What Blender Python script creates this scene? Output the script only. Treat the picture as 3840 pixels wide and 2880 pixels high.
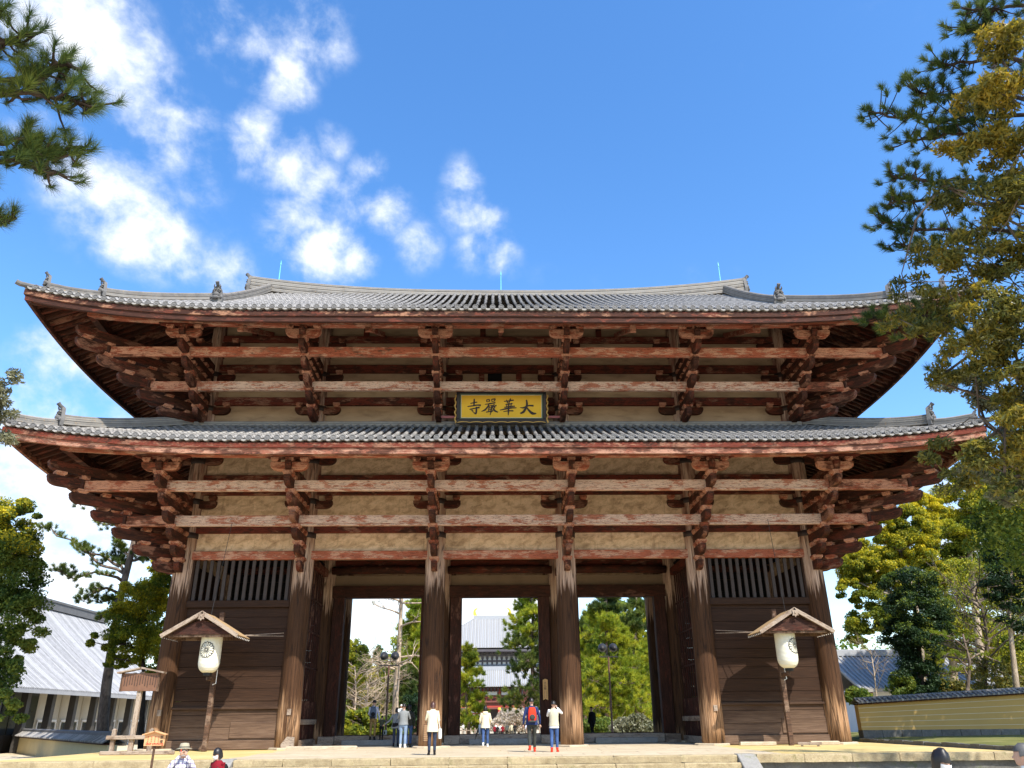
import bpy, bmesh, math, random
import numpy as np
from mathutils import Vector, Matrix

random.seed(7)
RNG = np.random.default_rng(7)
R = math.radians
PI = math.pi
scene = bpy.context.scene
for _o in list(bpy.data.objects):
    bpy.data.objects.remove(_o)
C = scene.collection

# ------------------------------------------------------------------ camera
CAM = Vector((-0.336, -36.413, 1.047))
PITCH, YAW, ROLL, FPX = 0.40828, 0.02568, -0.00944, 2914.3      # focal length in pixels of the 3840 wide photo
_fw = Vector((math.sin(YAW) * math.cos(PITCH), math.cos(YAW) * math.cos(PITCH), math.sin(PITCH)))
_rt = Vector((math.cos(YAW), -math.sin(YAW), 0))
_up = _rt.cross(_fw)
CR = _rt * math.cos(ROLL) + _up * math.sin(ROLL)
CU = -_rt * math.sin(ROLL) + _up * math.cos(ROLL)
cam_data = bpy.data.cameras.new('camera')
cam_data.sensor_width = 36.0
cam_data.sensor_fit = 'HORIZONTAL'
cam_data.lens = FPX / 3840 * 36.0
cam_data.clip_start = 0.1
cam_data.clip_end = 6000
cam = bpy.data.objects.new('camera', cam_data)
C.objects.link(cam)
_m = Matrix((CR, CU, -_fw)).transposed().to_4x4()
_m.translation = CAM
cam.matrix_world = _m
scene.camera = cam


def pix_dir(u, v):
    """Direction of a pixel given in the 2212 x 1659 view of the photo."""
    k = 3840 / 2212
    return _fw + CR * ((u * k - 1920) / FPX) - CU * ((v * k - 1440) / FPX)


def at_y(u, v, Y):
    d = pix_dir(u, v)
    return CAM + d * ((Y - CAM.y) / d.y)


def at_d(u, v, dist):
    return CAM + pix_dir(u, v).normalized() * dist


# ------------------------------------------------------------------ sky, sun, exposure
SUN_EL, SUN_OFF = R(49.3), R(32.0)        # elevation; angle to the right of the view axis, behind the camera
sun_vec = Vector((math.sin(SUN_OFF) * math.cos(SUN_EL), -math.cos(SUN_OFF) * math.cos(SUN_EL), math.sin(SUN_EL)))
world = bpy.data.worlds.new('World')
scene.world = world
world.use_nodes = True
wn, wl = world.node_tree.nodes, world.node_tree.links
wn.clear()


class NT:
    """Short-hand for building node trees."""
    def __init__(self, tree):
        self.t = tree

    def n(self, typ, **kw):
        nd = self.t.nodes.new(typ)
        for k, val in kw.items():
            if k.startswith('i_'):
                nd.inputs[k[2:].replace('_', ' ')].default_value = val
            else:
                setattr(nd, k, val)
        return nd

    def link(self, a, b):
        self.t.links.new(a, b)

    def math(self, op, a, b=None, c=None, clamp=False):
        nd = self.t.nodes.new('ShaderNodeMath')
        nd.operation = op
        nd.use_clamp = clamp
        for i, x in enumerate((a, b, c)):
            if x is None:
                continue
            if isinstance(x, (int, float)):
                nd.inputs[i].default_value = x
            else:
                self.t.links.new(x, nd.inputs[i])
        return nd.outputs[0]

    def vmath(self, op, a, b=None):
        nd = self.t.nodes.new('ShaderNodeVectorMath')
        nd.operation = op
        for i, x in enumerate((a, b)):
            if x is None:
                continue
            if isinstance(x, (tuple, Vector)):
                nd.inputs[i].default_value = x
            elif isinstance(x, (int, float)):
                nd.inputs[i].default_value = (x, x, x)
            else:
                self.t.links.new(x, nd.inputs[i])
        return nd.outputs['Value'] if op in ('DOT_PRODUCT', 'LENGTH', 'DISTANCE') else nd.outputs[0]

    def mix(self, f, a, b, blend='MIX'):
        nd = self.t.nodes.new('ShaderNodeMix')
        nd.data_type = 'RGBA'
        nd.blend_type = blend
        for i, x in ((0, f), (6, a), (7, b)):
            if isinstance(x, (int, float)):
                nd.inputs[i].default_value = x
            elif isinstance(x, tuple):
                nd.inputs[i].default_value = (*x[:3], 1)
            else:
                self.t.links.new(x, nd.inputs[i])
        return nd.outputs[2]

    def noise(self, vec, scale, detail=4, rough=0.55, dist=0.0):
        nd = self.t.nodes.new('ShaderNodeTexNoise')
        nd.inputs['Scale'].default_value = scale
        nd.inputs['Detail'].default_value = detail
        nd.inputs['Roughness'].default_value = rough
        nd.inputs['Distortion'].default_value = dist
        if vec is not None:
            self.t.links.new(vec, nd.inputs['Vector'])
        return nd.outputs[0]

    def ramp(self, f, stops, interp='LINEAR'):
        nd = self.t.nodes.new('ShaderNodeValToRGB')
        cr = nd.color_ramp
        cr.interpolation = interp
        while len(cr.elements) > 1:
            cr.elements.remove(cr.elements[-1])
        cr.elements[0].position = stops[0][0]
        for p, _c in stops[1:]:
            cr.elements.new(p)
        for e, (p, c) in zip(cr.elements, stops):
            e.color = (*c, 1) if isinstance(c, tuple) else (c, c, c, 1)
        self.t.links.new(f, nd.inputs[0])
        return nd.outputs[0]

    def step(self, f, lo, hi):
        nd = self.t.nodes.new('ShaderNodeMapRange')
        nd.interpolation_type = 'SMOOTHSTEP'
        nd.inputs[1].default_value = lo
        nd.inputs[2].default_value = hi
        if isinstance(f, (int, float)):
            nd.inputs[0].default_value = f
        else:
            self.t.links.new(f, nd.inputs[0])
        return nd.outputs[0]


w = NT(world.node_tree)
sky = w.n('ShaderNodeTexSky')
sky.sky_type = 'NISHITA'
sky.sun_disc = False
sky.sun_elevation = SUN_EL
sky.sun_rotation = PI - SUN_OFF       # towards -y, turned to +x
sky.altitude = 100
sky.air_density = 1.1
sky.dust_density = 0.6
sky.ozone_density = 2.0
hs = w.n('ShaderNodeHueSaturation')
hs.inputs['Hue'].default_value = 0.504
hs.inputs['Saturation'].default_value = 1.28
hs.inputs['Value'].default_value = 1.72
w.link(sky.outputs[0], hs.inputs['Color'])
# clouds: patches of broken white cloud by direction, ragged by noise
geo = w.n('ShaderNodeTexCoord')
dirv = w.vmath('NORMALIZE', geo.outputs['Generated'])
sx = w.n('ShaderNodeSeparateXYZ')
w.link(dirv, sx.inputs[0])
n_big = w.noise(dirv, 5.0, 3, 0.5, 0.3)
n_det = w.noise(w.vmath('MULTIPLY', dirv, (1.0, 0.8, 1.15)), 17.0, 12, 0.60, 0.12)
cover = None
CLOUDS = ((60, 40, 90, .5), (150, 60, 120, .78), (230, 130, 95, .72), (290, 170, 80, .6), (180, 170, 80, .5), (320, 230, 75, .62), (380, 290, 75, .62), (435, 325, 50, .5), (30, 130, 80, .42),
          (190, 380, 75, .78), (240, 420, 85, .82), (290, 480, 85, .72), (340, 525, 70, .6), (400, 560, 50, .45), (230, 480, 70, .4), (480, 60, 70, .5), (540, 110, 62, .56), (610, 170, 62, .62), (650, 50, 85, .52), (700, 110, 60, .45), (640, 190, 40, .5),
          (560, 300, 62, .62), (620, 350, 65, .74), (680, 390, 52, .55), (540, 330, 50, .5), (640, 480, 70, .5), (700, 550, 75, .78), (760, 560, 52, .66), (610, 520, 50, .4), (770, 440, 50, .6), (830, 455, 52, .6), (800, 370, 42, .46), (900, 530, 52, .46), (720, 310, 42, .38),
          (1000, 385, 42, .5), (1000, 450, 52, .52), (1050, 480, 42, .5), (1075, 545, 48, .5), (1030, 540, 48, .42), (500, 590, 62, .42), (450, 560, 42, .36), (420, 410, 60, .3), (130, 760, 75, .52), (190, 790, 75, .56), (240, 820, 52, .42), (60, 270, 52, .42),
          (60, 1000, 160, .6), (150, 1100, 190, .72), (100, 1250, 190, .72), (280, 1180, 160, .6), (1050, 1310, 260, .7), (830, 1330, 200, .66), (2030, 1190, 140, .5), (1900, 1000, 60, .2))
for (u, v, r_px, wt) in CLOUDS:
    d_ = pix_dir(u, v).normalized()
    dist = w.vmath('DISTANCE', dirv, d_)
    mr = w.n('ShaderNodeMapRange')
    mr.interpolation_type = 'SMOOTHSTEP'
    mr.inputs[1].default_value = r_px * 0.00062 * 1.75
    mr.inputs[2].default_value = 0.0
    mr.inputs[4].default_value = wt * 0.98
    w.link(dist, mr.inputs[0])
    cover = mr.outputs[0] if cover is None else w.math('MAXIMUM', cover, mr.outputs[0])
# loose cover everywhere else, thicker low down
low = w.step(sx.outputs[2], 0.40, 0.04)
cov = w.math('ADD', cover, w.math('MULTIPLY', low, 0.22))
dens = w.math('ADD', w.math('ADD', cov, w.math('MULTIPLY', w.math('MULTIPLY', w.math('SUBTRACT', n_det, 0.5), 1.9), w.math('ADD', 0.30, w.math('MULTIPLY', w.step(cov, 0.0, 0.4), 0.70)))), w.math('MULTIPLY', w.math('SUBTRACT', n_big, 0.5), 0.45))
cmask = w.math('MULTIPLY', w.step(dens, 0.08, 0.95), 0.93)
cl_col = w.mix(w.step(dens, 0.3, 1.0), (5.2, 5.7, 6.6), (7.3, 7.4, 7.6))
skycol = w.mix(cmask, hs.outputs[0], cl_col)
bg = w.n('ShaderNodeBackground')
bg.inputs['Strength'].default_value = 0.125
w.link(skycol, bg.inputs['Color'])
wo = w.n('ShaderNodeOutputWorld')
w.link(bg.outputs[0], wo.inputs[0])

sun_data = bpy.data.lights.new('sun', 'SUN')
sun_data.energy = 5.0
sun_data.angle = R(0.53)
sun_data.color = (1.0, 0.95, 0.86)
sun = bpy.data.objects.new('sun', sun_data)
sun.rotation_euler = sun_vec.to_track_quat('Z', 'Y').to_euler()
sun.location = sun_vec * 60
C.objects.link(sun)

scene.view_settings.view_transform = 'Standard'
scene.view_settings.look = 'None'
scene.view_settings.gamma = 1.0
scene.view_settings.use_curve_mapping = False
scene.view_settings.exposure = 0.6
scene.render.engine = 'CYCLES'
scene.cycles.use_denoising = True
scene.cycles.max_bounces = 8
scene.cycles.diffuse_bounces = 5
scene.cycles.transparent_max_bounces = 8
scene.render.film_transparent = False

# ------------------------------------------------------------------ helpers


def mesh_np(name, V, F, mats=(), mi=None, smooth=False):
    """Mesh from vertex array and a list of faces (any sizes) or an int array of equal faces."""
    me = bpy.data.meshes.new(name)
    V = np.asarray(V, dtype=np.float32).reshape(-1, 3)
    if isinstance(F, np.ndarray):
        n, k = F.shape
        me.vertices.add(len(V))
        me.vertices.foreach_set('co', V.ravel())
        me.loops.add(n * k)
        me.loops.foreach_set('vertex_index', F.astype(np.int32).ravel())
        me.polygons.add(n)
        me.polygons.foreach_set('loop_start', np.arange(0, n * k, k, dtype=np.int32))
        me.polygons.foreach_set('loop_total', np.full(n, k, dtype=np.int32))
        me.update(calc_edges=True)
    else:
        me.from_pydata(V.tolist(), [], F)
    for m in mats:
        me.materials.append(m)
    if mi is not None:
        me.polygons.foreach_set('material_index', np.asarray(mi, dtype=np.int32))
    if smooth:
        me.polygons.foreach_set('use_smooth', np.ones(len(me.polygons), dtype=bool))
    return me


def link(name, me, parent=None, loc=None, rot=None, scale=None):
    o = bpy.data.objects.new(name, me)
    C.objects.link(o)
    if parent is not None:
        o.parent = parent
    if loc is not None:
        o.location = loc
    if rot is not None:
        o.rotation_euler = rot
    if scale is not None:
        o.scale = scale
    return o


def tag(o, label=None, cat=None, group=None, kind=None):
    if label:
        o['label'] = label
    if cat:
        o['category'] = cat
    if group:
        o['group'] = group
    if kind:
        o['kind'] = kind
    return o


def thing(name, label, cat, loc=(0, 0, 0), rz=0.0, group=None):
    o = link(name, None, None, loc, (0, 0, rz))
    o.empty_display_size = 0.2
    return tag(o, label, cat, group)


def rotm(rx=0, ry=0, rz=0):
    return Matrix.Rotation(rz, 3, 'Z') @ Matrix.Rotation(ry, 3, 'Y') @ Matrix.Rotation(rx, 3, 'X')


class MB:
    """Collects solids and makes one mesh of them."""
    def __init__(self):
        self.v, self.f, self.m = [], [], []

    def add(self, V, F, mi=0):
        b = len(self.v)
        self.v.extend([tuple(p) for p in V])
        for f in F:
            self.f.append([i + b for i in f])
            self.m.append(mi)
        return self

    def box(self, c, s, rot=None, mi=0, taper=1.0):
        x, y, z = s[0] / 2, s[1] / 2, s[2] / 2
        P = [Vector((sx_ * x * (taper if sz_ > 0 else 1), sy_ * y * (taper if sz_ > 0 else 1), sz_ * z)) for sz_ in (-1, 1) for sx_, sy_ in ((-1, -1), (1, -1), (1, 1), (-1, 1))]
        if rot is not None:
            P = [rot @ p for p in P]
        c = Vector(c)
        return self.add([p + c for p in P], [(3, 2, 1, 0), (4, 5, 6, 7), (0, 1, 5, 4), (1, 2, 6, 5), (2, 3, 7, 6), (3, 0, 4, 7)], mi)

    def bar(self, a, b, w_, h_, mi=0, up=Vector((0, 0, 1))):
        a, b = Vector(a), Vector(b)
        d = (b - a)
        L = d.length
        x = d / L
        y = up.cross(x)
        if y.length < 1e-4:
            y = Vector((0, 1, 0))
        y.normalize()
        z = x.cross(y)
        return self.box((a + b) / 2, (L, w_, h_), Matrix((x, y, z)).transposed(), mi)

    def tube(self, path, rad, n=8, mi=0, caps=True, sq=1.0):
        """Tube along points with a radius per point (rad may be one number)."""
        P = [Vector(p) for p in path]
        if isinstance(rad, (int, float)):
            rad = [rad] * len(P)
        V, F = [], []
        ref = Vector((0.13, 0.31, 0.94))
        for i, p in enumerate(P):
            t = (P[min(i + 1, len(P) - 1)] - P[max(i - 1, 0)])
            if t.length < 1e-6:
                t = Vector((0, 0, 1))
            t.normalize()
            if abs(t.dot(ref)) > 0.95:
                ref = Vector((0.9, 0.2, 0.1))
            u = t.cross(ref).normalized()
            ref2 = u.cross(t)
            for k in range(n):
                a = 2 * PI * k / n
                V.append(p + (u * math.cos(a) + ref2 * math.sin(a) * sq) * rad[i])
        for i in range(len(P) - 1):
            for k in range(n):
                F.append((i * n + k, i * n + (k + 1) % n, (i + 1) * n + (k + 1) % n, (i + 1) * n + k))
        if caps:
            F.append(tuple(range(n - 1, -1, -1)))
            F.append(tuple(range((len(P) - 1) * n, len(P) * n)))
        return self.add(V, F, mi)

    def prism(self, outline, y0, y1, mi=0, M=None):
        """Outline of (x, z) points, extruded along y; M maps the result."""
        n = len(outline)
        V = [Vector((x, y0, z)) for x, z in outline] + [Vector((x, y1, z)) for x, z in outline]
        if M is not None:
            V = [M @ p for p in V]
        F = [tuple(range(n)), tuple(range(2 * n - 1, n - 1, -1))] + [(i, i + n, (i + 1) % n + n, (i + 1) % n) for i in range(n)]
        return self.add(V, F, mi)

    def rings(self, rings, mi=0, caps=True, close=True):
        """Loft through rings (lists of equal length)."""
        n = len(rings[0])
        V = [p for r in rings for p in r]
        F = []
        for i in range(len(rings) - 1):
            for k in range(n if close else n - 1):
                F.append((i * n + k, i * n + (k + 1) % n, (i + 1) * n + (k + 1) % n, (i + 1) * n + k))
        if caps:
            F.append(tuple(range(n - 1, -1, -1)))
            F.append(tuple(range((len(rings) - 1) * n, len(rings) * n)))
        return self.add(V, F, mi)

    def ell(self, c, r, n=10, m=6, mi=0, rot=None):
        c = Vector(c)
        rings = []
        for i in range(1, m):
            th = PI * i / m
            ring = []
            for k in range(n):
                a = 2 * PI * k / n
                p = Vector((r[0] * math.sin(th) * math.cos(a), r[1] * math.sin(th) * math.sin(a), -r[2] * math.cos(th)))
                ring.append((rot @ p if rot is not None else p) + c)
            rings.append(ring)
        return self.rings(rings, mi)

    def mesh(self, name, *mats, smooth=False, bevel=0.0):
        me = mesh_np(name, self.v, self.f, mats, self.m, smooth)
        if bevel:
            bm = bmesh.new()
            bm.from_mesh(me)
            bmesh.ops.recalc_face_normals(bm, faces=bm.faces)
            bmesh.ops.bevel(bm, geom=[e for e in bm.edges if len(e.link_faces) == 2 and e.calc_face_angle(0) > 0.6], offset=bevel, segments=1, affect='EDGES')
            bm.to_mesh(me)
            bm.free()
        else:
            bm = bmesh.new()
            bm.from_mesh(me)
            bmesh.ops.recalc_face_normals(bm, faces=bm.faces)
            bm.to_mesh(me)
            bm.free()
        return me

    def build(self, name, mat, parent=None, smooth=False, bevel=0.0, loc=None, rot=None):
        mats = mat if isinstance(mat, (list, tuple)) else [mat]
        return link(name, self.mesh(name, *mats, smooth=smooth, bevel=bevel), parent, loc, rot)


_cube_cache = {}


def beam(name, mat, parent, a, b, w_, h_, bevel=0.015):
    """Timber between two points: local x runs along it, so that the grain does too."""
    a, b = Vector(a), Vector(b)
    d = b - a
    L = d.length
    key = (round(L, 3), w_, h_, mat.name, bevel)
    if key not in _cube_cache:
        _cube_cache[key] = MB().box((0, 0, 0), (L, w_, h_)).mesh(name, mat, bevel=bevel)
    x = d / L
    y = Vector((0, 0, 1)).cross(x)
    if y.length < 1e-4:
        y = Vector((0, 1, 0))
    y.normalize()
    z = x.cross(y)
    M = Matrix((x, y, z)).transposed().to_4x4()
    M.translation = (a + b) / 2
    o = link(name, _cube_cache[key], parent)
    o.matrix_local = M
    return o


def copy_tree(o, parent=None):
    c = o.copy()
    C.objects.link(c)
    c.parent = parent
    for ch in list(o.children):
        copy_tree(ch, c)
    return c
# ------------------------------------------------------------------ materials
M = {}


def new_mat(name):
    m = bpy.data.materials.new(name)
    m.use_nodes = True
    t = m.node_tree
    for nd in list(t.nodes):
        t.nodes.remove(nd)
    k = NT(t)
    out = k.n('ShaderNodeOutputMaterial')
    bs = k.n('ShaderNodeBsdfPrincipled')
    k.link(bs.outputs[0], out.inputs[0])
    k.bs, k.out = bs, out
    M[name] = m
    return m, k


def finish(k, col, rough=0.75, bump=None, strength=0.3, dist=0.02, spec=0.3):
    if isinstance(col, tuple):
        k.bs.inputs['Base Color'].default_value = (*col, 1)
    else:
        k.link(col, k.bs.inputs['Base Color'])
    if isinstance(rough, (int, float)):
        k.bs.inputs['Roughness'].default_value = rough
    else:
        k.link(rough, k.bs.inputs['Roughness'])
    k.bs.inputs['Specular IOR Level'].default_value = spec
    if bump is not None:
        b = k.n('ShaderNodeBump')
        b.inputs['Strength'].default_value = strength
        b.inputs['Distance'].default_value = dist
        k.link(bump, b.inputs['Height'])
        k.link(b.outputs[0], k.bs.inputs['Normal'])


def coords(k, scale=(1, 1, 1), rand=True, space='Object'):
    tc = k.n('ShaderNodeTexCoord')
    v = tc.outputs[space]
    if rand:
        oi = k.n('ShaderNodeObjectInfo')
        cb = k.n('ShaderNodeCombineXYZ')
        r = k.math('MULTIPLY', oi.outputs['Random'], 57.0)
        for i in range(3):
            k.link(r, cb.inputs[i])
        v = k.vmath('ADD', v, cb.outputs[0])
    return k.vmath('MULTIPLY', v, scale), v


def world_pos(k):
    g = k.n('ShaderNodeNewGeometry')
    return g.outputs['Position']


def mat_plain(name, col, rough=0.7, var=0.25, scale=3.0, spec=0.3, bump=0.1):
    m, k = new_mat(name)
    v, v0 = coords(k)
    n = k.noise(v0, scale, 5)
    c = k.mix(n, tuple(x * (1 - var) for x in col), tuple(min(1, x * (1 + var)) for x in col))
    finish(k, c, rough, k.noise(v0, scale * 6, 3), bump, 0.02, spec)
    return m


def mat_timber(name, paint, paint_amt, pale_amt, dark=(0.045, 0.022, 0.014), wood=(0.15, 0.075, 0.045), pale=(0.52, 0.36, 0.29), axis=0):
    """Weathered timber with the remains of red paint, grain along one local axis."""
    m, k = new_mat(name)
    sc = [5.0, 5.0, 5.0]
    sc[axis] = 0.75
    vg, v0 = coords(k, tuple(sc))
    grain = k.noise(vg, 2.2, 8, 0.65, 0.4)
    sc2 = [1.6, 1.6, 1.6]
    sc2[axis] = 0.7
    vb = k.vmath('MULTIPLY', v0, tuple(sc2))
    blot = k.noise(vb, 1.5, 6, 0.6)
    chip = k.noise(k.vmath('MULTIPLY', v0, tuple(x * 1.3 for x in sc)), 3.0, 10, 0.72, 0.8)
    oi = k.n('ShaderNodeObjectInfo')
    rv = oi.outputs['Random']
    base = k.ramp(grain, [(0.28, dark), (0.55, wood), (0.8, tuple(x * 1.7 for x in wood))])
    # pale bare wood where the paint has weathered away
    pm = k.step(k.math('ADD', blot, k.math('MULTIPLY', k.math('SUBTRACT', rv, 0.5), 0.22)), 0.62 - pale_amt * 0.35, 0.70 - pale_amt * 0.30)
    palec = k.mix(grain, tuple(x * 0.72 for x in pale), pale)
    c = k.mix(pm, base, palec)
    # paint still there
    rm = k.step(k.math('ADD', chip, k.math('MULTIPLY', k.math('SUBTRACT', k.noise(k.vmath('ADD', vb, (31.0, 7.0, 3.0)), 2.0, 4), 0.5), 0.9)), 0.66 - paint_amt * 0.4, 0.70 - paint_amt * 0.4)
    pc = k.mix(chip, tuple(x * 0.6 for x in paint), tuple(min(1, x * 1.25) for x in paint))
    c = k.mix(rm, c, pc)
    # chips and cracks
    line = k.noise(k.vmath('MULTIPLY', v0, tuple(x * (0.8 if x > 1 else 0.55) for x in sc)), 4.0, 6, 0.6, 0.2)
    cr = k.math('MAXIMUM', k.step(chip, 0.42, 0.32), k.math('MULTIPLY', k.step(k.math('ABSOLUTE', k.math('SUBTRACT', line, 0.5)), 0.022, 0.006), 0.8))
    c = k.mix(cr, c, dark)
    finish(k, c, 0.8, k.math('ADD', k.math('MULTIPLY', grain, 0.8), k.math('MULTIPLY', chip, 0.8)), 0.5, 0.03, 0.2)
    return m


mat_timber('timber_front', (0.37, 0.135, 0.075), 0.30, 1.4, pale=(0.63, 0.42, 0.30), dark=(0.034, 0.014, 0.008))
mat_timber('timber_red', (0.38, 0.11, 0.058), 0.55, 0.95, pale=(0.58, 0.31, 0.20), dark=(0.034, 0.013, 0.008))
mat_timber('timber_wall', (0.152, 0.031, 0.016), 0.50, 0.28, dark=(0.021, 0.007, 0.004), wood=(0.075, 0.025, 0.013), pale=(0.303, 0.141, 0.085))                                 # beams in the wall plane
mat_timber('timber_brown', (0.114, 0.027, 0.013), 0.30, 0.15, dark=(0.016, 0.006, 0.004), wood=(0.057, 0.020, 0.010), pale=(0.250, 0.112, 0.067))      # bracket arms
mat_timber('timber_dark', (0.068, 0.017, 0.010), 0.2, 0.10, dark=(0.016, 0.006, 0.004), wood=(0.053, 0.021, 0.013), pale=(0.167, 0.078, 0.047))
mat_timber('timber_door', (0.075, 0.020, 0.010), 0.15, 0.0, dark=(0.016, 0.007, 0.004), wood=(0.049, 0.018, 0.010), pale=(0.152, 0.068, 0.043))
mat_timber('timber_block', (0.298, 0.079, 0.039), 0.30, 0.75, dark=(0.032, 0.012, 0.006), wood=(0.137, 0.046, 0.023), pale=(0.546, 0.258, 0.155))
mat_timber('timber_grey', (0.28, 0.19, 0.13), 0.2, 0.8, dark=(0.085, 0.06, 0.045), wood=(0.22, 0.155, 0.11), pale=(0.42, 0.33, 0.25))
mat_timber('timber_post', (0.16, 0.085, 0.05), 0.2, 0.3, dark=(0.035, 0.02, 0.013), wood=(0.11, 0.062, 0.038), pale=(0.25, 0.165, 0.11), axis=2)
mat_timber('fascia_low', (0.29, 0.105, 0.062), 0.30, 0.45, dark=(0.03, 0.012, 0.008), wood=(0.12, 0.047, 0.027), pale=(0.46, 0.24, 0.155))
mat_timber('fascia_high', (0.143, 0.038, 0.022), 0.16, 0.08, dark=(0.018, 0.008, 0.005), wood=(0.062, 0.023, 0.014), pale=(0.348, 0.175, 0.102))

# columns: bare sun-bleached foot, dark oiled shaft, flaking pale paint above
def mat_column(name, foot=1.0):
    m, k = new_mat(name)
    vg, v0 = coords(k, (15, 15, 0.55))
    grain = k.noise(vg, 1.6, 8, 0.65, 0.3)
    big = k.noise(k.vmath('MULTIPLY', v0, (2.2, 2.2, 0.35)), 1.6, 5, 0.6)
    streak = k.noise(k.vmath('MULTIPLY', v0, (7, 7, 0.35)), 1.2, 6, 0.6, 0.2)
    pos = world_pos(k)
    sp = k.n('ShaderNodeSeparateXYZ')
    k.link(pos, sp.inputs[0])
    z = sp.outputs[2]
    dark = k.ramp(grain, [(0.22, (0.025, 0.011, 0.005)), (0.5, (0.062, 0.028, 0.012)), (0.8, (0.102, 0.048, 0.022))])
    bare = k.ramp(grain, [(0.25, (0.13, 0.065, 0.03)), (0.5, (0.36, 0.20, 0.10)), (0.8, (0.60, 0.40, 0.24))])
    pale = k.ramp(grain, [(0.25, (0.15, 0.075, 0.045)), (0.5, (0.42, 0.27, 0.18)), (0.75, (0.66, 0.48, 0.37))])
    redc = k.ramp(grain, [(0.25, (0.07, 0.03, 0.02)), (0.55, (0.24, 0.11, 0.07)), (0.8, (0.46, 0.28, 0.20))])
    zf = k.math('SUBTRACT', z, k.math('MULTIPLY', k.math('SUBTRACT', streak, 0.5), 3.4))
    f_foot = k.math('MULTIPLY', k.step(zf, 2.3 * foot, 1.2 * foot), k.step(big, 0.25, 0.6))
    c = k.mix(f_foot, dark, bare)
    # V-shaped edge of the paint that the eaves protect
    an = k.n('ShaderNodeTexWave')
    zf2 = k.math('SUBTRACT', z, k.math('MULTIPLY', k.math('SUBTRACT', streak, 0.5), 4.0))
    f_pale = k.step(zf2, 6.35, 7.0)
    c = k.mix(f_pale, c, pale)
    f_red = k.math('MULTIPLY', k.step(zf2, 8.0, 9.6), k.step(big, 0.35, 0.65))
    c = k.mix(f_red, c, redc)
    # drying cracks running up the trunk
    vc = k.n('ShaderNodeTexVoronoi')
    vc.feature = 'DISTANCE_TO_EDGE'
    vc.inputs['Scale'].default_value = 1.0
    k.link(k.vmath('ADD', k.vmath('MULTIPLY', v0, (5.5, 5.5, 0.22)), k.vmath('MULTIPLY', k.vmath('SUBTRACT', grain, 0.5), (0.6, 0.6, 0.1))), vc.inputs['Vector'])
    crk = k.step(vc.outputs['Distance'], 0.05, 0.0)
    c = k.mix(k.math('MULTIPLY', crk, 0.75), c, (0.02, 0.011, 0.008))
    finish(k, c, 0.8, k.math('SUBTRACT', grain, k.math('MULTIPLY', crk, 1.2)), 0.6, 0.03, 0.2)
    return m


mat_column('column_wood')
mat_column('column_inner', 0.35)

# ochre plaster with dark damp smears
m, k = new_mat('plaster')
v, v0 = coords(k, (0.8, 1, 1.6), rand=True)
rr = k.n('ShaderNodeMapping')
rr.inputs['Rotation'].default_value = (0, R(16), 0)
k.link(v0, rr.inputs[0])
sm = k.noise(k.vmath('MULTIPLY', rr.outputs[0], (1.3, 1.0, 2.4)), 1.7, 8, 0.6, 0.5)
fine = k.noise(v0, 14, 5)
c = k.ramp(sm, [(0.26, (0.29, 0.185, 0.11)), (0.41, (0.53, 0.355, 0.215)), (0.56, (0.75, 0.53, 0.34)), (0.8, (0.81, 0.60, 0.41))])
c = k.mix(k.math('MULTIPLY', fine, 0.25), c, (0.36, 0.26, 0.16))
drip = k.noise(k.vmath('MULTIPLY', v0, (5.0, 5.0, 0.5)), 1.2, 5, 0.6)
c = k.mix(k.math('MULTIPLY', k.step(drip, 0.56, 0.72), 0.45), c, (0.24, 0.15, 0.085))
crk_ = k.noise(v0, 2.6, 4, 0.6, 1.2)
c = k.mix(k.math('MULTIPLY', k.step(k.math('ABSOLUTE', k.math('SUBTRACT', crk_, 0.5)), 0.010, 0.002), 0.5), c, (0.16, 0.10, 0.06))
finish(k, c, 0.9, k.math('ADD', k.math('MULTIPLY', sm, 1.0), k.math('MULTIPLY', fine, 0.2)), 0.5, 0.06, 0.1)

mat_plain('plaster_shaded', (0.20, 0.135, 0.08), 0.9, 0.3, 1.2)  # passage wall plaster, with the shade of the passage put into its colour
m, k = new_mat('plaster_upper_shaded')  # upper storey plaster, darkened in colour for the shade under the deep eave
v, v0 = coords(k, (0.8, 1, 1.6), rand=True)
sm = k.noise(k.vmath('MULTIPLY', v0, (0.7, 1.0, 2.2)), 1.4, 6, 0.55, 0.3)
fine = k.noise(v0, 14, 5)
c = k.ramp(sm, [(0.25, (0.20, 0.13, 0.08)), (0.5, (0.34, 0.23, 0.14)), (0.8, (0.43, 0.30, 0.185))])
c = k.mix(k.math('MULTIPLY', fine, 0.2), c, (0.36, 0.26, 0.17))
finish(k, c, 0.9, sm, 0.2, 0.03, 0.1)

# roof tiles
def mat_tile(name, a, b, lichen=(0.40, 0.30, 0.20), course=True):
    m, k = new_mat(name)
    v, v0 = coords(k)
    n = k.noise(v0, 2.2, 7, 0.65)
    n2 = k.noise(v0, 11, 5, 0.6)
    gi = k.n('ShaderNodeNewGeometry')
    rnd = k.math('ADD', k.math('MULTIPLY', n, 0.7), k.math('MULTIPLY', gi.outputs['Random Per Island'], 0.45))
    c = k.ramp(rnd, [(0.25, a), (0.75, b)])
    c = k.mix(k.step(n2, 0.56, 0.75), c, lichen)
    finish(k, c, 0.85, n2, 0.25, 0.01, 0.15)
    return m


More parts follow.
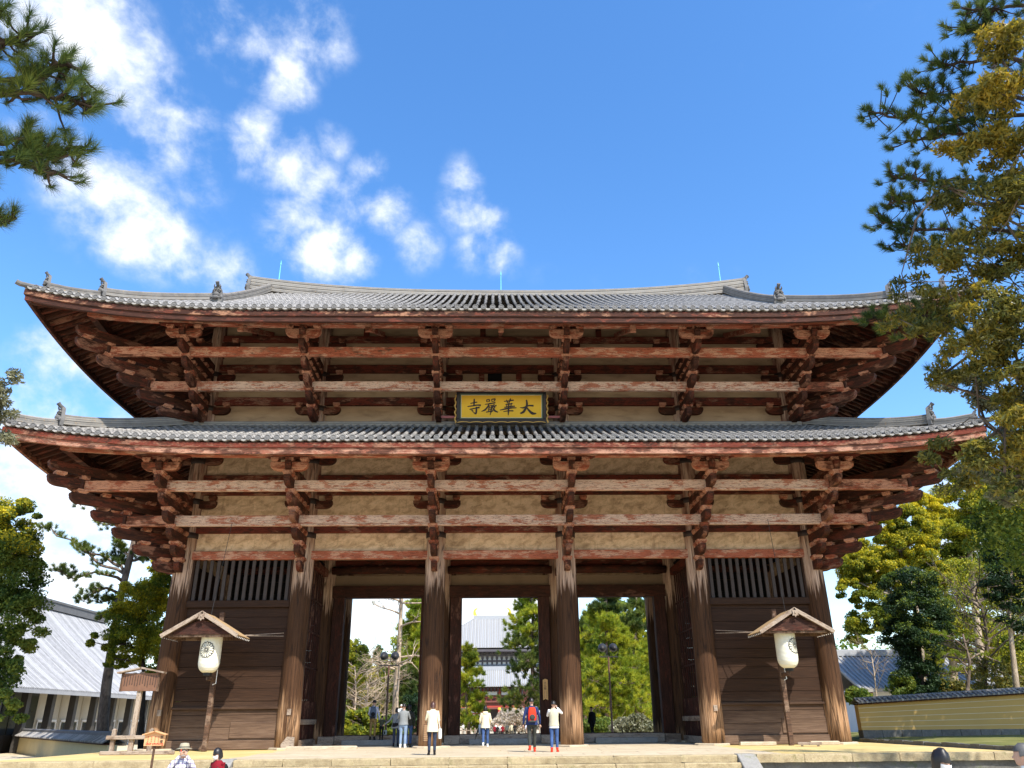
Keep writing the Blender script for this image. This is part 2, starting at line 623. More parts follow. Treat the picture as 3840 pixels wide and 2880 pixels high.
mat_tile('tile_roll', (0.15, 0.142, 0.132), (0.34, 0.32, 0.295), (0.33, 0.31, 0.27))
mat_tile('tile_pan', (0.19, 0.18, 0.168), (0.33, 0.315, 0.29), (0.30, 0.28, 0.24))
mat_tile('tile_disc', (0.07, 0.067, 0.064), (0.17, 0.163, 0.155), (0.22, 0.205, 0.18))
mat_tile('tile_ridge', (0.11, 0.10, 0.09), (0.27, 0.25, 0.22), (0.33, 0.22, 0.11))
mat_tile('tile_far', (0.25, 0.255, 0.265), (0.36, 0.365, 0.375), (0.33, 0.33, 0.33))
mat_tile('tile_museum', (0.20, 0.20, 0.205), (0.36, 0.36, 0.365), (0.28, 0.28, 0.28))
mat_tile('tile_dark', (0.08, 0.078, 0.078), (0.17, 0.165, 0.16), (0.18, 0.17, 0.15))

# plank wall of the side bays
m, k = new_mat('plank')
vg, v0 = coords(k, (0.55, 8, 15))
g = k.noise(vg, 2.0, 8, 0.65, 0.5)
b = k.noise(k.vmath('MULTIPLY', v0, (0.3, 1, 1)), 1.5, 5)
c = k.ramp(g, [(0.25, (0.015, 0.007, 0.0035)), (0.55, (0.038, 0.017, 0.008)), (0.85, (0.072, 0.035, 0.018))])
pos = world_pos(k)
sp = k.n('ShaderNodeSeparateXYZ')
k.link(pos, sp.inputs[0])
low_ = k.math('MULTIPLY', k.step(k.math('SUBTRACT', sp.outputs[2], k.math('MULTIPLY', b, 1.2)), 1.6, -0.2), 0.75)
c = k.mix(low_, c, k.ramp(g, [(0.3, (0.09, 0.05, 0.032)), (0.7, (0.26, 0.17, 0.11))]))
finish(k, c, 0.75, g, 0.5, 0.02, 0.2)

# stones
def mat_stone(name, a, b, moss=None, scale=2.5, bumps=0.6):
    m, k = new_mat(name)
    v, v0 = coords(k)
    n = k.noise(v0, scale, 8, 0.65)
    n2 = k.noise(v0, scale * 7, 6, 0.7)
    oi = k.n('ShaderNodeObjectInfo')
    c = k.ramp(k.math('ADD', k.math('MULTIPLY', n, 0.6), k.math('MULTIPLY', n2, 0.4)), [(0.35, a), (0.65, b)])
    c = k.mix(k.math('MULTIPLY', oi.outputs['Random'], 0.25), c, tuple(x * 0.75 for x in a))
    if moss:
        c = k.mix(k.math('MULTIPLY', k.step(n, 0.55, 0.7), 0.7), c, moss)
    finish(k, c, 0.88, k.math('ADD', n, k.math('MULTIPLY', n2, 0.6)), bumps, 0.03, 0.2)
    return m


mat_stone('stone_kerb', (0.24, 0.18, 0.10), (0.52, 0.42, 0.25), (0.15, 0.13, 0.05), 3.0, 0.8)
mat_stone('stone_paving', (0.42, 0.34, 0.22), (0.58, 0.48, 0.34), None, 1.2, 0.25)
mat_stone('stone_grey', (0.20, 0.19, 0.17), (0.36, 0.34, 0.31), (0.16, 0.16, 0.08), 2.5, 0.5)
mat_stone('stone_dark', (0.09, 0.085, 0.075), (0.20, 0.19, 0.17), (0.08, 0.10, 0.04), 2.5, 0.6)
mat_stone('stone_base', (0.40, 0.32, 0.22), (0.60, 0.50, 0.36), None, 3, 0.3)


def mat_ground(name, a, b, c_, scale=0.35):
    m, k = new_mat(name)
    pos = world_pos(k)
    n = k.noise(pos, scale, 7, 0.65)
    n2 = k.noise(pos, scale * 30, 6, 0.7)
    c = k.ramp(n, [(0.3, a), (0.5, b), (0.72, c_)])
    c = k.mix(k.math('MULTIPLY', n2, 0.4), c, tuple(x * 0.7 for x in b))
    finish(k, c, 0.95, k.math('ADD', n2, n), 0.4, 0.02, 0.1)
    return m


mat_ground('sand', (0.50, 0.37, 0.14), (0.60, 0.45, 0.19), (0.66, 0.52, 0.26), 0.5)
mat_ground('plaza', (0.54, 0.44, 0.30), (0.61, 0.51, 0.35), (0.65, 0.55, 0.39), 0.25)
mat_ground('earth', (0.30, 0.24, 0.16), (0.40, 0.33, 0.22), (0.46, 0.40, 0.28), 0.15)
mat_ground('grass_ground', (0.10, 0.11, 0.03), (0.17, 0.17, 0.05), (0.26, 0.23, 0.09), 0.6)

# foliage
def mat_leaf(name, stops, trans=0.35, scale=0.5, rough=0.55):
    m, k = new_mat(name)
    pos = world_pos(k)
    gi = k.n('ShaderNodeNewGeometry')
    n = k.noise(pos, scale, 3, 0.5)
    f = k.math('ADD', k.math('MULTIPLY', k.math('SUBTRACT', n, 0.5), 1.5), k.math('ADD', 0.25, k.math('MULTIPLY', gi.outputs['Random Per Island'], 0.5)))
    c = k.ramp(f, stops)
    finish(k, c, rough, None, spec=0.25)
    tr = k.n('ShaderNodeBsdfTranslucent')
    tc2 = k.mix(1.0, c, (1.0, 1.0, 0.55), 'MULTIPLY')
    k.link(tc2, tr.inputs[0])
    mx = k.n('ShaderNodeMixShader')
    mx.inputs[0].default_value = trans
    k.link(k.bs.outputs[0], mx.inputs[1])
    k.link(tr.outputs[0], mx.inputs[2])
    k.link(mx.outputs[0], k.out.inputs[0])
    return m


mat_leaf('leaf_camphor', [(0.15, (0.07, 0.12, 0.02)), (0.45, (0.21, 0.25, 0.03)), (0.75, (0.46, 0.42, 0.03))], 0.48)
mat_leaf('leaf_gold', [(0.15, (0.22, 0.22, 0.025)), (0.45, (0.48, 0.42, 0.03)), (0.75, (0.70, 0.56, 0.03))], 0.48)
mat_leaf('leaf_green', [(0.15, (0.04, 0.085, 0.02)), (0.45, (0.12, 0.18, 0.035)), (0.8, (0.27, 0.30, 0.05))], 0.48)
mat_leaf('leaf_dark', [(0.15, (0.010, 0.026, 0.010)), (0.5, (0.022, 0.050, 0.018)), (0.85, (0.05, 0.09, 0.03))], 0.25)
mat_leaf('leaf_olive', [(0.1, (0.06, 0.08, 0.03)), (0.4, (0.15, 0.15, 0.04)), (0.68, (0.27, 0.22, 0.04)), (0.98, (0.46, 0.31, 0.035))], 0.45, 0.9, 0.4)
mat_leaf('leaf_grey', [(0.15, (0.10, 0.11, 0.06)), (0.5, (0.20, 0.20, 0.12)), (0.85, (0.30, 0.28, 0.18))], 0.3, 0.5, 0.35)
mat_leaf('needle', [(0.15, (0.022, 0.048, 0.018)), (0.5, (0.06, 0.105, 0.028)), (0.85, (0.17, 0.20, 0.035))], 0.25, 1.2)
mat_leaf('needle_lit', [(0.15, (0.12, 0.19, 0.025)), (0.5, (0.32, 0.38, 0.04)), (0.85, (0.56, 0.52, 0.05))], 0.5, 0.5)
mat_leaf('needle_far', [(0.15, (0.04, 0.075, 0.024)), (0.5, (0.11, 0.16, 0.04)), (0.85, (0.27, 0.29, 0.05))], 0.4, 0.6)
mat_leaf('blossom', [(0.15, (0.40, 0.33, 0.27)), (0.5, (0.58, 0.50, 0.44)), (0.85, (0.72, 0.64, 0.58))], 0.3, 0.8)

def mat_bark(name, a, b):
    m, k = new_mat(name)
    v, v0 = coords(k, (6, 6, 1.5))
    n = k.noise(v, 1.5, 7, 0.7, 0.6)
    pl = k.noise(v0, 1.1, 3)
    c = k.ramp(n, [(0.3, a), (0.65, b)])
    c = k.mix(k.math('MULTIPLY', k.step(pl, 0.5, 0.6), 0.5), c, tuple(min(1, x * 1.8) for x in b))
    finish(k, c, 0.9, n, 0.8, 0.05, 0.1)
    return m


mat_bark('bark', (0.055, 0.040, 0.030), (0.17, 0.13, 0.10))
mat_bark('bark_pine', (0.06, 0.042, 0.032), (0.20, 0.15, 0.115))
mat_bark('bark_pale', (0.20, 0.15, 0.10), (0.42, 0.33, 0.24))
mat_bark('bark_dark', (0.02, 0.015, 0.012), (0.06, 0.045, 0.035))

mat_plain('black', (0.014, 0.013, 0.013), 0.6, 0.2)
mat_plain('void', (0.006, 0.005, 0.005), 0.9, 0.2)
mat_plain('band', (0.030, 0.017, 0.013), 0.5, 0.3, 6)
mat_plain('gilt', (0.55, 0.33, 0.09), 0.45, 0.3, 6)
mat_plain('board_yellow', (0.72, 0.42, 0.015), 0.45, 0.10, 1.2, 0.3, 0.03)
mat_plain('board_green', (0.13, 0.19, 0.12), 0.5, 0.2, 4)
mat_plain('board_frame', (0.022, 0.017, 0.020), 0.4, 0.3, 3)
mat_plain('lacquer_red', (0.42, 0.13, 0.12), 0.5, 0.2, 3)
mat_plain('glyph', (0.020, 0.012, 0.012), 0.5, 0.2, 4)
mat_plain('copper', (0.16, 0.50, 0.46), 0.5, 0.2, 4)
mat_plain('lantern_paper', (0.72, 0.69, 0.56), 0.6, 0.06, 1.5, 0.2, 0.05)
mat_plain('iron', (0.03, 0.028, 0.028), 0.5, 0.3, 5)
mat_plain('rust_pole', (0.16, 0.08, 0.05), 0.6, 0.3, 5)
mat_plain('white_paint', (0.78, 0.76, 0.72), 0.6, 0.08, 3)
mat_plain('cream_wall', (0.62, 0.52, 0.30), 0.85, 0.12, 1.2)
mat_plain('yellow_wall', (0.47, 0.30, 0.095), 0.85, 0.12, 0.8)
mat_plain('white_line', (0.62, 0.54, 0.38), 0.8, 0.1, 2)
mat_plain('museum_wall', (0.50, 0.46, 0.38), 0.8, 0.12, 1)
mat_plain('lattice_wood', (0.05, 0.036, 0.029), 0.7, 0.3, 4)
mat_plain('museum_dark', (0.05, 0.045, 0.04), 0.5, 0.3, 2)
mat_plain('glass_dark', (0.04, 0.045, 0.045), 0.08, 0.2, 1, 0.6, 0.0)
mat_plain('roof_board', (0.40, 0.27, 0.14), 0.7, 0.25, 5)
mat_plain('sign_wood', (0.17, 0.085, 0.05), 0.7, 0.25, 5)
mat_plain('sign_orange', (0.62, 0.34, 0.16), 0.65, 0.12, 4)
mat_plain('sign_tan', (0.55, 0.31, 0.11), 0.6, 0.12, 4)
mat_plain('sign_red', (0.50, 0.05, 0.03), 0.6, 0.1, 4)
mat_plain('hall_gold', (0.85, 0.55, 0.06), 0.35, 0.1, 2, 0.5)
mat_plain('hall_dark', (0.075, 0.068, 0.075), 0.7, 0.3, 0.5)
mat_plain('hall_white', (0.62, 0.62, 0.60), 0.8, 0.08, 0.5)
mat_plain('hall_red', (0.34, 0.045, 0.03), 0.6, 0.2, 0.8)
mat_plain('hall_brown', (0.16, 0.055, 0.04), 0.7, 0.3, 0.8)
mat_plain('skin', (0.50, 0.30, 0.21), 0.55, 0.06, 4, 0.3, 0.0)
mat_plain('hair', (0.014, 0.011, 0.010), 0.4, 0.3, 20, 0.4)
mat_plain('hair_brown', (0.07, 0.028, 0.018), 0.4, 0.3, 20, 0.4)
mat_plain('hair_grey', (0.09, 0.085, 0.08), 0.5, 0.4, 20, 0.3)
mat_plain('mask_white', (0.80, 0.78, 0.76), 0.7, 0.03)


def cloth(name, col, var=0.18, scale=7):
    return mat_plain(name, col, 0.85, var, scale, 0.1, 0.35)


for nm, col in dict(cloth_cream=(0.74, 0.64, 0.44), cloth_white=(0.78, 0.77, 0.73), cloth_navy=(0.025, 0.04, 0.12), cloth_jeans=(0.055, 0.10, 0.23), cloth_jeans_dark=(0.035, 0.045, 0.075), cloth_jeans_light=(0.22, 0.30, 0.42),
                    cloth_charcoal=(0.05, 0.052, 0.045), cloth_red=(0.72, 0.045, 0.02), cloth_khaki=(0.28, 0.18, 0.07), cloth_beige=(0.52, 0.47, 0.33), cloth_grey=(0.22, 0.23, 0.23), cloth_black=(0.016, 0.015, 0.016),
                    cloth_maroon=(0.20, 0.012, 0.02), cloth_purple=(0.05, 0.035, 0.14), cloth_pale=(0.55, 0.56, 0.66), cloth_olive=(0.07, 0.075, 0.05), cloth_brown=(0.30, 0.17, 0.08), hat=(0.34, 0.30, 0.21), cloth_bluegrey=(0.10, 0.13, 0.18)).items():
    cloth(nm, col)

# plaid shirt
m, k = new_mat('cloth_plaid')
v, v0 = coords(k, rand=False)
sp = k.n('ShaderNodeSeparateXYZ')
k.link(v0, sp.inputs[0])
gx = k.math('GREATER_THAN', k.math('FRACT', k.math('MULTIPLY', sp.outputs[0], 13.0)), 0.78)
gz_ = k.math('GREATER_THAN', k.math('FRACT', k.math('MULTIPLY', sp.outputs[2], 13.0)), 0.78)
c = k.mix(k.math('MAXIMUM', gx, gz_), (0.70, 0.68, 0.72), (0.22, 0.19, 0.30))
finish(k, c, 0.85)
# striped bag
m, k = new_mat('cloth_stripe')
v, v0 = coords(k, rand=False)
sp = k.n('ShaderNodeSeparateXYZ')
k.link(v0, sp.inputs[0])
gz_ = k.math('GREATER_THAN', k.math('FRACT', k.math('MULTIPLY', sp.outputs[2], 16.0)), 0.55)
c = k.mix(gz_, (0.36, 0.22, 0.11), (0.12, 0.06, 0.035))
finish(k, c, 0.85)
# ------------------------------------------------------------------ the gate
XC = [-14.54, -9.09, -3.03, 3.03, 9.09, 14.54]
YR = [0.0, 5.4, 10.8]
gate = thing('temple_gate', 'huge two-tiered wooden temple gate with grey tiled roofs and flaking red beams', 'gate')


def G(mb, name, mat, **kw):
    return mb.build(name, mat, gate, **kw)


def col_r(z):
    return 0.495 - 0.0055 * z - 0.02 * max(0.0, (z - 8) / 12)


def column_mesh(name, mat, top, seed):
    rs = random.Random(seed)
    ph = [rs.uniform(0, 6.28) for _ in range(4)]
    rings = []
    n = 28
    for i in range(26):
        z = top * i / 25
        r = col_r(z)
        ring = []
        for j in range(n):
            a = 2 * PI * j / n
            q = r * (1 + 0.010 * math.sin(3 * a + ph[0] + z * 0.2) + 0.007 * math.sin(7 * a + ph[1]) + 0.006 * math.sin(z * 1.7 + ph[2] + 2 * a))
            ring.append((q * math.cos(a), q * math.sin(a), z))
        rings.append(ring)
    return MB().rings(rings).mesh(name, mat, smooth=True)


cmesh = [column_mesh('column', M['column_wood'], 20.2, s) for s in (1, 2, 3)]
cmesh_in = [column_mesh('column', M['column_inner'], 20.2, s) for s in (4, 5)]
base_st = None
for j, y in enumerate(YR):
    for i, x in enumerate(XC):
        c_ = link('column', cmesh[i % 3] if j == 0 else cmesh_in[i % 2], gate, (x, y, 0.03), (0, 0, (i * 1.3 + j) if j else (i * 0.35)))
        if j < 2:
            rs = random.Random(i + j * 9)
            mb = MB()
            out = []
            for q in range(14):
                a = 2 * PI * q / 14
                r = 0.64 + rs.uniform(-0.04, 0.18) * (1 if math.sin(a) < 0.3 else 0.4)
                out.append((r * math.cos(a) * 1.05, r * math.sin(a)))
            mb.rings([[(p[0] * s, p[1] * s, zz) for p in out] for s, zz in ((1.03, -0.03), (1.03, 0.05), (0.97, 0.075))])
            mb.build('base_stone', M['stone_base'], gate, loc=(x, y, 0), smooth=False)
# square peg holes low on the columns that flank the passage, and a patched piece
for x, sgn in ((-9.09, 1), (9.09, 1), (-14.54, 1)):
    MB().box((x + 0.10, -0.47, 1.45), (0.16, 0.10, 0.24)).build('peg', M['timber_grey'], gate)
MB().prism([(-0.25, 0.0), (0.28, 0.0), (0.28, 0.42), (-0.02, 0.45), (-0.25, 0.16)], -0.52, -0.40).build('column_patch', M['timber_grey'], gate, loc=(-8.95, 0, 0.05))


def bays():
    for a, b in zip(XC[:-1], XC[1:]):
        yield a, b


# plaster panels and wall beams of the front, storey by storey (bottom, top of every beam)
LOW_B = [(7.92, 8.30), (9.14, 9.52), (10.96, 11.34), (11.58, 11.93)]
LOW_P = [(8.30, 9.14), (9.52, 10.96), (11.34, 11.58), (11.93, 14.2)]
UP_B = [(15.55, 15.97), (17.34, 17.76), (19.06, 19.40)]
UP_P = [(14.2, 15.55), (15.97, 17.34), (17.76, 19.06), (19.40, 20.3)]
for a, b in bays():
    for z0, z1 in LOW_B:
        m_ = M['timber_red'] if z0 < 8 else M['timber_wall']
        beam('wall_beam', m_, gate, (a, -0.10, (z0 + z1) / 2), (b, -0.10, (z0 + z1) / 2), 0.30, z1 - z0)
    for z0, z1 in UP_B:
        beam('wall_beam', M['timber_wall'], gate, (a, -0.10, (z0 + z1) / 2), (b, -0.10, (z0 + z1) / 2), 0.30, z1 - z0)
    for z0, z1 in LOW_P:
        MB().box(((a + b) / 2, 0.02, (z0 + z1) / 2), (b - a, 0.16, z1 - z0)).build('plaster_panel', M['plaster'], gate)
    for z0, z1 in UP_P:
        MB().box(((a + b) / 2, 0.02, (z0 + z1) / 2), (b - a, 0.16, z1 - z0)).build('plaster_panel', M['plaster_upper_shaded'], gate)
    # two thin studs under the eaves purlin of the upper storey
    MB().box(((a + b) / 2 - 0.9, -0.10, 19.7), (0.28, 0.12, 0.6)).build('stud', M['timber_wall'], gate)

# vertical studs beside the little hatch over the name board
for x in (-0.95, 0.95):
    MB().box((x, -0.12, 17.1), (0.28, 0.14, 0.48)).build('stud', M['timber_wall'], gate)
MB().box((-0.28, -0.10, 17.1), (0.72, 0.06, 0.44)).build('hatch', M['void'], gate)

# dark iron-bound ties round the columns
band_m = []
for zb in (9.02, 10.62, 12.6, 15.35, 17.2, 18.3):
    r = col_r(zb) + 0.03
    mb = MB()
    mb.rings([[(r * s * math.cos(2 * PI * q / 24), r * s * math.sin(2 * PI * q / 24), zz) for q in range(24)] for s, zz in ((0.98, -0.13), (1.0, -0.12), (1.0, 0.12), (0.98, 0.13))])
    me = mb.mesh('column_band', M['band'], smooth=True)
    for x in XC:
        link('column_band', me, gate, (x, 0, zb))

# arms set sideways into the columns, flat on the wall
def side_arm_mesh(half, h=0.36, w_=0.24):
    out = [(-half, h), (-half, h * 0.62), (-half + 0.05, h * 0.32), (-half + 0.16, h * 0.10), (-half + 0.32, 0), (half - 0.32, 0), (half - 0.16, h * 0.10), (half - 0.05, h * 0.32), (half, h * 0.62), (half, h)]
    return MB().prism(out, -w_ / 2, w_ / 2).mesh('wall_arm', M['timber_brown'], bevel=0.01)


def block_mesh(w_=0.42, h=0.21, mat='timber_block'):
    mb = MB()
    t = w_ / 2
    b = t * 0.70
    mb.rings([[(-s, -s, z), (s, -s, z), (s, s, z), (-s, s, z)] for s, z in ((b, 0), (b * 1.06, h * 0.25), (t, h * 0.5), (t, h))])
    return mb.mesh('bearing_block', M[mat])


wa = side_arm_mesh(1.12)
wb = block_mesh(0.34, 0.24)
for zs in (10.30, 15.06, 16.83, 18.62, 12.45):
    for x in XC:
        link('wall_arm', wa, gate, (x, -0.16, zs))
        for s in (-1, 1):
            link('bearing_block', wb, gate, (x + s * 0.92, -0.16, zs + 0.36))

# ---- bracket sets
ARM_W, ARM_H = 0.26, 0.40
O_LOW = [0.70 * k for k in range(1, 7)]
O_UP = [0.72 * k for k in range(1, 7)]
arm_cache = {}


def arm_mesh(length, w_=ARM_W, h=ARM_H, mat='timber_brown'):
    key = (round(length, 2), w_, h, mat)
    if key not in arm_cache:
        L = length
        out = [(0.2, h), (0.2, 0), (L - 0.44, 0), (L - 0.30, h * 0.035), (L - 0.17, h * 0.15), (L - 0.07, h * 0.36), (L - 0.02, h * 0.58), (L - 0.035, h * 0.66), (L, h * 0.74), (L, h)]
        arm_cache[key] = MB().prism(out, -w_ / 2, w_ / 2).mesh('bracket_arm', M[mat], bevel=0.012)
    return arm_cache[key]


blk = block_mesh(0.44, 0.20)
blk_small = block_mesh(0.34, 0.20)
inner_blocks = MB()


def add_block_geom(mb, loc, w_, h, ang):
    t, b = w_ / 2, w_ * 0.36
    Rz = Matrix.Rotation(ang, 3, 'Z')
    mb.rings([[tuple(Rz @ Vector((x, y, z)) + Vector(loc)) for x, y in ((-s, -s), (s, -s), (s, s), (-s, s))] for s, z in ((b, 0), (t, h * 0.5), (t, h))])


lat_half = 0.80
lat_mesh = MB().prism([(-lat_half, 0.36), (-lat_half, 0.25), (-lat_half + 0.04, 0.13), (-lat_half + 0.15, 0.04), (-lat_half + 0.30, 0), (lat_half - 0.30, 0), (lat_half - 0.15, 0.04), (lat_half - 0.04, 0.13), (lat_half, 0.25), (lat_half, 0.36)], -0.14, 0.14).mesh('cross_arm', M['timber_block'], bevel=0.012)
sub_half = 1.2
sub_mesh = MB().prism([(-sub_half, 0.16), (-sub_half + 0.04, 0.10), (-sub_half + 0.2, 0.07), (-sub_half + 0.26, 0.02), (-sub_half + 0.38, 0), (sub_half - 0.38, 0), (sub_half - 0.26, 0.02), (sub_half - 0.2, 0.07), (sub_half - 0.04, 0.10), (sub_half, 0.16)], -0.11, 0.11).mesh('purlin_cradle', M['timber_wall'], bevel=0.01)


def bracket_set(x, y, ang, O, z1, rise, diag=1.0, lateral=True, first=1):
    dx, dy = math.cos(ang), math.sin(ang)
    for kk in range(first, 8):
        o = (O[kk - 1] if kk <= 6 else O[5] + 0.06) * diag
        z = z1 + rise * (kk - 1)
        me = arm_mesh(o + 0.30 + (0.15 if diag > 1 else 0.0), ARM_W if diag == 1.0 else 0.34, ARM_H if diag == 1.0 else 0.42)
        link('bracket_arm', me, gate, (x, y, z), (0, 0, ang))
        if kk <= 6:
            link('bearing_block', blk, gate, (x + dx * o, y + dy * o, z + ARM_H - 0.002), (0, 0, ang))
            for j in range(1, kk):
                oj = O[j - 1] * diag
                add_block_geom(inner_blocks, (x + dx * oj, y + dy * oj, z + ARM_H - 0.002), 0.36, rise - ARM_H, ang)
    if lateral:
        o = O[5]
        zt = z1 + rise * 6
        a2 = ang + PI / 2
        lx, ly = x + dx * o, y + dy * o
        link('cross_arm', lat_mesh, gate, (lx, ly, zt + 0.03), (0, 0, a2))
        for s in (-0.62, 0, 0.62):
            link('bearing_block', blk_small, gate, (lx + math.cos(a2) * s, ly + math.sin(a2) * s, zt + 0.39), (0, 0, ang))
        link('purlin_cradle', sub_mesh, gate, (lx, ly, zt + 0.56), (0, 0, a2))


Z_LOW, RISE_LOW = 7.30, 0.60
Z_UP, RISE_UP = 13.89, 0.56
for O, z1, rise, first in ((O_LOW, Z_LOW, RISE_LOW, 1), (O_UP, Z_UP, RISE_UP, 2)):
    for x in XC:
        bracket_set(x, 0, -PI / 2, O, z1, rise, first=first)
    for s, ang in ((-1, PI), (1, 0.0)):
        for y in YR:
            bracket_set(s * 14.54, y, ang, O, z1, rise, first=first)
        bracket_set(s * 14.54, 0, -PI / 2 + s * PI / 4, O, z1, rise, diag=1.414, lateral=False, first=first)
ib = inner_blocks.build('bearing_blocks', M['timber_block'], gate)
ib['kind'] = 'stuff'

# ---- long beams carried by the brackets, in bay lengths
def long_beams(O, z1, rise, mats, zoff=0.0):
    for kk, mt in mats:                                 # beam crosses arm kk + 1 over step kk
        o = O[kk - 1]
        z = z1 + rise * kk + 0.20
        ends = [-(14.54 + o + 0.35)] + XC + [14.54 + o + 0.35]
        for i in range(len(ends) - 1):
            a, b = ends[i], ends[i + 1]
            a2 = a + (0.12 if i > 0 else 0)
            b2 = b - (0.12 if i < len(ends) - 2 else 0)
            mat = M[mt] if 0 < i < len(ends) - 2 else M['timber_block']
            beam('bracket_beam', mat, gate, (a2, -o, z), (b2, -o, z), 0.25, 0.37)
            beam('beam_strip', mat, gate, (a2, -o - 0.02, z - 0.235), (b2, -o - 0.02, z - 0.235), 0.19, 0.09)
        for s in (-1, 1):
            X = s * (14.54 + o)
            for a, b in ((-o - 0.35, 0.0), (0.0, 5.4), (5.4, 10.8), (10.8, 10.8 + o)):
                beam('bracket_beam', M['timber_dark'], gate, (X, a + 0.12, z + 0.003), (X, b - 0.12, z + 0.003), 0.25, 0.37)


long_beams(O_LOW, Z_LOW, RISE_LOW, ((3, 'timber_front'), (5, 'timber_front')))
long_beams(O_UP, Z_UP, RISE_UP, ((3, 'timber_front'), (5, 'timber_red')))

# ---- roofs: shapes of the two eaves
class Eave:
    pass


LOWER = Eave()
LOWER.o, LOWER.ze, LOWER.k1, LOWER.k2, LOWER.rise, LOWER.dtop, LOWER.rs, LOWER.zp, LOWER.O, LOWER.zr = 6.02, 11.74, 0.42, 0.009, 0.72, 5.62, 0.43, 11.66, O_LOW, -0.42
UPPER = Eave()
UPPER.o, UPPER.ze, UPPER.k1, UPPER.k2, UPPER.rise, UPPER.dtop, UPPER.rs, UPPER.zp, UPPER.O, UPPER.zr = 6.40, 17.66, 0.585, 0.0042, 1.05, 11.8, 0.47, 17.93, O_UP, -0.40
YM = 5.4
for E in (LOWER, UPPER):
    E.Lx, E.Ly = 14.54 + E.o, 5.4 + E.o


def raise_c(E, c):
    t = max(0.0, 1 - c / 10.5)
    return E.rise * t ** 2.4


def prof(E, d):
    return E.k1 * d + E.k2 * d * d


def roof_z(E, c, d):
    return E.ze + prof(E, d) + raise_c(E, c) * max(0.0, 1 - d / 9.0) ** 1.5


def front_pt(E, x, d, dz=0.0):
    return Vector((x, -E.o + d, roof_z(E, E.Lx - abs(x), d) + dz))


def side_pt(E, s, y, d, dz=0.0):
    return Vector((s * (E.Lx - d), y, roof_z(E, E.Ly - abs(y - YM), d) + dz))


GX = 15.1          # half length of the upper gables


def dmax_front(E, x):
    if E is LOWER:
        return min(E.dtop, E.Lx - abs(x))
    return E.dtop if abs(x) <= GX else E.Lx - abs(x)


def dmax_side(E, y):
    return min(5.62 if E is LOWER else 6.0, E.Ly - abs(y - YM))


PITCH_T = 0.385
lower_roof = link('lower_roof', None, gate)
upper_roof = link('upper_roof', None, gate)


def row_geometry(P0, P1f, n_t, side, r=0.095):
    """Roll tiles along a slope: P0(d) gives points; returns verts, faces."""
    V, F = [], []
    nseg = 6
    for i in range(n_t):
        d0, d1 = P1f * i / n_t, P1f * (i + 1) / n_t
        for jj, (dd, rr) in enumerate(((d0, r * 1.05), (d1 - 0.004, r * 0.93))):
            p = P0(dd)
            for q in range(nseg + 1):
                a = PI * q / nseg
                off = side * (rr * math.cos(a))
                V.append((p.x + off.x, p.y + off.y, p.z + rr * math.sin(a) * 1.05 + 0.02))
        b = len(V) - 2 * (nseg + 1)
        for q in range(nseg):
            F.append((b + q, b + q + 1, b + nseg + 1 + q + 1, b + nseg + 1 + q))
        if i == 0:
            F.append(tuple(b + q for q in range(nseg, -1, -1)))
    return V, F


# eave discs and pan lips, shared meshes facing -y
def lathe(mb, prof_, n=18, axis='y'):
    rings = []
    for r, h in prof_:
        rings.append([(r * math.cos(2 * PI * q / n), h, r * math.sin(2 * PI * q / n)) for q in range(n)])
    return mb.rings(rings)


disc_me = lathe(MB(), [(0.116, 0.10), (0.122, 0.0), (0.122, -0.03), (0.092, -0.03), (0.088, -0.012), (0.05, -0.012), (0.045, -0.024), (0.012, -0.03)]).mesh('eave_disc', M['tile_disc'])
mb = MB()
nn = 8
ring_t, ring_b = [], []
for q in range(nn + 1):
    t = -1 + 2 * q / nn
    ring_t.append((t * 0.15, -0.05 * (1 - t * t)))
out = [(x, z) for x, z in ring_t] + [(x * 1.0, z - 0.085 + 0.02 * abs(x) / 0.15) for x, z in reversed(ring_t)]
mb.prism(out, -0.02, 0.25)
lip_me = mb.mesh('eave_pan_tile', M['tile_roll'])


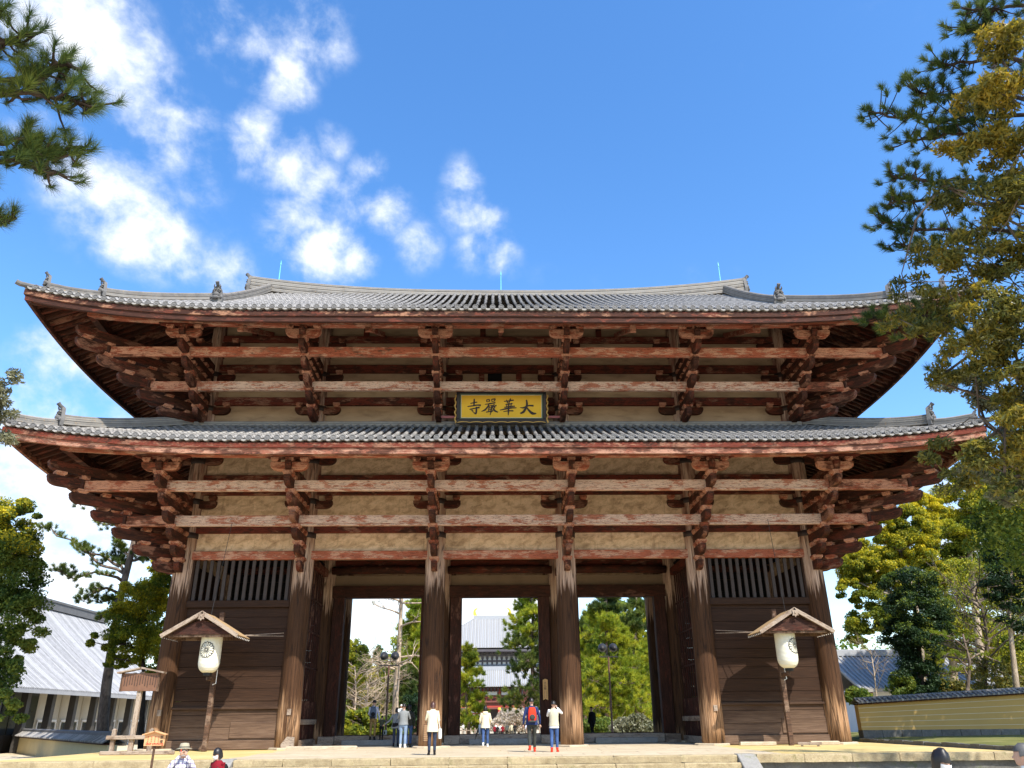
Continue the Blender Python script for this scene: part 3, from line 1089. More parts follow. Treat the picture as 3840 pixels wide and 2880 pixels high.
def build_roof(E, roof):
    nrow = int(E.Lx / PITCH_T)
    xs = [PITCH_T * i for i in range(-nrow, nrow + 1)]
    sx_ = Vector((1, 0, 0))
    for x in xs:
        dm = dmax_front(E, x)
        if dm < 0.25:
            continue
        jit = random.uniform(-0.010, 0.010)
        V, F = row_geometry(lambda d: front_pt(E, x + jit * math.sin(d * 2.1 + x), d), dm, max(1, int(dm / 0.34)), sx_)
        me = mesh_np('roll_tile_row', V, F, [M['tile_roll']], None, True)
        link('roll_tile_row', me, roof)
        p = front_pt(E, x, 0.0)
        link('eave_disc', disc_me, roof, (p.x + jit, p.y - 0.01, p.z + 0.055), (R(-8), random.uniform(-0.2, 0.2), 0))
    for x in [a + PITCH_T / 2 for a in xs[:-1]]:
        p = front_pt(E, x, 0.0)
        sl = (raise_c(E, E.Lx - abs(x + 0.1)) - raise_c(E, E.Lx - abs(x - 0.1))) / 0.2
        link('eave_pan_tile', lip_me, roof, (p.x, p.y - 0.0, p.z + 0.035), (0, -math.atan(sl), 0))
    # pan surface of the front, stepped course by course
    V, F = [], []
    for x0 in xs[:-1]:
        x1 = x0 + PITCH_T
        dm = max(dmax_front(E, x0), dmax_front(E, x1))
        n_c = max(2, int(dm / 0.27))
        for i in range(n_c):
            d0, d1 = dm * i / n_c, dm * (i + 1) / n_c + 0.02
            b = len(V)
            for dd, dz in ((d0, 0.03), (d1, -0.005)):
                for t in (0, 0.25, 0.5, 0.75, 1):
                    p = front_pt(E, x0 + t * PITCH_T, dd, dz - 0.16 * t * (1 - t))
                    V.append(tuple(p))
            for q in range(4):
                F.append((b + q, b + q + 1, b + 6 + q, b + 5 + q))
    me = mesh_np('pan_tiles', V, F, [M['tile_pan']], None, False)
    o_ = link('pan_tiles', me, roof)
    o_['kind'] = 'stuff'
    # side slopes: rolls and discs in one mesh
    mb = MB()
    ny = int(E.Ly / PITCH_T)
    for s in (-1, 1):
        for i in range(-ny, ny + 1):
            y = YM + i * PITCH_T
            dm = dmax_side(E, y)
            if dm < 0.3:
                continue
            V, F = row_geometry(lambda d: side_pt(E, s, y, d), dm, max(1, int(dm / 0.5)), Vector((0, 1, 0)))
            mb.add(V, F)
            p = side_pt(E, s, y, 0)
            Mz = Matrix.Rotation(R(90) * s, 3, 'Z')
            mb.rings([[tuple(Vector((p.x + s * h, p.y + r * math.cos(2 * PI * q / 12), p.z + 0.055 + r * math.sin(2 * PI * q / 12)))) for q in range(12)] for r, h in ((0.118, -0.09), (0.122, 0.03), (0.09, 0.03), (0.08, 0.015))])
            mb.box((p.x - s * 0.1, p.y + PITCH_T / 2, p.z - 0.03), (0.24, 0.26, 0.08))
    o_ = link('side_tile_rows', mb.mesh('side_tile_rows', M['tile_roll']), roof)
    o_['kind'] = 'stuff'
    # plain sheets under the side and back slopes
    mb = MB()
    for s in (-1, 1):
        ys = np.linspace(YM - E.Ly, YM + E.Ly, 41)
        rings = []
        for y in ys:
            dm = dmax_side(E, y)
            rings.append([tuple(side_pt(E, s, y, dm * t, -0.02)) for t in np.linspace(0, 1, 6)])
        mb.rings(rings, caps=False, close=False)
    xsb = np.linspace(-E.Lx, E.Lx, 61)
    rings = []
    for x in xsb:
        dm = dmax_front(E, x)
        rings.append([(p.x, 2 * YM - p.y, p.z) for p in (front_pt(E, x, dm * t, -0.02) for t in np.linspace(0, 1, 8))])
    mb.rings(rings, caps=False, close=False)
    link('roof_sheet', mb.mesh('roof_sheet', M['tile_pan']), roof)


def rafter_z(E, c, d):
    return E.ze + E.zr + E.rs * d + raise_c(E, c) * max(0.0, 1 - d / 9.0) ** 1.5


build_roof(LOWER, lower_roof)
build_roof(UPPER, upper_roof)

# rafters and soffit boards
for E, roof in ((LOWER, lower_roof), (UPPER, upper_roof)):
    top_d = E.o - 0.1
    nr = int((E.Lx - 0.4) / 0.42)
    for i in range(-nr, nr + 1):
        x = i * 0.42
        dm = min(top_d, E.Lx - abs(x) - 0.15)
        if dm < 0.5:
            continue
        c_ = E.Lx - abs(x)
        beam('rafter', M['timber_brown'], roof, (x, -E.o + 0.12, rafter_z(E, c_, 0.12)), (x, -E.o + dm, rafter_z(E, c_, dm)), 0.15, 0.20, 0.0)
    nr = int((E.Ly - 0.4) / 0.42)
    for s in (-1, 1):
        for i in range(-nr, nr + 1):
            y = YM + i * 0.42
            dm = min(top_d, E.Ly - abs(y - YM) - 0.15)
            if dm < 0.5:
                continue
            c_ = E.Ly - abs(y - YM)
            beam('rafter', M['timber_brown'], roof, (s * (E.Lx - 0.12), y, rafter_z(E, c_, 0.12)), (s * (E.Lx - dm), y, rafter_z(E, c_, dm)), 0.15, 0.20, 0.0)
    mb = MB()
    rings = []
    for x in np.linspace(-E.Lx + 0.1, E.Lx - 0.1, 61):
        dm = min(E.o + 0.3, E.Lx - abs(x))
        rings.append([(x, -E.o + 0.05 + dm * t * 0.99, rafter_z(E, E.Lx - abs(x), 0.05 + dm * t) + 0.13) for t in np.linspace(0, 1, 6)])
    mb.rings(rings, caps=False, close=False)
    rings = []
    for x in np.linspace(-E.Lx + 0.1, E.Lx - 0.1, 61):
        dm = min(E.o + 0.3, E.Lx - abs(x))
        rings.append([(x, 2 * YM + E.o - 0.05 - dm * t * 0.99, rafter_z(E, E.Lx - abs(x), 0.05 + dm * t) + 0.13) for t in np.linspace(0, 1, 6)])
    mb.rings(rings, caps=False, close=False)
    for s in (-1, 1):
        rings = []
        for y in np.linspace(YM - E.Ly + 0.1, YM + E.Ly - 0.1, 41):
            dm = min(E.o + 0.3, E.Ly - abs(y - YM))
            rings.append([(s * (E.Lx - 0.05 - dm * t * 0.99), y, rafter_z(E, E.Ly - abs(y - YM), 0.05 + dm * t) + 0.13) for t in np.linspace(0, 1, 6)])
        mb.rings(rings, caps=False, close=False)
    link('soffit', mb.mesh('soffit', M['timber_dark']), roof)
    # fascia boards, purlins and hip rafters
    def sweep(name, mat, inset, z0, z1, th, kr=1.0, straight=False, axis='x', s=1, par=roof):
        mb = MB()
        rings = []
        L_ = (E.Lx - 0.005 if axis == 'x' else E.Ly - 0.012) - inset
        for t in np.linspace(-1, 1, 65):
            q = t * L_
            c_ = L_ - abs(q)
            zz = raise_c(E, c_) * kr + (0.004 if axis == 'y' else 0)
            if axis == 'x':
                rings.append([(q, -E.o + inset, z0 + zz), (q, -E.o + inset, z1 + zz), (q, -E.o + inset + th, z1 + zz), (q, -E.o + inset + th, z0 + zz)])
            else:
                X = s * (E.Lx - inset)
                rings.append([(X, YM + q, z0 + zz), (X, YM + q, z1 + zz), (X - s * th, YM + q, z1 + zz), (X - s * th, YM + q, z0 + zz)])
        mb.rings(rings)
        return mb.build(name, mat, par)
    fm = M['fascia_low'] if E is LOWER else M['fascia_high']
    zb = E.ze
    h1 = (-0.145, -0.36, -0.61) if E is LOWER else (-0.13, -0.37, -0.62)
    for ax, s in (('x', 1), ('y', -1), ('y', 1)):
        sweep('eave_board', M['timber_wall'] if E is LOWER else M['fascia_high'], 0.05, zb + h1[1] + 0.003, zb + h1[0], 0.16, 1.0, axis=ax, s=s)
        sweep('fascia_board', fm, 0.11, zb + h1[2], zb + h1[1], 0.14, 1.0, axis=ax, s=s)
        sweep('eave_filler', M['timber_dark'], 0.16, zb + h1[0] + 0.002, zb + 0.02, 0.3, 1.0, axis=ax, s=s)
        sweep('eave_purlin', (M['timber_red'] if ax == 'x' else M['timber_brown']), E.o - E.O[5] - 0.17, E.zp - 0.12, E.zp + 0.24, 0.32, 0.45, axis=ax, s=s)
    for s in (-1, 1):
        a = Vector((s * 14.3, 0.2, rafter_z(E, E.o, E.o) - 0.10))
        b = Vector((s * (E.Lx - 0.25), -E.o + 0.25, rafter_z(E, 0.2, 0.2) - 0.16))
        beam('hip_rafter', M['timber_brown'], roof, a, b, 0.34, 0.40)

# floating tail rafters in the middle of the upper bays
for a, b in bays():
    xm = (a + b) / 2
    beam('tail_rafter', M['timber_red'], gate, (xm, -4.72, 17.52), (xm, -0.1, 19.55), 0.17, 0.24)
    MB().box((xm, -4.78, 17.50), (0.24, 0.14, 0.34)).build('rafter_nose', M['timber_block'], gate)

# ---- ridges
def ridge_stack(name, roof, pts, width, height, layers, mat='tile_ridge', cap=0.10, up=None):
    """Stacked flat ridge courses along a path of base points, with a round cap row."""
    mb = MB()
    P = [Vector(p) for p in pts]
    side = []
    for i in range(len(P)):
        t = P[min(i + 1, len(P) - 1)] - P[max(i - 1, 0)]
        t.z = 0
        t.normalize()
        side.append(Vector((t.y, -t.x, 0)))
    for j in range(layers):
        h0, h1_ = height * j / layers, height * (j + 1) / layers - height / layers * 0.30
        wj = width * (1.0 - 0.28 * j / layers) * (1.0 if j % 2 == 0 else 0.93)
        segs = max(1, len(P) // 3)
        rings = []
        for p, sd in zip(P, side):
            rings.append([p - sd * wj / 2 + Vector((0, 0, h0)), p + sd * wj / 2 + Vector((0, 0, h0)), p + sd * wj / 2 + Vector((0, 0, h1_)), p - sd * wj / 2 + Vector((0, 0, h1_))])
        mb.rings([[tuple(q) for q in r] for r in rings])
        rings = [[tuple(q + Vector((0, 0, 0))) for q in (p - sd * wj * 0.44 + Vector((0, 0, h1_ - 0.005)), p + sd * wj * 0.44 + Vector((0, 0, h1_ - 0.005)), p + sd * wj * 0.44 + Vector((0, 0, height * (j + 1) / layers)), p - sd * wj * 0.44 + Vector((0, 0, height * (j + 1) / layers)))] for p, sd in zip(P, side)]
        mb.rings(rings, 1)
    if cap:
        rings = []
        for p, sd in zip(P, side):
            rings.append([tuple(p + sd * (cap * 1.15 * math.cos(PI * q / 6)) + Vector((0, 0, height - 0.01 + cap * math.sin(PI * q / 6)))) for q in range(7)])
        mb.rings(rings)
    return mb.build(name, [M[mat], M['tile_dark']], roof)


def horn_ornament(name, roof, loc, rz, s=1.0):
    """Ogre-faced end tile: flared plate, brow, eyes, snout, and the round tile that juts out on top."""
    mb = MB()
    out = [(-0.30, 0), (-0.34, 0.25), (-0.27, 0.55), (-0.20, 0.80), (-0.10, 0.95), (0.10, 0.95), (0.20, 0.80), (0.27, 0.55), (0.34, 0.25), (0.30, 0)]
    mb.prism([(x * s, z * s) for x, z in out], 0.0, 0.16 * s)
    mb.ell((0, -0.05 * s, 0.42 * s), (0.17 * s, 0.14 * s, 0.14 * s))
    mb.ell((0, -0.10 * s, 0.24 * s), (0.20 * s, 0.10 * s, 0.09 * s))
    for e in (-1, 1):
        mb.ell((e * 0.12 * s, -0.05 * s, 0.58 * s), (0.07 * s, 0.08 * s, 0.06 * s))
        mb.ell((e * 0.13 * s, -0.04 * s, 0.70 * s), (0.12 * s, 0.07 * s, 0.05 * s), rot=rotm(0, e * 0.5, 0))
        mb.ell((e * 0.26 * s, -0.02 * s, 0.30 * s), (0.07 * s, 0.07 * s, 0.10 * s))
        mb.tube([(e * 0.12 * s, 0, 0.80 * s), (e * 0.17 * s, -0.06 * s, 0.92 * s), (e * 0.13 * s, -0.10 * s, 1.02 * s)], [0.05 * s, 0.04 * s, 0.012 * s], 6)
    mb.tube([(0, 0.10 * s, 0.92 * s), (0, -0.05 * s, 1.0 * s), (0, -0.18 * s, 1.12 * s)], [0.085 * s, 0.085 * s, 0.10 * s], 12)
    return mb.build(name, M['tile_disc'], roof, loc=loc, rot=(0, 0, rz))


ridge_x = np.linspace(-15.35, 15.35, 41)
ridge_base = [(x, YM, 24.45 + 0.95 * (abs(x) / 15.35) ** 2.6) for x in ridge_x]
ridge_stack('main_ridge', upper_roof, ridge_base, 0.62, 0.88, 7, cap=0.13)
for s in (-1, 1):
    horn_ornament('ridge_end_ornament', upper_roof, (s * 15.40, YM, 25.25), s * PI / 2, 1.15)
    # descending ridge on the front slope
    X = s * 14.05
    pts = [(X, y, front_pt(UPPER, X, y + UPPER.o).z + 0.02 + 0.22 * ((y + 2.4) / 7.6) ** 2) for y in np.linspace(-2.4, 5.2, 14)]
    ridge_stack('descending_ridge', upper_roof, pts, 0.42, 0.44, 5, cap=0.11)
    horn_ornament('ridge_end_ornament', upper_roof, (X, -2.55, pts[0][2] - 0.02), 0, 0.95)
    # back twin, plain
    ridge_stack('descending_ridge', upper_roof, [(x, 2 * YM - y, z) for x, y, z in pts], 0.46, 0.50, 3, cap=0.11)
    # hip ridge in two lengths
    def hip(E, d, dz=0.0):
        return (s * (E.Lx - d), -E.o + d, roof_z(E, d, d) + dz)
    ridge_stack('hip_ridge', upper_roof, [hip(UPPER, d, 0.05 + 0.18 * max(0, (3.6 - d) / 1.6) ** 2 * 0.5) for d in np.linspace(6.3, 2.25, 12)], 0.38, 0.36, 4, cap=0.10)
    horn_ornament('ridge_end_ornament', upper_roof, hip(UPPER, 2.18, 0.05), s * PI / 4, 0.85)
    ridge_stack('hip_ridge', upper_roof, [hip(UPPER, d, 0.03 + 0.08 * max(0, 1.2 - d)) for d in np.linspace(2.15, 0.62, 8)], 0.34, 0.26, 3, cap=0.09)
    horn_ornament('ridge_end_ornament', upper_roof, hip(UPPER, 0.58, 0.10), s * PI / 4, 0.70)
    tp = [Vector(hip(UPPER, d, 0.06)) for d in (0.6, 0.2, -0.1)] + [Vector(hip(UPPER, -0.22, 0.12))]
    MB().tube(tp, [0.10, 0.11, 0.12, 0.12], 10).build('corner_tile', M['tile_disc'], upper_roof)
    ridge_stack('hip_ridge', upper_roof, [(p[0], 2 * YM - p[1], p[2]) for p in (hip(UPPER, d, 0.05) for d in np.linspace(6.3, 0.6, 8))], 0.42, 0.45, 3, cap=0.10)
    ridge_stack('hip_ridge', lower_roof, [hip(LOWER, d, 0.05 + 0.22 * max(0, (3.2 - d) / 1.8) ** 2 * 0.5) for d in np.linspace(5.6, 1.50, 14)], 0.38, 0.40, 4, cap=0.10)
    horn_ornament('ridge_end_ornament', lower_roof, hip(LOWER, 1.44, 0.08), s * PI / 4, 0.92)
    ridge_stack('hip_ridge', lower_roof, [hip(LOWER, d, 0.03 + 0.10 * max(0, 1.0 - d)) for d in np.linspace(1.42, 0.3, 7)], 0.36, 0.30, 3, cap=0.09)
    horn_ornament('ridge_end_ornament', lower_roof, hip(LOWER, 0.26, 0.10), s * PI / 4, 0.46)
    tp = [Vector(hip(LOWER, d, 0.10)) for d in (0.5, 0.2, -0.1)] + [Vector(hip(LOWER, -0.24, 0.18))]
    MB().tube(tp, [0.10, 0.11, 0.12, 0.12], 10).build('corner_tile', M['tile_disc'], lower_roof)
    ridge_stack('hip_ridge', lower_roof, [(p[0], 2 * YM - p[1], p[2]) for p in (hip(LOWER, d, 0.05) for d in np.linspace(5.6, 0.4, 8))], 0.42, 0.45, 3, cap=0.10)
    # gable wall
    zz = roof_z(UPPER, 9, 6.0)
    MB().prism([(YM - 5.8, zz - 0.3), (YM, 24.5), (YM + 5.8, zz - 0.3)], 0, 0.2, M=Matrix(((0, 1, 0), (1, 0, 0), (0, 0, 1)))).build('gable_wall', M['timber_dark'], upper_roof, loc=(s * 14.4, 0, 0))
    # flat ridge where the lower roof meets the wall
ridge_stack('wall_ridge', lower_roof, [(x, -0.52, 14.22) for x in np.linspace(-14.9, 14.9, 21)], 0.4, 0.30, 3, cap=0)
for s in (-1, 1):
    ridge_stack('wall_ridge', lower_roof, [(s * 15.0, y, 14.22) for y in np.linspace(-0.5, 11.3, 9)], 0.4, 0.30, 3, cap=0)

# ---- the passage: middle and back rows, side bays
def plank_rows(name, a, b, z0, z1, y, hh, mat, axis='x', th=0.10, seed=0, par=gate):
    rs = random.Random(seed)
    z = z0
    while z < z1 - 0.05:
        h = min(z1 - z, hh * rs.uniform(0.75, 1.25))
        if z1 - (z + h) < 0.12:
            h = z1 - z
        dy = rs.uniform(-0.012, 0.012)
        zc_ = z + h / 2
        if axis == 'x':
            beam(name, mat, par, (a, y + dy, zc_), (b, y + dy, zc_), th, h - 0.012, 0.006)
        else:
            beam(name, mat, par, (y + dy, a, zc_), (y + dy, b, zc_), th, h - 0.012, 0.006)
        z += h


for s, (a, b) in ((-1, (-14.54, -9.09)), (1, (9.09, 14.54))):
    a2, b2 = a + 0.42, b - 0.42
    plank_rows('wall_plank', a2, b2, 0.38, 5.79, -0.02, 0.47, M['plank'], seed=11 + s)
    beam('sill_beam', M['plank'], gate, (a2, -0.06, 0.19), (b2, -0.06, 0.19), 0.22, 0.36)
    beam('rail_beam', M['plank'], gate, (a2, -0.08, 5.95), (b2, -0.08, 5.95), 0.26, 0.31)
    beam('rail_beam', M['plank'], gate, (a2, -0.09, 1.62), (b2, -0.09, 1.62), 0.16, 0.10)
    # little door panel at the foot
    px = a2 + 3.6 if s < 0 else a2 + 0.2
    beam('door_panel', M['plank'], gate, ((a2 + 2.6), -0.085, 0.75), (b2 - 0.05, -0.085, 0.75), 0.06, 0.62)
    nb = 14
    for i in range(nb):
        x = a2 + 0.22 + (b2 - a2 - 0.44) * i / (nb - 1)
        beam('lattice_bar', M['lattice_wood'], gate, (x, -0.05, 6.10), (x, -0.05, 7.92), 0.10, 0.15, 0.008)
    for x in (a2 + 0.04, b2 - 0.04):
        beam('lattice_post', M['plank'], gate, (x, -0.06, 6.10), (x, -0.06, 7.92), 0.14, 0.13, 0.008)
    # niche: back, side, ceiling
    plank_rows('niche_plank', a2, b2, 0.02, 8.9, 5.40, 0.6, M['void'], seed=31)  # back and ceiling near-black: the niche's shade is painted into their colour
    plank_rows('side_plank', 0.42, 4.98, 0.02, 7.9, s * 14.54, 0.5, M['plank'], axis='y', seed=41)
    plank_rows('side_plank', 5.82, 10.38, 0.02, 7.9, s * 14.54, 0.5, M['plank'], axis='y', seed=43)
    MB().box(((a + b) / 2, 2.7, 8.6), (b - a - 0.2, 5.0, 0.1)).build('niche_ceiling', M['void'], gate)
    # open side of the niche towards the passage: low palings and thin uprights
    X = s * 9.09
    fy = np.arange(0.62, 4.85, 0.16)
    for y in fy:
        beam('paling', M['timber_grey'] if y < 1.6 else M['timber_dark'], gate, (X - s * 0.02, y, 0.32), (X - s * 0.02, y, 1.95), 0.05, 0.13, 0.006)
    beam('paling_rail', M['timber_grey'], gate, (X - s * 0.09, 0.5, 0.16), (X - s * 0.09, 4.95, 0.16), 0.16, 0.3)
    beam('paling_rail', M['timber_grey'], gate, (X - s * 0.09, 0.5, 1.05), (X - s * 0.09, 4.95, 1.05), 0.12, 0.22)
    for y in np.arange(0.75, 4.9, 0.42):
        beam('netting_post', M['timber_dark'], gate, (X, y, 1.95), (X, y, 7.9), 0.05, 0.07, 0.0)
    for z in (3.4, 5.0, 6.5):
        beam('netting_rail', M['timber_dark'], gate, (X, 0.5, z), (X, 4.9, z), 0.05, 0.08, 0.0)
    # upper side walls
    for z0, z1 in LOW_B + UP_B:
        for y0, y1 in ((0, 5.4), (5.4, 10.8)):
            beam('wall_beam', M['timber_wall'], gate, (s * 14.64, y0, (z0 + z1) / 2), (s * 14.64, y1, (z0 + z1) / 2), 0.30, z1 - z0)
    for y0, y1 in ((0, 5.4), (5.4, 10.8)):
        MB().box((s * 14.50, (y0 + y1) / 2, 14.1), (0.14, y1 - y0, 12.4)).build('plaster_panel', M['plaster'], gate)

for bi, (a, b) in enumerate(bays()):
    mid = 0 < bi < 4
    xm = (a + b) / 2
    y = 5.4
    # middle row wall above the doorways
    for z0, z1, mt in ((7.55, 8.10, 'plaster_shaded'), (8.86, 9.6, 'plaster_shaded'), (9.95, 14.0, 'plaster_shaded')):
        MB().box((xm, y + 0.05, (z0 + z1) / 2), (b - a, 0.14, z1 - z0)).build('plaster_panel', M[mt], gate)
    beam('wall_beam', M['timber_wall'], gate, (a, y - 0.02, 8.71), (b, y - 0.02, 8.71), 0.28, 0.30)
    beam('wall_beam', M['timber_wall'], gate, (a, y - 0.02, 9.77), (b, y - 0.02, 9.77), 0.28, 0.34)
    MB().tube([(-(b - a) / 2 + 0.3, 0, 0), (-(b - a) / 4, 0, 0.03), (0, 0, 0.04), ((b - a) / 4, 0, 0.03), ((b - a) / 2 - 0.3, 0, 0)], [0.20, 0.215, 0.22, 0.215, 0.20], 14).build('rainbow_beam', M['timber_brown'], gate, loc=(xm, y - 0.30, 8.32), smooth=True)
    if mid:
        beam('lintel', M['timber_door'], gate, (a + 0.4, y, 7.25), (b - 0.4, y, 7.25), 0.52, 0.60)
        for s in (-1, 1):
            beam('door_post', M['timber_door'], gate, (xm + s * 2.27, y, 0.0), (xm + s * 2.27, y, 6.95), 0.50, 0.58)
        beam('threshold', M['timber_grey'], gate, (a + 0.45, y, 0.22), (b - 0.45, y, 0.22), 0.42, 0.40)
        beam('threshold_cap', M['timber_dark'], gate, (a + 0.5, y, 0.435), (b - 0.5, y, 0.435), 0.34, 0.03)
        beam('step_block', M['stone_grey'], gate, (xm - 1.5, y - 0.72, 0.12), (xm + 1.5, y - 0.72, 0.12), 0.60, 0.23)
        for s in (-1, 1):
            MB().box((xm + s * 2.35, y - 0.35, 0.20), (0.75, 0.5, 0.38)).build('post_foot', M['timber_grey'], gate, bevel=0.02)
    # back row
    y = 10.8
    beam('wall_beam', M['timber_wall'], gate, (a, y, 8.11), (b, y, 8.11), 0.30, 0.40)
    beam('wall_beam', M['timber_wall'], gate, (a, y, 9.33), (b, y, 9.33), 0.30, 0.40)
    MB().box((xm, y + 0.05, 14.2), (b - a, 0.14, 11.8)).build('plaster_panel', M['plaster'], gate)
for x in XC[1:-1]:
    for z in (8.16, 9.45, 11.2):
        beam('cross_beam', M['timber_wall'], gate, (x, 0.3, z), (x, 5.1, z), 0.26, 0.36)
        beam('cross_beam', M['timber_wall'], gate, (x, 5.7, z), (x, 10.5, z), 0.26, 0.36)

# lightning rods on the ridge
for u, v in ((603, 600), (1082, 625), (1556, 606)):
    x = at_y(u, v, YM).x
    rod = thing('lightning_rod', 'thin green copper lightning rod standing on the main ridge tiles', 'lightning rod', (x, YM, 25.30 + 0.95 * (abs(x) / 15.35) ** 2.6), 0, 'lightning rods on the ridge')
    MB().tube([(0, 0, 0), (0, 0, 0.75), (0, 0, 1.25)], [0.035, 0.028, 0.022], 8).build('mast', M['copper'], rod)
    MB().tube([(0, 0, 1.2), (0, 0, 1.28), (0, 0, 1.55)], [0.03, 0.045, 0.006], 8).build('spike', M['copper'], rod)
    MB().box((0, 0, 0.0), (0.16, 0.16, 0.06)).build('foot', M['copper'], rod)
# ------------------------------------------------------------------ the setting
def at_z(u, v, z):
    d = pix_dir(u, v)
    return CAM + d * ((z - CAM.z) / d.z)


GZ = -1.0          # level of the plaza; the gate stands on a stone platform one metre up


def structure(o, label=None):
    o['kind'] = 'structure'
    if label:
        o['label'] = label
    return o


mb = MB()
S_ = 3000
mb.add([(-S_, -S_, GZ), (S_, -S_, GZ), (S_, S_, GZ), (-S_, S_, GZ)], [(0, 1, 2, 3)])
structure(mb.build('ground', M['plaza']), 'pale sandy plaza and ground around the gate')

PX0, PX1, PY0, PY1 = -16.75, 16.65, -9.75, 19.0
platform = structure(link('platform', None), 'raised stone platform under the gate with sand and paving on top')
STX0, STX1 = -8.3, 7.25
# sand filling the top (two side fields, a strip behind)
mb = MB()
mb.add([(PX0 + 0.4, PY0 + 0.4, -0.012), (PX1 - 0.1, PY0 + 0.4, -0.012), (PX1 - 0.1, PY1, -0.012), (PX0 + 0.4, PY1, -0.012)], [(0, 1, 2, 3)])
mb.build('sand', M['sand'], platform)
# body of the platform
mb = MB()
mb.box(((PX0 + PX1) / 2, (PY0 + PY1) / 2, (GZ - 0.05) / 2 - 0.03), (PX1 - PX0 - 0.24, PY1 - PY0 - 0.24, -GZ - 0.05))
mb.build('platform_core', M['stone_dark'], platform)


def stone_mesh(name, s, mat, seed, jag=0.012):
    rs = random.Random(seed)
    mb = MB()
    nx = max(2, int(s[0] / 0.22))
    ny = max(2, int(s[1] / 0.25))
    ring = [(-s[0] / 2 + s[0] * i / nx, -s[1] / 2) for i in range(nx)] + [(s[0] / 2, -s[1] / 2 + s[1] * i / ny) for i in range(ny)] + [(s[0] / 2 - s[0] * i / nx, s[1] / 2) for i in range(nx)] + [(-s[0] / 2, s[1] / 2 - s[1] * i / ny) for i in range(ny)]
    levels = [(-s[2] / 2, 1.0), (s[2] / 2 - 0.03, 1.0), (s[2] / 2, 0.985)]
    rings = []
    for z, sc in levels:
        rings.append([(x * (sc if abs(x) > s[0] * 0.49 else 1) + rs.uniform(-jag, jag), (y + (0.02 if sc < 1 and y < -s[1] * 0.49 else 0)) + rs.uniform(-jag, jag), z + rs.uniform(-jag, jag) * 0.5) for x, y in ring])
    mb.rings(rings)
    return mb.mesh(name, M[mat])


stones = {}


def stone(name, c, s, mat, parent, seed=None):
    key = (name, tuple(round(q, 1) for q in s), mat, (seed or 0) % 3)
    if key not in stones:
        stones[key] = stone_mesh(name, (round(s[0], 1) if s[0] > 0.3 else s[0], s[1], s[2]), mat, hash(key[1]) % 1000 + key[3])
    o = link(name, stones[key], parent, c)
    o.scale = (s[0] / (round(s[0], 1) if s[0] > 0.3 else s[0]), 1, 1)
    return o


rs = random.Random(5)
# coping stones along the front, left and right of the steps, and the courses beneath them
for x0, x1 in ((PX0, STX0 - 0.62), (STX1 + 0.62, PX1 + 0.1)):
    x = x0
    while x < x1 - 0.2:
        L_ = min(x1 - x, rs.choice((1.5, 1.9, 2.3)))
        if x1 - (x + L_) < 0.6:
            L_ = x1 - x
        stone('coping_stone', (x + L_ / 2, PY0 + 0.22, -0.115), (L_ - 0.015, 0.46, 0.23), 'stone_kerb', platform, int(x * 7))
        x += L_
    x = x0 + 0.2
    while x < x1 - 0.2:
        L_ = min(x1 - x, rs.choice((0.7, 1.0, 1.3)))
        for zc_ in (-0.44, -0.82):
            stone('wall_stone', (x + L_ / 2, PY0 + 0.34 + rs.uniform(-0.02, 0.03), zc_), (L_ - 0.03, 0.40, 0.36), 'stone_kerb', platform, int(x * 5 + zc_ * 10))
        x += L_
# steps
for i in range(5):
    z = -0.2 * i
    y = PY0 + 0.2 - 0.36 * i
    x = STX0 - rs.uniform(0, 0.0)
    while x < STX1 - 0.1:
        L_ = min(STX1 - x, rs.choice((1.5, 1.8, 2.1)))
        if STX1 - (x + L_) < 0.7:
            L_ = STX1 - x
        stone('step_stone', (x + L_ / 2, y + rs.uniform(-0.008, 0.008), z - 0.10 + rs.uniform(-0.006, 0.004)), (L_ - 0.012, 0.46, 0.195), 'stone_kerb', platform, int(x * 3 + i))
        x += L_
# sloping side stones of the steps
for x in (STX0 - 0.31, STX1 + 0.31):
    mb = MB()
    mb.prism([(PY0 + 0.42, 0.02), (PY0 + 0.05, 0.02), (PY0 - 1.75, -0.98), (PY0 - 1.75, -1.05), (PY0 + 0.42, -1.05)], -0.29, 0.29, M=Matrix(((0, 1, 0), (1, 0, 0), (0, 0, 1))))
    mb.build('stair_side_stone', M['stone_grey'], platform, loc=(x, 0, 0), bevel=0.02)
# paving slabs in front of and below the gate
y = PY0 + 0.46
row = 0
slab_me = {}
while y < 12.5:
    h = rs.choice((0.62, 0.8, 0.95)) if y < 1 else rs.choice((1.3, 1.6))
    x = -8.9 + rs.uniform(0, 0.3)
    while x < 8.7:
        L_ = rs.choice((0.9, 1.2, 1.6)) if y < 1 else rs.choice((1.8, 2.4))
        L_ = min(L_, 8.9 - x)
        if L_ > 0.25:
            key = (round(L_, 1), h)
            if key not in slab_me:
                slab_me[key] = MB().box((0, 0, 0), (key[0] - 0.012, h - 0.012, 0.06)).mesh('paving_slab', M['stone_paving'], bevel=0.004)
            o = link('paving_slab', slab_me[key], platform, (x + L_ / 2, y + h / 2, -0.028 + rs.uniform(-0.003, 0.003)))
            o.scale.x = L_ / key[0]
        x += L_
    y += h
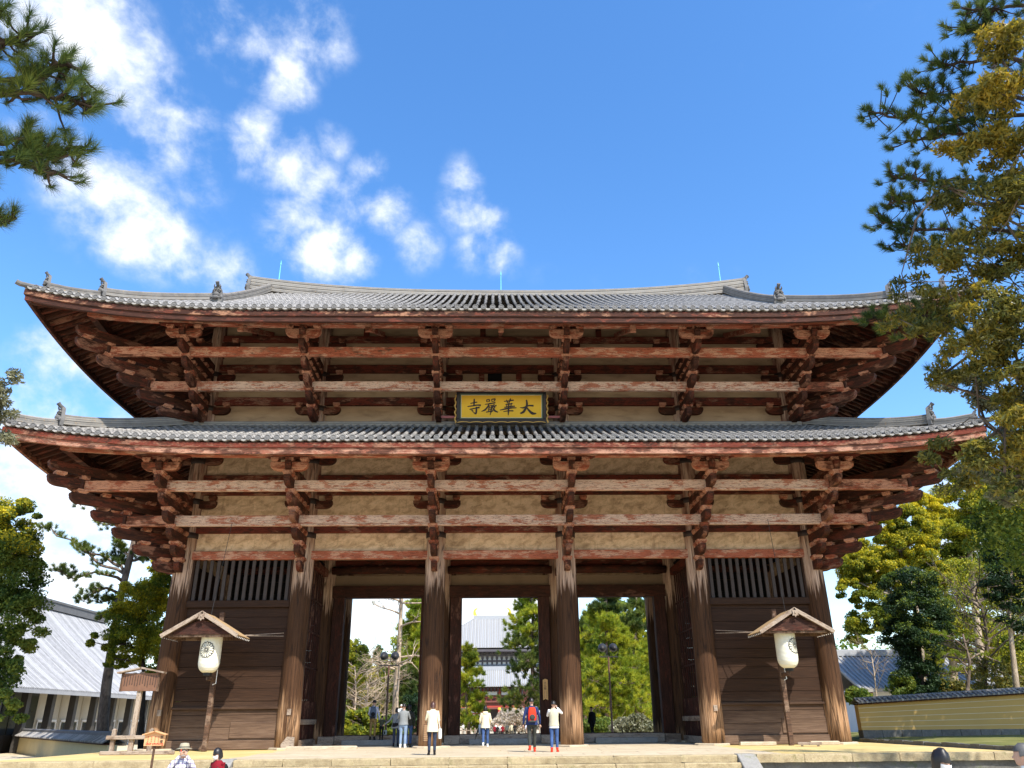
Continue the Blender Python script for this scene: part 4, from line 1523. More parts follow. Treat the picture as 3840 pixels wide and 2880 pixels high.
# loose planks lying in front of the side bays
for (u, v, L_, rz, lab) in ((680, 1622, 2.9, 0.02, 'pale weathered plank lying before the boarded bay by the notice'), (1660, 1612, 1.5, 0.03, 'pale weathered plank lying against the foot of the boarded bay by the yellow wall'), (1790, 1609, 1.2, -0.02, 'short pale plank lying beside the corner column near the yellow wall')):
    p = at_z(u, v, 0.0)
    p.y = -0.95
    o = stone('plank', (p.x, p.y, 0.07), (L_, 0.22, 0.13), 'stone_base', None)
    tag(o, lab, 'plank')
p = at_z(1708, 1612, 0.0)
o = MB().box((0, 0, 0.10), (0.9, 0.24, 0.10)).box((-0.3, 0, 0.03), (0.1, 0.2, 0.05)).box((0.3, 0, 0.03), (0.1, 0.2, 0.05)).build('footing_board', M['timber_grey'], None, loc=(12.15, -2.9, 0), rot=(0, 0, -0.35), bevel=0.01)
tag(o, 'short thick board resting askew at the foot of the lantern post by the yellow wall', 'board')

# ---- right side: edging stones, grass bank, yellow wall
bank = MB()
nb_ = 24
prof_b = [(PX1 + 0.35, -11.5, 0.02), (PX1 + 1.2, 0, 0.16), (19.5, 0, 0.22), (26, 0, 0.24), (60, 0, 0.24)]
rings = []
for i in range(nb_ + 1):
    yy = -10.6 + 26.0 * i / nb_
    rings.append([(PX1 + 0.12, yy, GZ - 0.2), (PX1 + 0.16, yy, 0.02), (PX1 + 0.8, yy, 0.10 + 0.04 * math.sin(i * 1.7)), (PX1 + 2.2, yy, 0.17 + 0.03 * math.sin(i * 0.9)), (24, yy, 0.20), (70, yy, 0.2)])
bank.rings(rings, caps=False, close=False)
structure(bank.build('grass_bank', M['grass_ground'], smooth=True), 'low grassy bank between platform edge and yellow wall')
MB().box((43.4, -10.7, -0.45), (53.2, 0.2, 1.2)).build('bank_edge', M['stone_dark'])['kind'] = 'structure'
yy = -10.4
i = 0
while yy < 2.4:
    L_ = rs.choice((0.45, 0.6, 0.8))
    o = stone('edging_stone', (PX1 + 0.05 + rs.uniform(-0.02, 0.02), yy + L_ / 2, 0.02 + rs.uniform(-0.02, 0.02)), (L_ - 0.02, 0.26, 0.22), 'stone_dark', platform, i)
    o.rotation_euler.z = PI / 2
    yy += L_
    i += 1


def capped_wall(name, label, a, b, z0a, z0b, ha, hb, mat, lines, cap_mat, foot=0.0, th=0.5, tile=0.24, foot_mat='stone_dark', group=None, ck=1.0):
    """Plastered earth wall with a little tiled roof: every round cap tile row modelled."""
    a, b = Vector((a[0], a[1], 0)), Vector((b[0], b[1], 0))
    L_ = (b - a).length
    root = thing(name, label, 'wall', (a.x, a.y, 0), math.atan2(b.y - a.y, b.x - a.x), group)
    def zz(t, za, zb):
        return za + (zb - za) * t
    def slab(nm, mt, y0, y1, e0, e1, f0, f1):
        mb = MB()
        V = []
        for x, zlo, zhi in ((0, e0, f0), (L_, e1, f1)):
            V += [(x, y0, zlo), (x, y1, zlo), (x, y1, zhi), (x, y0, zhi)]
        mb.add(V, [(0, 1, 2, 3), (7, 6, 5, 4), (0, 4, 5, 1), (1, 5, 6, 2), (2, 6, 7, 3), (3, 7, 4, 0)])
        return mb.build(nm, M[mt], root)
    f = foot
    slab('wall_face', mat, -th / 2, th / 2, z0a + f, z0b + f, z0a + ha, z0b + hb)
    if f:
        n_s = int(L_ / 0.9)
        for i in range(n_s):
            t = (i + 0.5) / n_s
            stone('foot_stone', (L_ * t, 0, zz(t, z0a, z0b) + f / 2 - 0.02), (L_ / n_s - 0.02, th + 0.16, f + 0.04), foot_mat, root, i)
    for j in range(lines):
        q = f + (ha - f) * (j + 0.7) / (lines + 0.4)
        q2 = f + (hb - f) * (j + 0.7) / (lines + 0.4)
        slab('white_stripe', 'white_line', -th / 2 - 0.006, -th / 2 + 0.05, z0a + q - 0.009, z0b + q2 - 0.009, z0a + q + 0.009, z0b + q2 + 0.009)
    # roof: eave board, pan sheet, roll rows, ridge
    slab('cap_board', 'timber_dark', -th / 2 - 0.22, th / 2 + 0.22, z0a + ha, z0b + hb, z0a + ha + 0.06, z0b + hb + 0.06)
    w_ = th / 2 + 0.32
    mb = MB()
    V = []
    for x, zt in ((-0.05, z0a + ha + 0.06), (L_ + 0.05, z0b + hb + 0.06)):
        V += [(x, -w_, zt), (x, 0, zt + 0.34 * ck), (x, w_, zt), (x, w_, zt + 0.05), (x, 0, zt + 0.40 * ck), (x, -w_, zt + 0.05)]
    mb.add(V, [(0, 1, 2, 3, 4, 5), (11, 10, 9, 8, 7, 6)] + [(i, i + 6, (i + 1) % 6 + 6, (i + 1) % 6) for i in range(6)])
    mb.build('cap_pan', M[cap_mat], root)
    mb = MB()
    n_t = int(L_ / tile)
    for i in range(n_t):
        t = (i + 0.5) / n_t
        zt = zz(t, z0a + ha, z0b + hb) + 0.11
        x = L_ * t
        mb.tube([(x, -w_ - 0.03, zt), (x, -w_ * 0.5, zt + 0.17 * ck), (x, -0.05, zt + 0.34 * ck)], 0.055, 7)
    o = mb.build('cap_tile_rows', M['tile_roll'], root)
    o['kind'] = 'stuff'
    mb = MB()
    V = []
    for x, zt in ((-0.05, z0a + ha + 0.02 + 0.40 * ck), (L_ + 0.05, z0b + hb + 0.02 + 0.40 * ck)):
        V += [(x, -0.14, zt), (x, 0.14, zt), (x, 0.12, zt + 0.16 * ck), (x, 0, zt + 0.22 * ck), (x, -0.12, zt + 0.16 * ck)]
    mb.add(V, [(0, 1, 2, 3, 4), (9, 8, 7, 6, 5)] + [(i, i + 5, (i + 1) % 5 + 5, (i + 1) % 5) for i in range(5)])
    mb.build('cap_ridge', M[cap_mat], root)
    return root


ZB = 0.16
a_ = at_z(1852, 1592, ZB)
b_ = at_z(2212, 1589, ZB)
dv = (b_ - a_)
a_ = Vector((17.4, a_.y, 0))
b_ = b_ + dv * 2.2
CK = 0.5
h_l = at_y(1873, 1507, a_.y).z - ZB - 0.02 - 0.62 * CK
h_r = at_y(2212, 1485, (b_ - dv * 2.2).y).z - ZB - 0.02 - 0.62 * CK
h_e = h_l + (h_r - h_l) * 3.2
capped_wall('earthen_wall', 'ochre yellow earthen wall with thin white stripes and grey tile cap beside the gate', (a_.x, a_.y), (b_.x, b_.y), ZB, ZB, h_l, h_e, 'yellow_wall', 5, 'tile_dark', foot=0.30, ck=CK)

# left wall in front of the museum
la = at_z(0, 1577, 0.62)
lb = at_z(240, 1583, 0.62)
dl = lb - la
la2 = la - dl * 0.5
lb2 = lb + dl * 0.02
capped_wall('plaster_wall', 'cream plastered wall with grey tile cap before the white-roofed museum', (la2.x, la2.y), (lb2.x, lb2.y), GZ, GZ, 1.25, 1.05, 'cream_wall', 0, 'tile_dark', th=0.45, tile=0.28)

# ---- museum on the left
mus = thing('museum_building', 'long low museum building with a huge pale grey tiled roof', 'building', (-47, 35, GZ))
MX, MY0, MY1 = 10.3, -36.0, 26.5
RZ, EZ = 13.2, 4.7
mb = MB()
for s in (-1, 1):
    pr = [(s * MX * (1 - t), EZ + (RZ - EZ) * (0.82 * t + 0.18 * t * t)) for t in np.linspace(0, 1, 9)]
    rings = [[(x, MY0, z) for x, z in pr], [(x, MY1, z) for x, z in pr]]
    mb.rings(rings, caps=False, close=False)
    mb.rings([[(x, MY0, z - 0.35) for x, z in pr], [(x, MY1, z - 0.35) for x, z in pr]], caps=False, close=False)
    mb.add([(pr[0][0], MY0, pr[0][1]), (pr[0][0], MY1, pr[0][1]), (pr[0][0], MY1, pr[0][1] - 0.35), (pr[0][0], MY0, pr[0][1] - 0.35)], [(0, 1, 2, 3)])
mroof = mb.build('roof', M['tile_museum'], mus)
mb = MB()
y = MY0
while y <= MY1:
    pr = [(MX * (1 - t) + 0.02, y, EZ + (RZ - EZ) * (0.82 * t + 0.18 * t * t)) for t in np.linspace(0, 1, 6)]
    mb.tube(pr, 0.085, 6)
    y += 0.34
o = mb.build('roll_tile_rows', M['tile_museum'], mroof)
o['kind'] = 'stuff'
mb = MB()
mb.box((0, (MY0 + MY1) / 2, RZ + 0.28), (0.9, MY1 - MY0 + 0.3, 0.75))
mb.box((0, (MY0 + MY1) / 2, RZ + 0.75), (1.05, MY1 - MY0 + 0.5, 0.22))
mb.build('ridge', M['tile_dark'], mroof)
WX = MX - 2.6
ncol = 16
for i in range(ncol):
    y = MY0 + 2 + (MY1 - MY0 - 4) * i / (ncol - 1)
    beam('pillar', M['museum_dark'], mus, (WX + 1.2, y, 0), (WX + 1.2, y, EZ + 0.4), 0.55, 0.55)
    if i < ncol - 1:
        y2 = MY0 + 2 + (MY1 - MY0 - 4) * (i + 1) / (ncol - 1)
        ym = (y + y2) / 2
        glassy = i < 9
        MB().box((WX, ym, 2.6), (0.2, y2 - y - 0.1, 5.2)).build('wall_bay', M['museum_dark'] if glassy else M['museum_wall'], mus)
        if glassy:
            for q in range(3):
                MB().box((WX + 0.14, y + (y2 - y) * (q + 0.5) / 3, 2.9), (0.06, (y2 - y) / 3 - 0.14, 3.2)).build('window_pane', M['glass_dark'], mus)
        else:
            fr = MB()
            fr.box((WX + 0.16, ym, 2.35), (0.12, y2 - y - 0.7, 0.16)).box((WX + 0.16, ym - (y2 - y) / 2 + 0.42, 1.15), (0.12, 0.14, 2.3)).box((WX + 0.16, ym + (y2 - y) / 2 - 0.42, 1.15), (0.12, 0.14, 2.3))
            fr.build('door_frame', M['white_paint'], mus)
            MB().box((WX + 0.13, ym, 1.1), (0.05, y2 - y - 0.95, 2.2)).build('door_opening', M['glass_dark'], mus)
            MB().box((WX + 0.12, ym, 3.8), (0.05, 0.09, 2.6)).build('joint_strip', M['museum_dark'], mus)
MB().box((WX + 0.6, (MY0 + MY1) / 2, EZ - 0.05), (2.6, MY1 - MY0 - 1, 0.3)).build('eave_soffit', M['museum_dark'], mus)
MB().prism([(-MX + 1.2, EZ - 0.3), (0, RZ - 0.5), (MX - 1.2, EZ - 0.3), (MX - 2.4, 0), (-MX + 2.4, 0)], 0, 0.3).build('gable_wall', M['museum_wall'], mus, loc=(0, MY1 - 1.0, 0))
MB().prism([(-MX + 1.2, EZ - 0.3), (0, RZ - 0.5), (MX - 1.2, EZ - 0.3), (MX - 2.4, 0), (-MX + 2.4, 0)], 0, 0.3).build('gable_wall', M['museum_wall'], mus, loc=(0, MY0 + 0.8, 0))


# ---- far roof behind the yellow wall
def tiled_house(name, label, c, rz, L_, D_, eave, ridge, mat='tile_far', wall='hall_white'):
    root = thing(name, label, 'building', c, rz)
    pr = [(-D_ / 2, eave), (-D_ / 4, eave + (ridge - eave) * 0.45), (0, ridge), (D_ / 4, eave + (ridge - eave) * 0.45), (D_ / 2, eave)]
    mb = MB()
    rings = []
    for x in (-L_ / 2, L_ / 2):
        rings.append([(x, y, z) for y, z in pr] + [(x, y, z - 0.25) for y, z in reversed(pr)])
    mb.rings(rings)
    rf = mb.build('roof', M['tile_pan'] if mat == 'tile_far' else M[mat], root)
    mb = MB()
    n_ = int(L_ / 0.42)
    for i in range(n_ + 1):
        x = -L_ / 2 + L_ * i / n_
        mb.tube([(x, y, z + 0.03) for y, z in pr[:3]], 0.085, 6)
    o = mb.build('roll_tile_rows', M[mat], rf)
    o['kind'] = 'stuff'
    MB().box((0, 0, ridge + 0.25), (L_ + 0.3, 0.5, 0.6)).build('ridge', M[mat], rf, bevel=0.05)
    MB().box((0, 0, eave / 2), (L_ - 2.2, D_ - 2.2, eave)).build('wall', M[wall], root)
    for i in range(int(L_ / 3)):
        x = -L_ / 2 + 1.3 + 3 * i
        MB().box((x, -D_ / 2 + 1.05, eave / 2), (0.25, 0.2, eave)).build('pillar', M['hall_brown'], root)
    return root


p_e = at_y(1960, 1488, 34.0)
p_r = at_y(1960, 1412, 39.0)
tiled_house('temple_residence', 'low temple building with pale grey tiled roof behind the yellow wall', (at_y(1985, 1450, 39).x + 3.5, 39.0, GZ), 0.05, 24.0, 10.5, p_e.z - GZ, p_r.z - GZ - 0.2)

# ---- the great hall far behind
def hip_roof(name, root, zr, ze, rx, ex, ey, yc=0.0, mat='tile_far', rows=0.9, curve=0.16, ry=0.0):
    """Hipped roof with roll rows on the front slope; ridge half-length rx, eave half sizes ex, ey."""
    mb = MB()
    def P(t, sx_, sy_):
        z = ze + (zr - ze) * ((1 - curve) * t + curve * t * t)
        return (sx_ * (ex + (rx - ex) * t), yc + sy_ * (ey + (ry - ey) * t), z)
    rings = []
    for t in np.linspace(0, 1, 9):
        rings.append([P(t, -1, -1), P(t, 1, -1), P(t, 1, 1), P(t, -1, 1)])
    mb.rings(rings)
    rf = mb.build(name, M['tile_pan'] if mat == 'tile_far' else M[mat], root)
    mb = MB()
    n_ = int(2 * ex / rows)
    for i in range(n_ + 1):
        x = -ex + 2 * ex * i / n_
        tm = 1.0 if abs(x) <= rx else (ex - abs(x)) / (ex - rx)
        if tm < 0.03:
            continue
        pts = []
        for t in np.linspace(0, tm, 7):
            z = ze + (zr - ze) * ((1 - curve) * t + curve * t * t)
            pts.append((x, yc - (ey + (ry - ey) * t), z + 0.05))
        mb.tube(pts, rows * 0.27, 5)
    o = mb.build('roll_tile_rows', M[mat], rf)
    o['kind'] = 'stuff'
    for s in (-1, 1):
        pts = [Vector(P(t, s, -1)) + Vector((0, 0, 0.2)) for t in np.linspace(0.02, 1, 9)]
        MB().tube(pts, rows * 0.5, 6).build('hip_ridge', M[mat], rf)
    return rf


hall = thing('great_hall', 'immense distant temple hall with pale grey hipped roof and gold ridge horns', 'temple hall', (-0.9, 330, GZ))
HZ = 42.3 - GZ
sc_h = (330 + 36.4) / (310 + 36.4)
def hz(z):
    return (z - CAM.z) * sc_h + CAM.z - GZ
rf = hip_roof('upper_roof', hall, hz(41.3), hz(27.6), 7.9, 31.5, 22.0, 0, rows=0.75)
MB().box((0, 0, hz(41.6)), (17.0, 1.6, 1.7)).build('ridge', M['tile_far'], rf)
for s in (-1, 1):
    mb = MB()
    pts = [(0.0, 0.0), (0.15, 1.2), (0.05, 2.2), (-0.5, 3.1), (-1.2, 3.5), (-2.0, 3.3), (-1.5, 3.05), (-1.0, 2.6), (-0.95, 1.9), (-1.3, 1.0), (-1.75, 0.0)]
    mb.prism([(s * (0.9 + x), z) for x, z in pts], -0.6, 0.6)
    mb.build('gold_horn', M['hall_gold'], rf, loc=(s * 7.6, 0, hz(42.2)), bevel=0.06)
MB().box((0, 0, hz(24.0)), (50, 30, 9.0)).build('upper_wall', M['hall_white'], hall)
mb = MB()
for i in range(-12, 13):
    x = i * 2.05
    for j in range(4):
        mb.box((x, -15.2 - j * 0.9, hz(24.2) + j * 0.95), (1.1 + 0.15 * (j % 2), 1.6, 0.75))
    mb.box((x, -15.1, hz(22.6)), (0.8, 0.6, 4.0))
mb.box((0, -18.5, hz(26.6)), (56, 7, 0.9)).box((0, -15.3, hz(23.0)), (51, 0.7, 0.7)).box((0, -16.2, hz(25.2)), (52, 0.7, 0.6))
mb.build('bracket_band', M['hall_dark'], hall)
hip_roof('lower_roof', hall, hz(21.6), hz(16.0), 25.0, 36.0, 27.0, 0, rows=0.75, ry=15.5)
MB().box((0, 0, 8.2), (57, 42, 16.4)).build('lower_wall', M['hall_brown'], hall)
for i in range(8):
    MB().box((-28 + 8 * i, -21.2, 8), (1.4, 1.0, 16)).build('pillar', M['hall_dark'], hall)

chu = thing('inner_gate', 'distant vermilion two-storey gate with grey roof before the great hall', 'gate', (-1.0, 222, GZ))
sc_c = (222 + 36.4) / (215 + 36.4)
def cz(z):
    return (z - CAM.z) * sc_c + CAM.z - GZ
rf = hip_roof('roof', chu, cz(15.3), cz(10.1), 8.6, 13.5, 8.0, 0, rows=0.62, curve=0.22)
MB().box((0, 0, cz(15.6)), (18, 0.9, 1.1)).build('ridge', M['tile_far'], rf)
MB().box((0, 0, cz(8.3)), (18.5, 8.0, 4.4)).build('upper_storey', M['hall_brown'], chu)
for s in range(4):
    MB().box((-7.3 + 4.9 * s, -4.2, cz(8.0)), (0.5, 0.5, 3.6)).build('upper_pillar', M['hall_red'], chu)
for s in range(3):
    MB().box((-4.9 + 4.9 * s, -4.08, cz(8.4)), (3.6, 0.2, 1.0)).build('plaster_panel', M['hall_white'], chu)
mb = MB()
for i in range(-9, 10):
    mb.box((i * 1.05, -5.0, cz(9.6)), (0.55, 2.2, 0.5)).box((i * 1.05, -4.7, cz(9.0)), (0.5, 1.2, 0.4))
mb.build('bracket_band', M['hall_dark'], chu)
bal = MB().box((0, 0, cz(6.1)), (21.5, 11.0, 0.5)).build('balcony', M['hall_brown'], chu)
MB().box((0, -5.4, cz(7.2)), (21.5, 0.16, 0.16)).build('hand_rail', M['hall_red'], bal)
for i in range(15):
    MB().box((-10.5 + 1.5 * i, -5.4, cz(6.7)), (0.14, 0.14, 1.0)).build('rail_post', M['hall_red'], bal)
MB().box((0, 0, cz(5.2)), (20, 9.5, 1.2)).build('bracket_tier', M['hall_brown'], chu)
MB().box((0, -4.6, cz(4.75)), (20, 0.6, 0.5)).build('head_beam', M['hall_red'], chu)
for s in range(6):
    x = -12.25 + 4.9 * s
    c_ = MB().tube([(x, -4.5, 0), (x, -4.5, cz(4.7))], 0.45, 12).build('pillar', M['hall_red'], chu, smooth=True)
    MB().tube([(x, -4.5, cz(3.9)), (x, -4.5, cz(4.5))], 0.5, 12).build('gold_cap', M['hall_gold'], c_)
    if s < 5 and s != 2:
        MB().box((x + 2.45, -2.4, cz(2.1)), (4.0, 0.3, 4.2)).build('plaster_panel', M['hall_white'], chu)
        MB().box((x + 2.45, -2.6, cz(2.9)), (4.1, 0.2, 0.3)).build('tie_rail', M['hall_red'], chu)
    elif s == 2:
        MB().box((x + 2.45, 1.0, cz(2.0)), (4.2, 0.3, 4.4)).build('dark_doorway', M['hall_dark'], chu)
# corridors that run out from the inner gate
for s, lab in ((-1, 'long low vermilion corridor with grey roof beside the inner gate, behind the yellowish pine'), (1, 'long low vermilion corridor with grey roof beside the inner gate, behind the blossom')):
    cor = thing('corridor', lab, 'corridor', (-1.0 + s * 32, 224, GZ), 0, 'corridors beside the inner gate')
    mb = MB()
    mb.prism([(-3.5, 4.0), (0, 6.0), (3.5, 4.0), (3.5, 3.8), (0, 5.7), (-3.5, 3.8)], -20, 20, M=Matrix(((0, 1, 0), (1, 0, 0), (0, 0, 1))))
    mb.build('roof', M['tile_far'], cor)
    MB().box((0, 0.8, 2.0), (40, 0.3, 4.0)).build('wall', M['hall_white'], cor)
    for i in range(14):
        MB().box((-19.5 + 3 * i, -2.6, 2.0), (0.35, 0.35, 4.0)).build('pillar', M['hall_red'], cor)
    for i in range(60):
        if i % 3:
            MB().box((-19.5 + 0.65 * i, 0.6, 2.0), (0.12, 0.12, 2.4)).build('lattice_bar', M['hall_brown'], cor)
# ------------------------------------------------------------------ name board over the passage
def src(u, v):
    return u * 2212 / 3840, v * 2212 / 3840


pb = [at_y(*src(1712, 1590), -0.95), at_y(*src(2048, 1590), -0.95)]
pt = [at_y(*src(1712, 1467), -1.40), at_y(*src(2048, 1467), -1.40)]
cb = (pb[0] + pb[1]) / 2
ct = (pt[0] + pt[1]) / 2
BW = (pb[1] - pb[0]).length
BH = (ct - cb).length
tilt = math.atan2(-(ct.y - cb.y), ct.z - cb.z)
board = thing('name_board', 'yellow name board with four black brush characters in a dark frame above the passage', 'sign', cb, 0)
# local frame: x right, z up the tilted face, -y towards the viewer
br = (tilt, 0, 0)
kx = BW / (2085 - 130)
kz = BH / (875 - 155)


def bxz(zx, zy):
    return (zx - 1107.5) * kx, (875 - zy) * kz


def bl(mb, name, mat, **kw):
    return mb.build(name, mat, board, rot=br, **kw)


def rect(x0, y0, x1, y1, d0, d1):
    ax, az = bxz(x0, y1)
    bx_, bz_ = bxz(x1, y0)
    return MB().box(((ax + bx_) / 2, (d0 + d1) / 2, (az + bz_) / 2), (bx_ - ax, abs(d1 - d0), bz_ - az))


bl(rect(200, 210, 2020, 765, 0.0, 0.06), 'back_panel', M['board_green'])
bl(rect(232, 247, 1983, 735, -0.025, 0.0), 'yellow_panel', M['board_yellow'])
for (x0, y0, x1, y1) in ((130, 155, 2085, 212), (130, 762, 2085, 875), (130, 212, 200, 762), (2018, 212, 2085, 762)):
    bl(rect(x0, y0, x1, y1, -0.13, 0.08), 'frame_rail', M['board_frame'], bevel=0.02)
for (x0, y0, x1, y1) in ((232, 240, 1983, 249), (232, 733, 1983, 741), (228, 240, 236, 741), (1979, 240, 1987, 741)):
    bl(rect(x0, y0, x1, y1, -0.035, 0.0), 'edge_line', M['cloth_cream'])
for x0, sgn in ((105, -1), (2110, 1)):
    mb = MB()
    pts = []
    for i in range(25):
        zy = 240 + (860 - 240) * i / 24
        ax, az = bxz(x0 + 14 * math.sin(i * 1.15), zy)
        pts.append((ax, -0.10, az))
    mb.tube(pts, [0.035 + 0.012 * math.sin(i * 2.3) for i in range(25)], 6)
    bl(mb, 'gilt_carving', M['gilt'])
mb = MB()
pts = []
for i in range(61):
    t = i / 60
    ax, az = bxz(150 + (2070 - 150) * t, 850 - 22 * abs(math.sin(t * PI * 7)) ** 0.7)
    pts.append((ax, -0.14, az))
mb.tube(pts, 0.022, 6)
bl(mb, 'gilt_carving', M['gilt'])
for x0, x1 in ((-2.95, -2.25), (2.25, 2.95)):
    beam('support_rod', M['lacquer_red'], board, (x0, 0.1, BH * 0.25), (x1, 0.1, BH * 0.25), 0.08, 0.12)


def stroke(mb, pts, wid, fxz, y=-0.03, th=0.012, wscale=1.0):
    """Brush stroke: a smooth ribbon of changing width, as a thin raised shape."""
    P = [Vector(p) for p in pts]
    W = list(wid)
    Q, WW = [], []
    n = len(P)
    for i in range(n - 1):
        p0, p1, p2, p3 = P[max(i - 1, 0)], P[i], P[i + 1], P[min(i + 2, n - 1)]
        for t in (0, 0.25, 0.5, 0.75):
            Q.append(0.5 * ((2 * p1) + (p2 - p0) * t + (2 * p0 - 5 * p1 + 4 * p2 - p3) * t * t + (3 * p1 - p0 - 3 * p2 + p3) * t ** 3))
            WW.append(W[i] + (W[i + 1] - W[i]) * t)
    Q.append(P[-1])
    WW.append(W[-1])
    L_, R_ = [], []
    for i, q in enumerate(Q):
        t = Q[min(i + 1, len(Q) - 1)] - Q[max(i - 1, 0)]
        if t.length < 1e-6:
            t = Vector((1, 0))
        t.normalize()
        nrm = Vector((-t.y, t.x))
        h = WW[i] / 2 * wscale
        L_.append(fxz(*(q + nrm * h)))
        R_.append(fxz(*(q - nrm * h)))
    V, F = [], []
    for (ax, az), (bx_, bz_) in zip(L_, R_):
        V += [(ax, y, az), (bx_, y, bz_), (bx_, y - th, bz_), (ax, y - th, az)]
    for i in range(len(Q) - 1):
        b = 4 * i
        for k_ in range(4):
            F.append((b + k_, b + (k_ + 1) % 4, b + 4 + (k_ + 1) % 4, b + 4 + k_))
    F += [(0, 1, 2, 3), tuple(len(V) - 4 + k_ for k_ in (3, 2, 1, 0))]
    mb.add(V, F)


GLYPHS = [
    [([(1512, 515), (1590, 520), (1700, 475), (1812, 478)], (8, 34, 30, 40)), ([(1655, 345), (1668, 440), (1640, 530), (1590, 610), (1520, 645)], (28, 44, 48, 52, 30)), ([(1655, 505), (1720, 590), (1790, 645), (1872, 645)], (20, 48, 62, 18))],
    [([(1165, 380), (1260, 372), (1378, 352)], (16, 26, 30)), ([(1218, 345), (1238, 395), (1236, 425)], (18, 26, 16)), ([(1310, 318), (1292, 365), (1268, 420)], (26, 30, 18)), ([(1195, 448), (1280, 440), (1350, 425)], (14, 24, 26)),
     ([(1170, 512), (1280, 495), (1400, 486)], (20, 26, 26)), ([(1075, 572), (1200, 545), (1330, 525), (1440, 522)], (12, 34, 28, 14)), ([(1150, 608), (1260, 588), (1370, 588)], (14, 22, 28)), ([(1272, 410), (1264, 520), (1262, 600), (1254, 690)], (26, 32, 34, 8)),
     ([(1222, 455), (1226, 520)], (20, 16)), ([(1322, 440), (1312, 515)], (24, 16))],
    [([(782, 345), (790, 395)], (20, 18)), ([(780, 350), (848, 342), (838, 392)], (18, 22, 20)), ([(792, 392), (842, 386)], (14, 14)), ([(892, 335), (900, 388)], (18, 16)), ([(892, 338), (968, 330), (950, 382)], (18, 26, 22)), ([(900, 384), (950, 378)], (14, 14)),
     ([(745, 447), (860, 430), (978, 408)], (12, 28, 24)), ([(836, 445), (800, 510), (745, 570), (672, 600)], (24, 30, 36, 12)), ([(835, 482), (920, 468)], (16, 18)), ([(840, 485), (832, 545), (828, 600)], (22, 20, 16)), ([(902, 475), (886, 570), (862, 682)], (24, 30, 8)),
     ([(838, 522), (895, 516)], (14, 14)), ([(834, 560), (888, 553)], (14, 14)), ([(770, 618), (830, 606), (880, 590)], (16, 24, 14)), ([(950, 438), (930, 490), (905, 530)], (20, 24, 10)), ([(925, 498), (1002, 470)], (18, 26)), ([(968, 490), (930, 570), (888, 620)], (24, 26, 8)), ([(928, 525), (970, 590), (1035, 618)], (16, 40, 18))],
    [([(430, 428), (510, 408), (580, 398)], (14, 26, 26)), ([(515, 325), (512, 400), (506, 478)], (26, 36, 28)), ([(368, 492), (480, 478), (580, 462), (660, 468)], (18, 28, 28, 40)), ([(415, 556), (520, 535), (632, 512)], (24, 24, 40)), ([(560, 498), (562, 590), (545, 648), (492, 615)], (28, 36, 40, 8)), ([(458, 566), (478, 592), (500, 600)], (24, 28, 10))],
]
for gl in GLYPHS:
    mb = MB()
    for j, (pts, wd) in enumerate(gl):
        stroke(mb, pts, wd, bxz, y=-0.026 - 0.0012 * j, th=0.02)
    bl(mb, 'brush_character', M['glyph'])


def text_obj(name, body, size, mat, parent, loc, rot=(PI / 2, 0, 0), ext=0.003):
    c = bpy.data.curves.new(name, 'FONT')
    c.body = body
    c.size = size
    c.extrude = ext
    c.align_x = 'CENTER'
    c.align_y = 'CENTER'
    t = bpy.data.objects.new(name, c)
    C.objects.link(t)
    bpy.context.view_layer.update()
    me = bpy.data.meshes.new_from_object(t.evaluated_get(bpy.context.evaluated_depsgraph_get()))
    bpy.data.objects.remove(t)
    me.materials.clear()
    me.materials.append(mat)
    return link(name, me, parent, loc, rot)


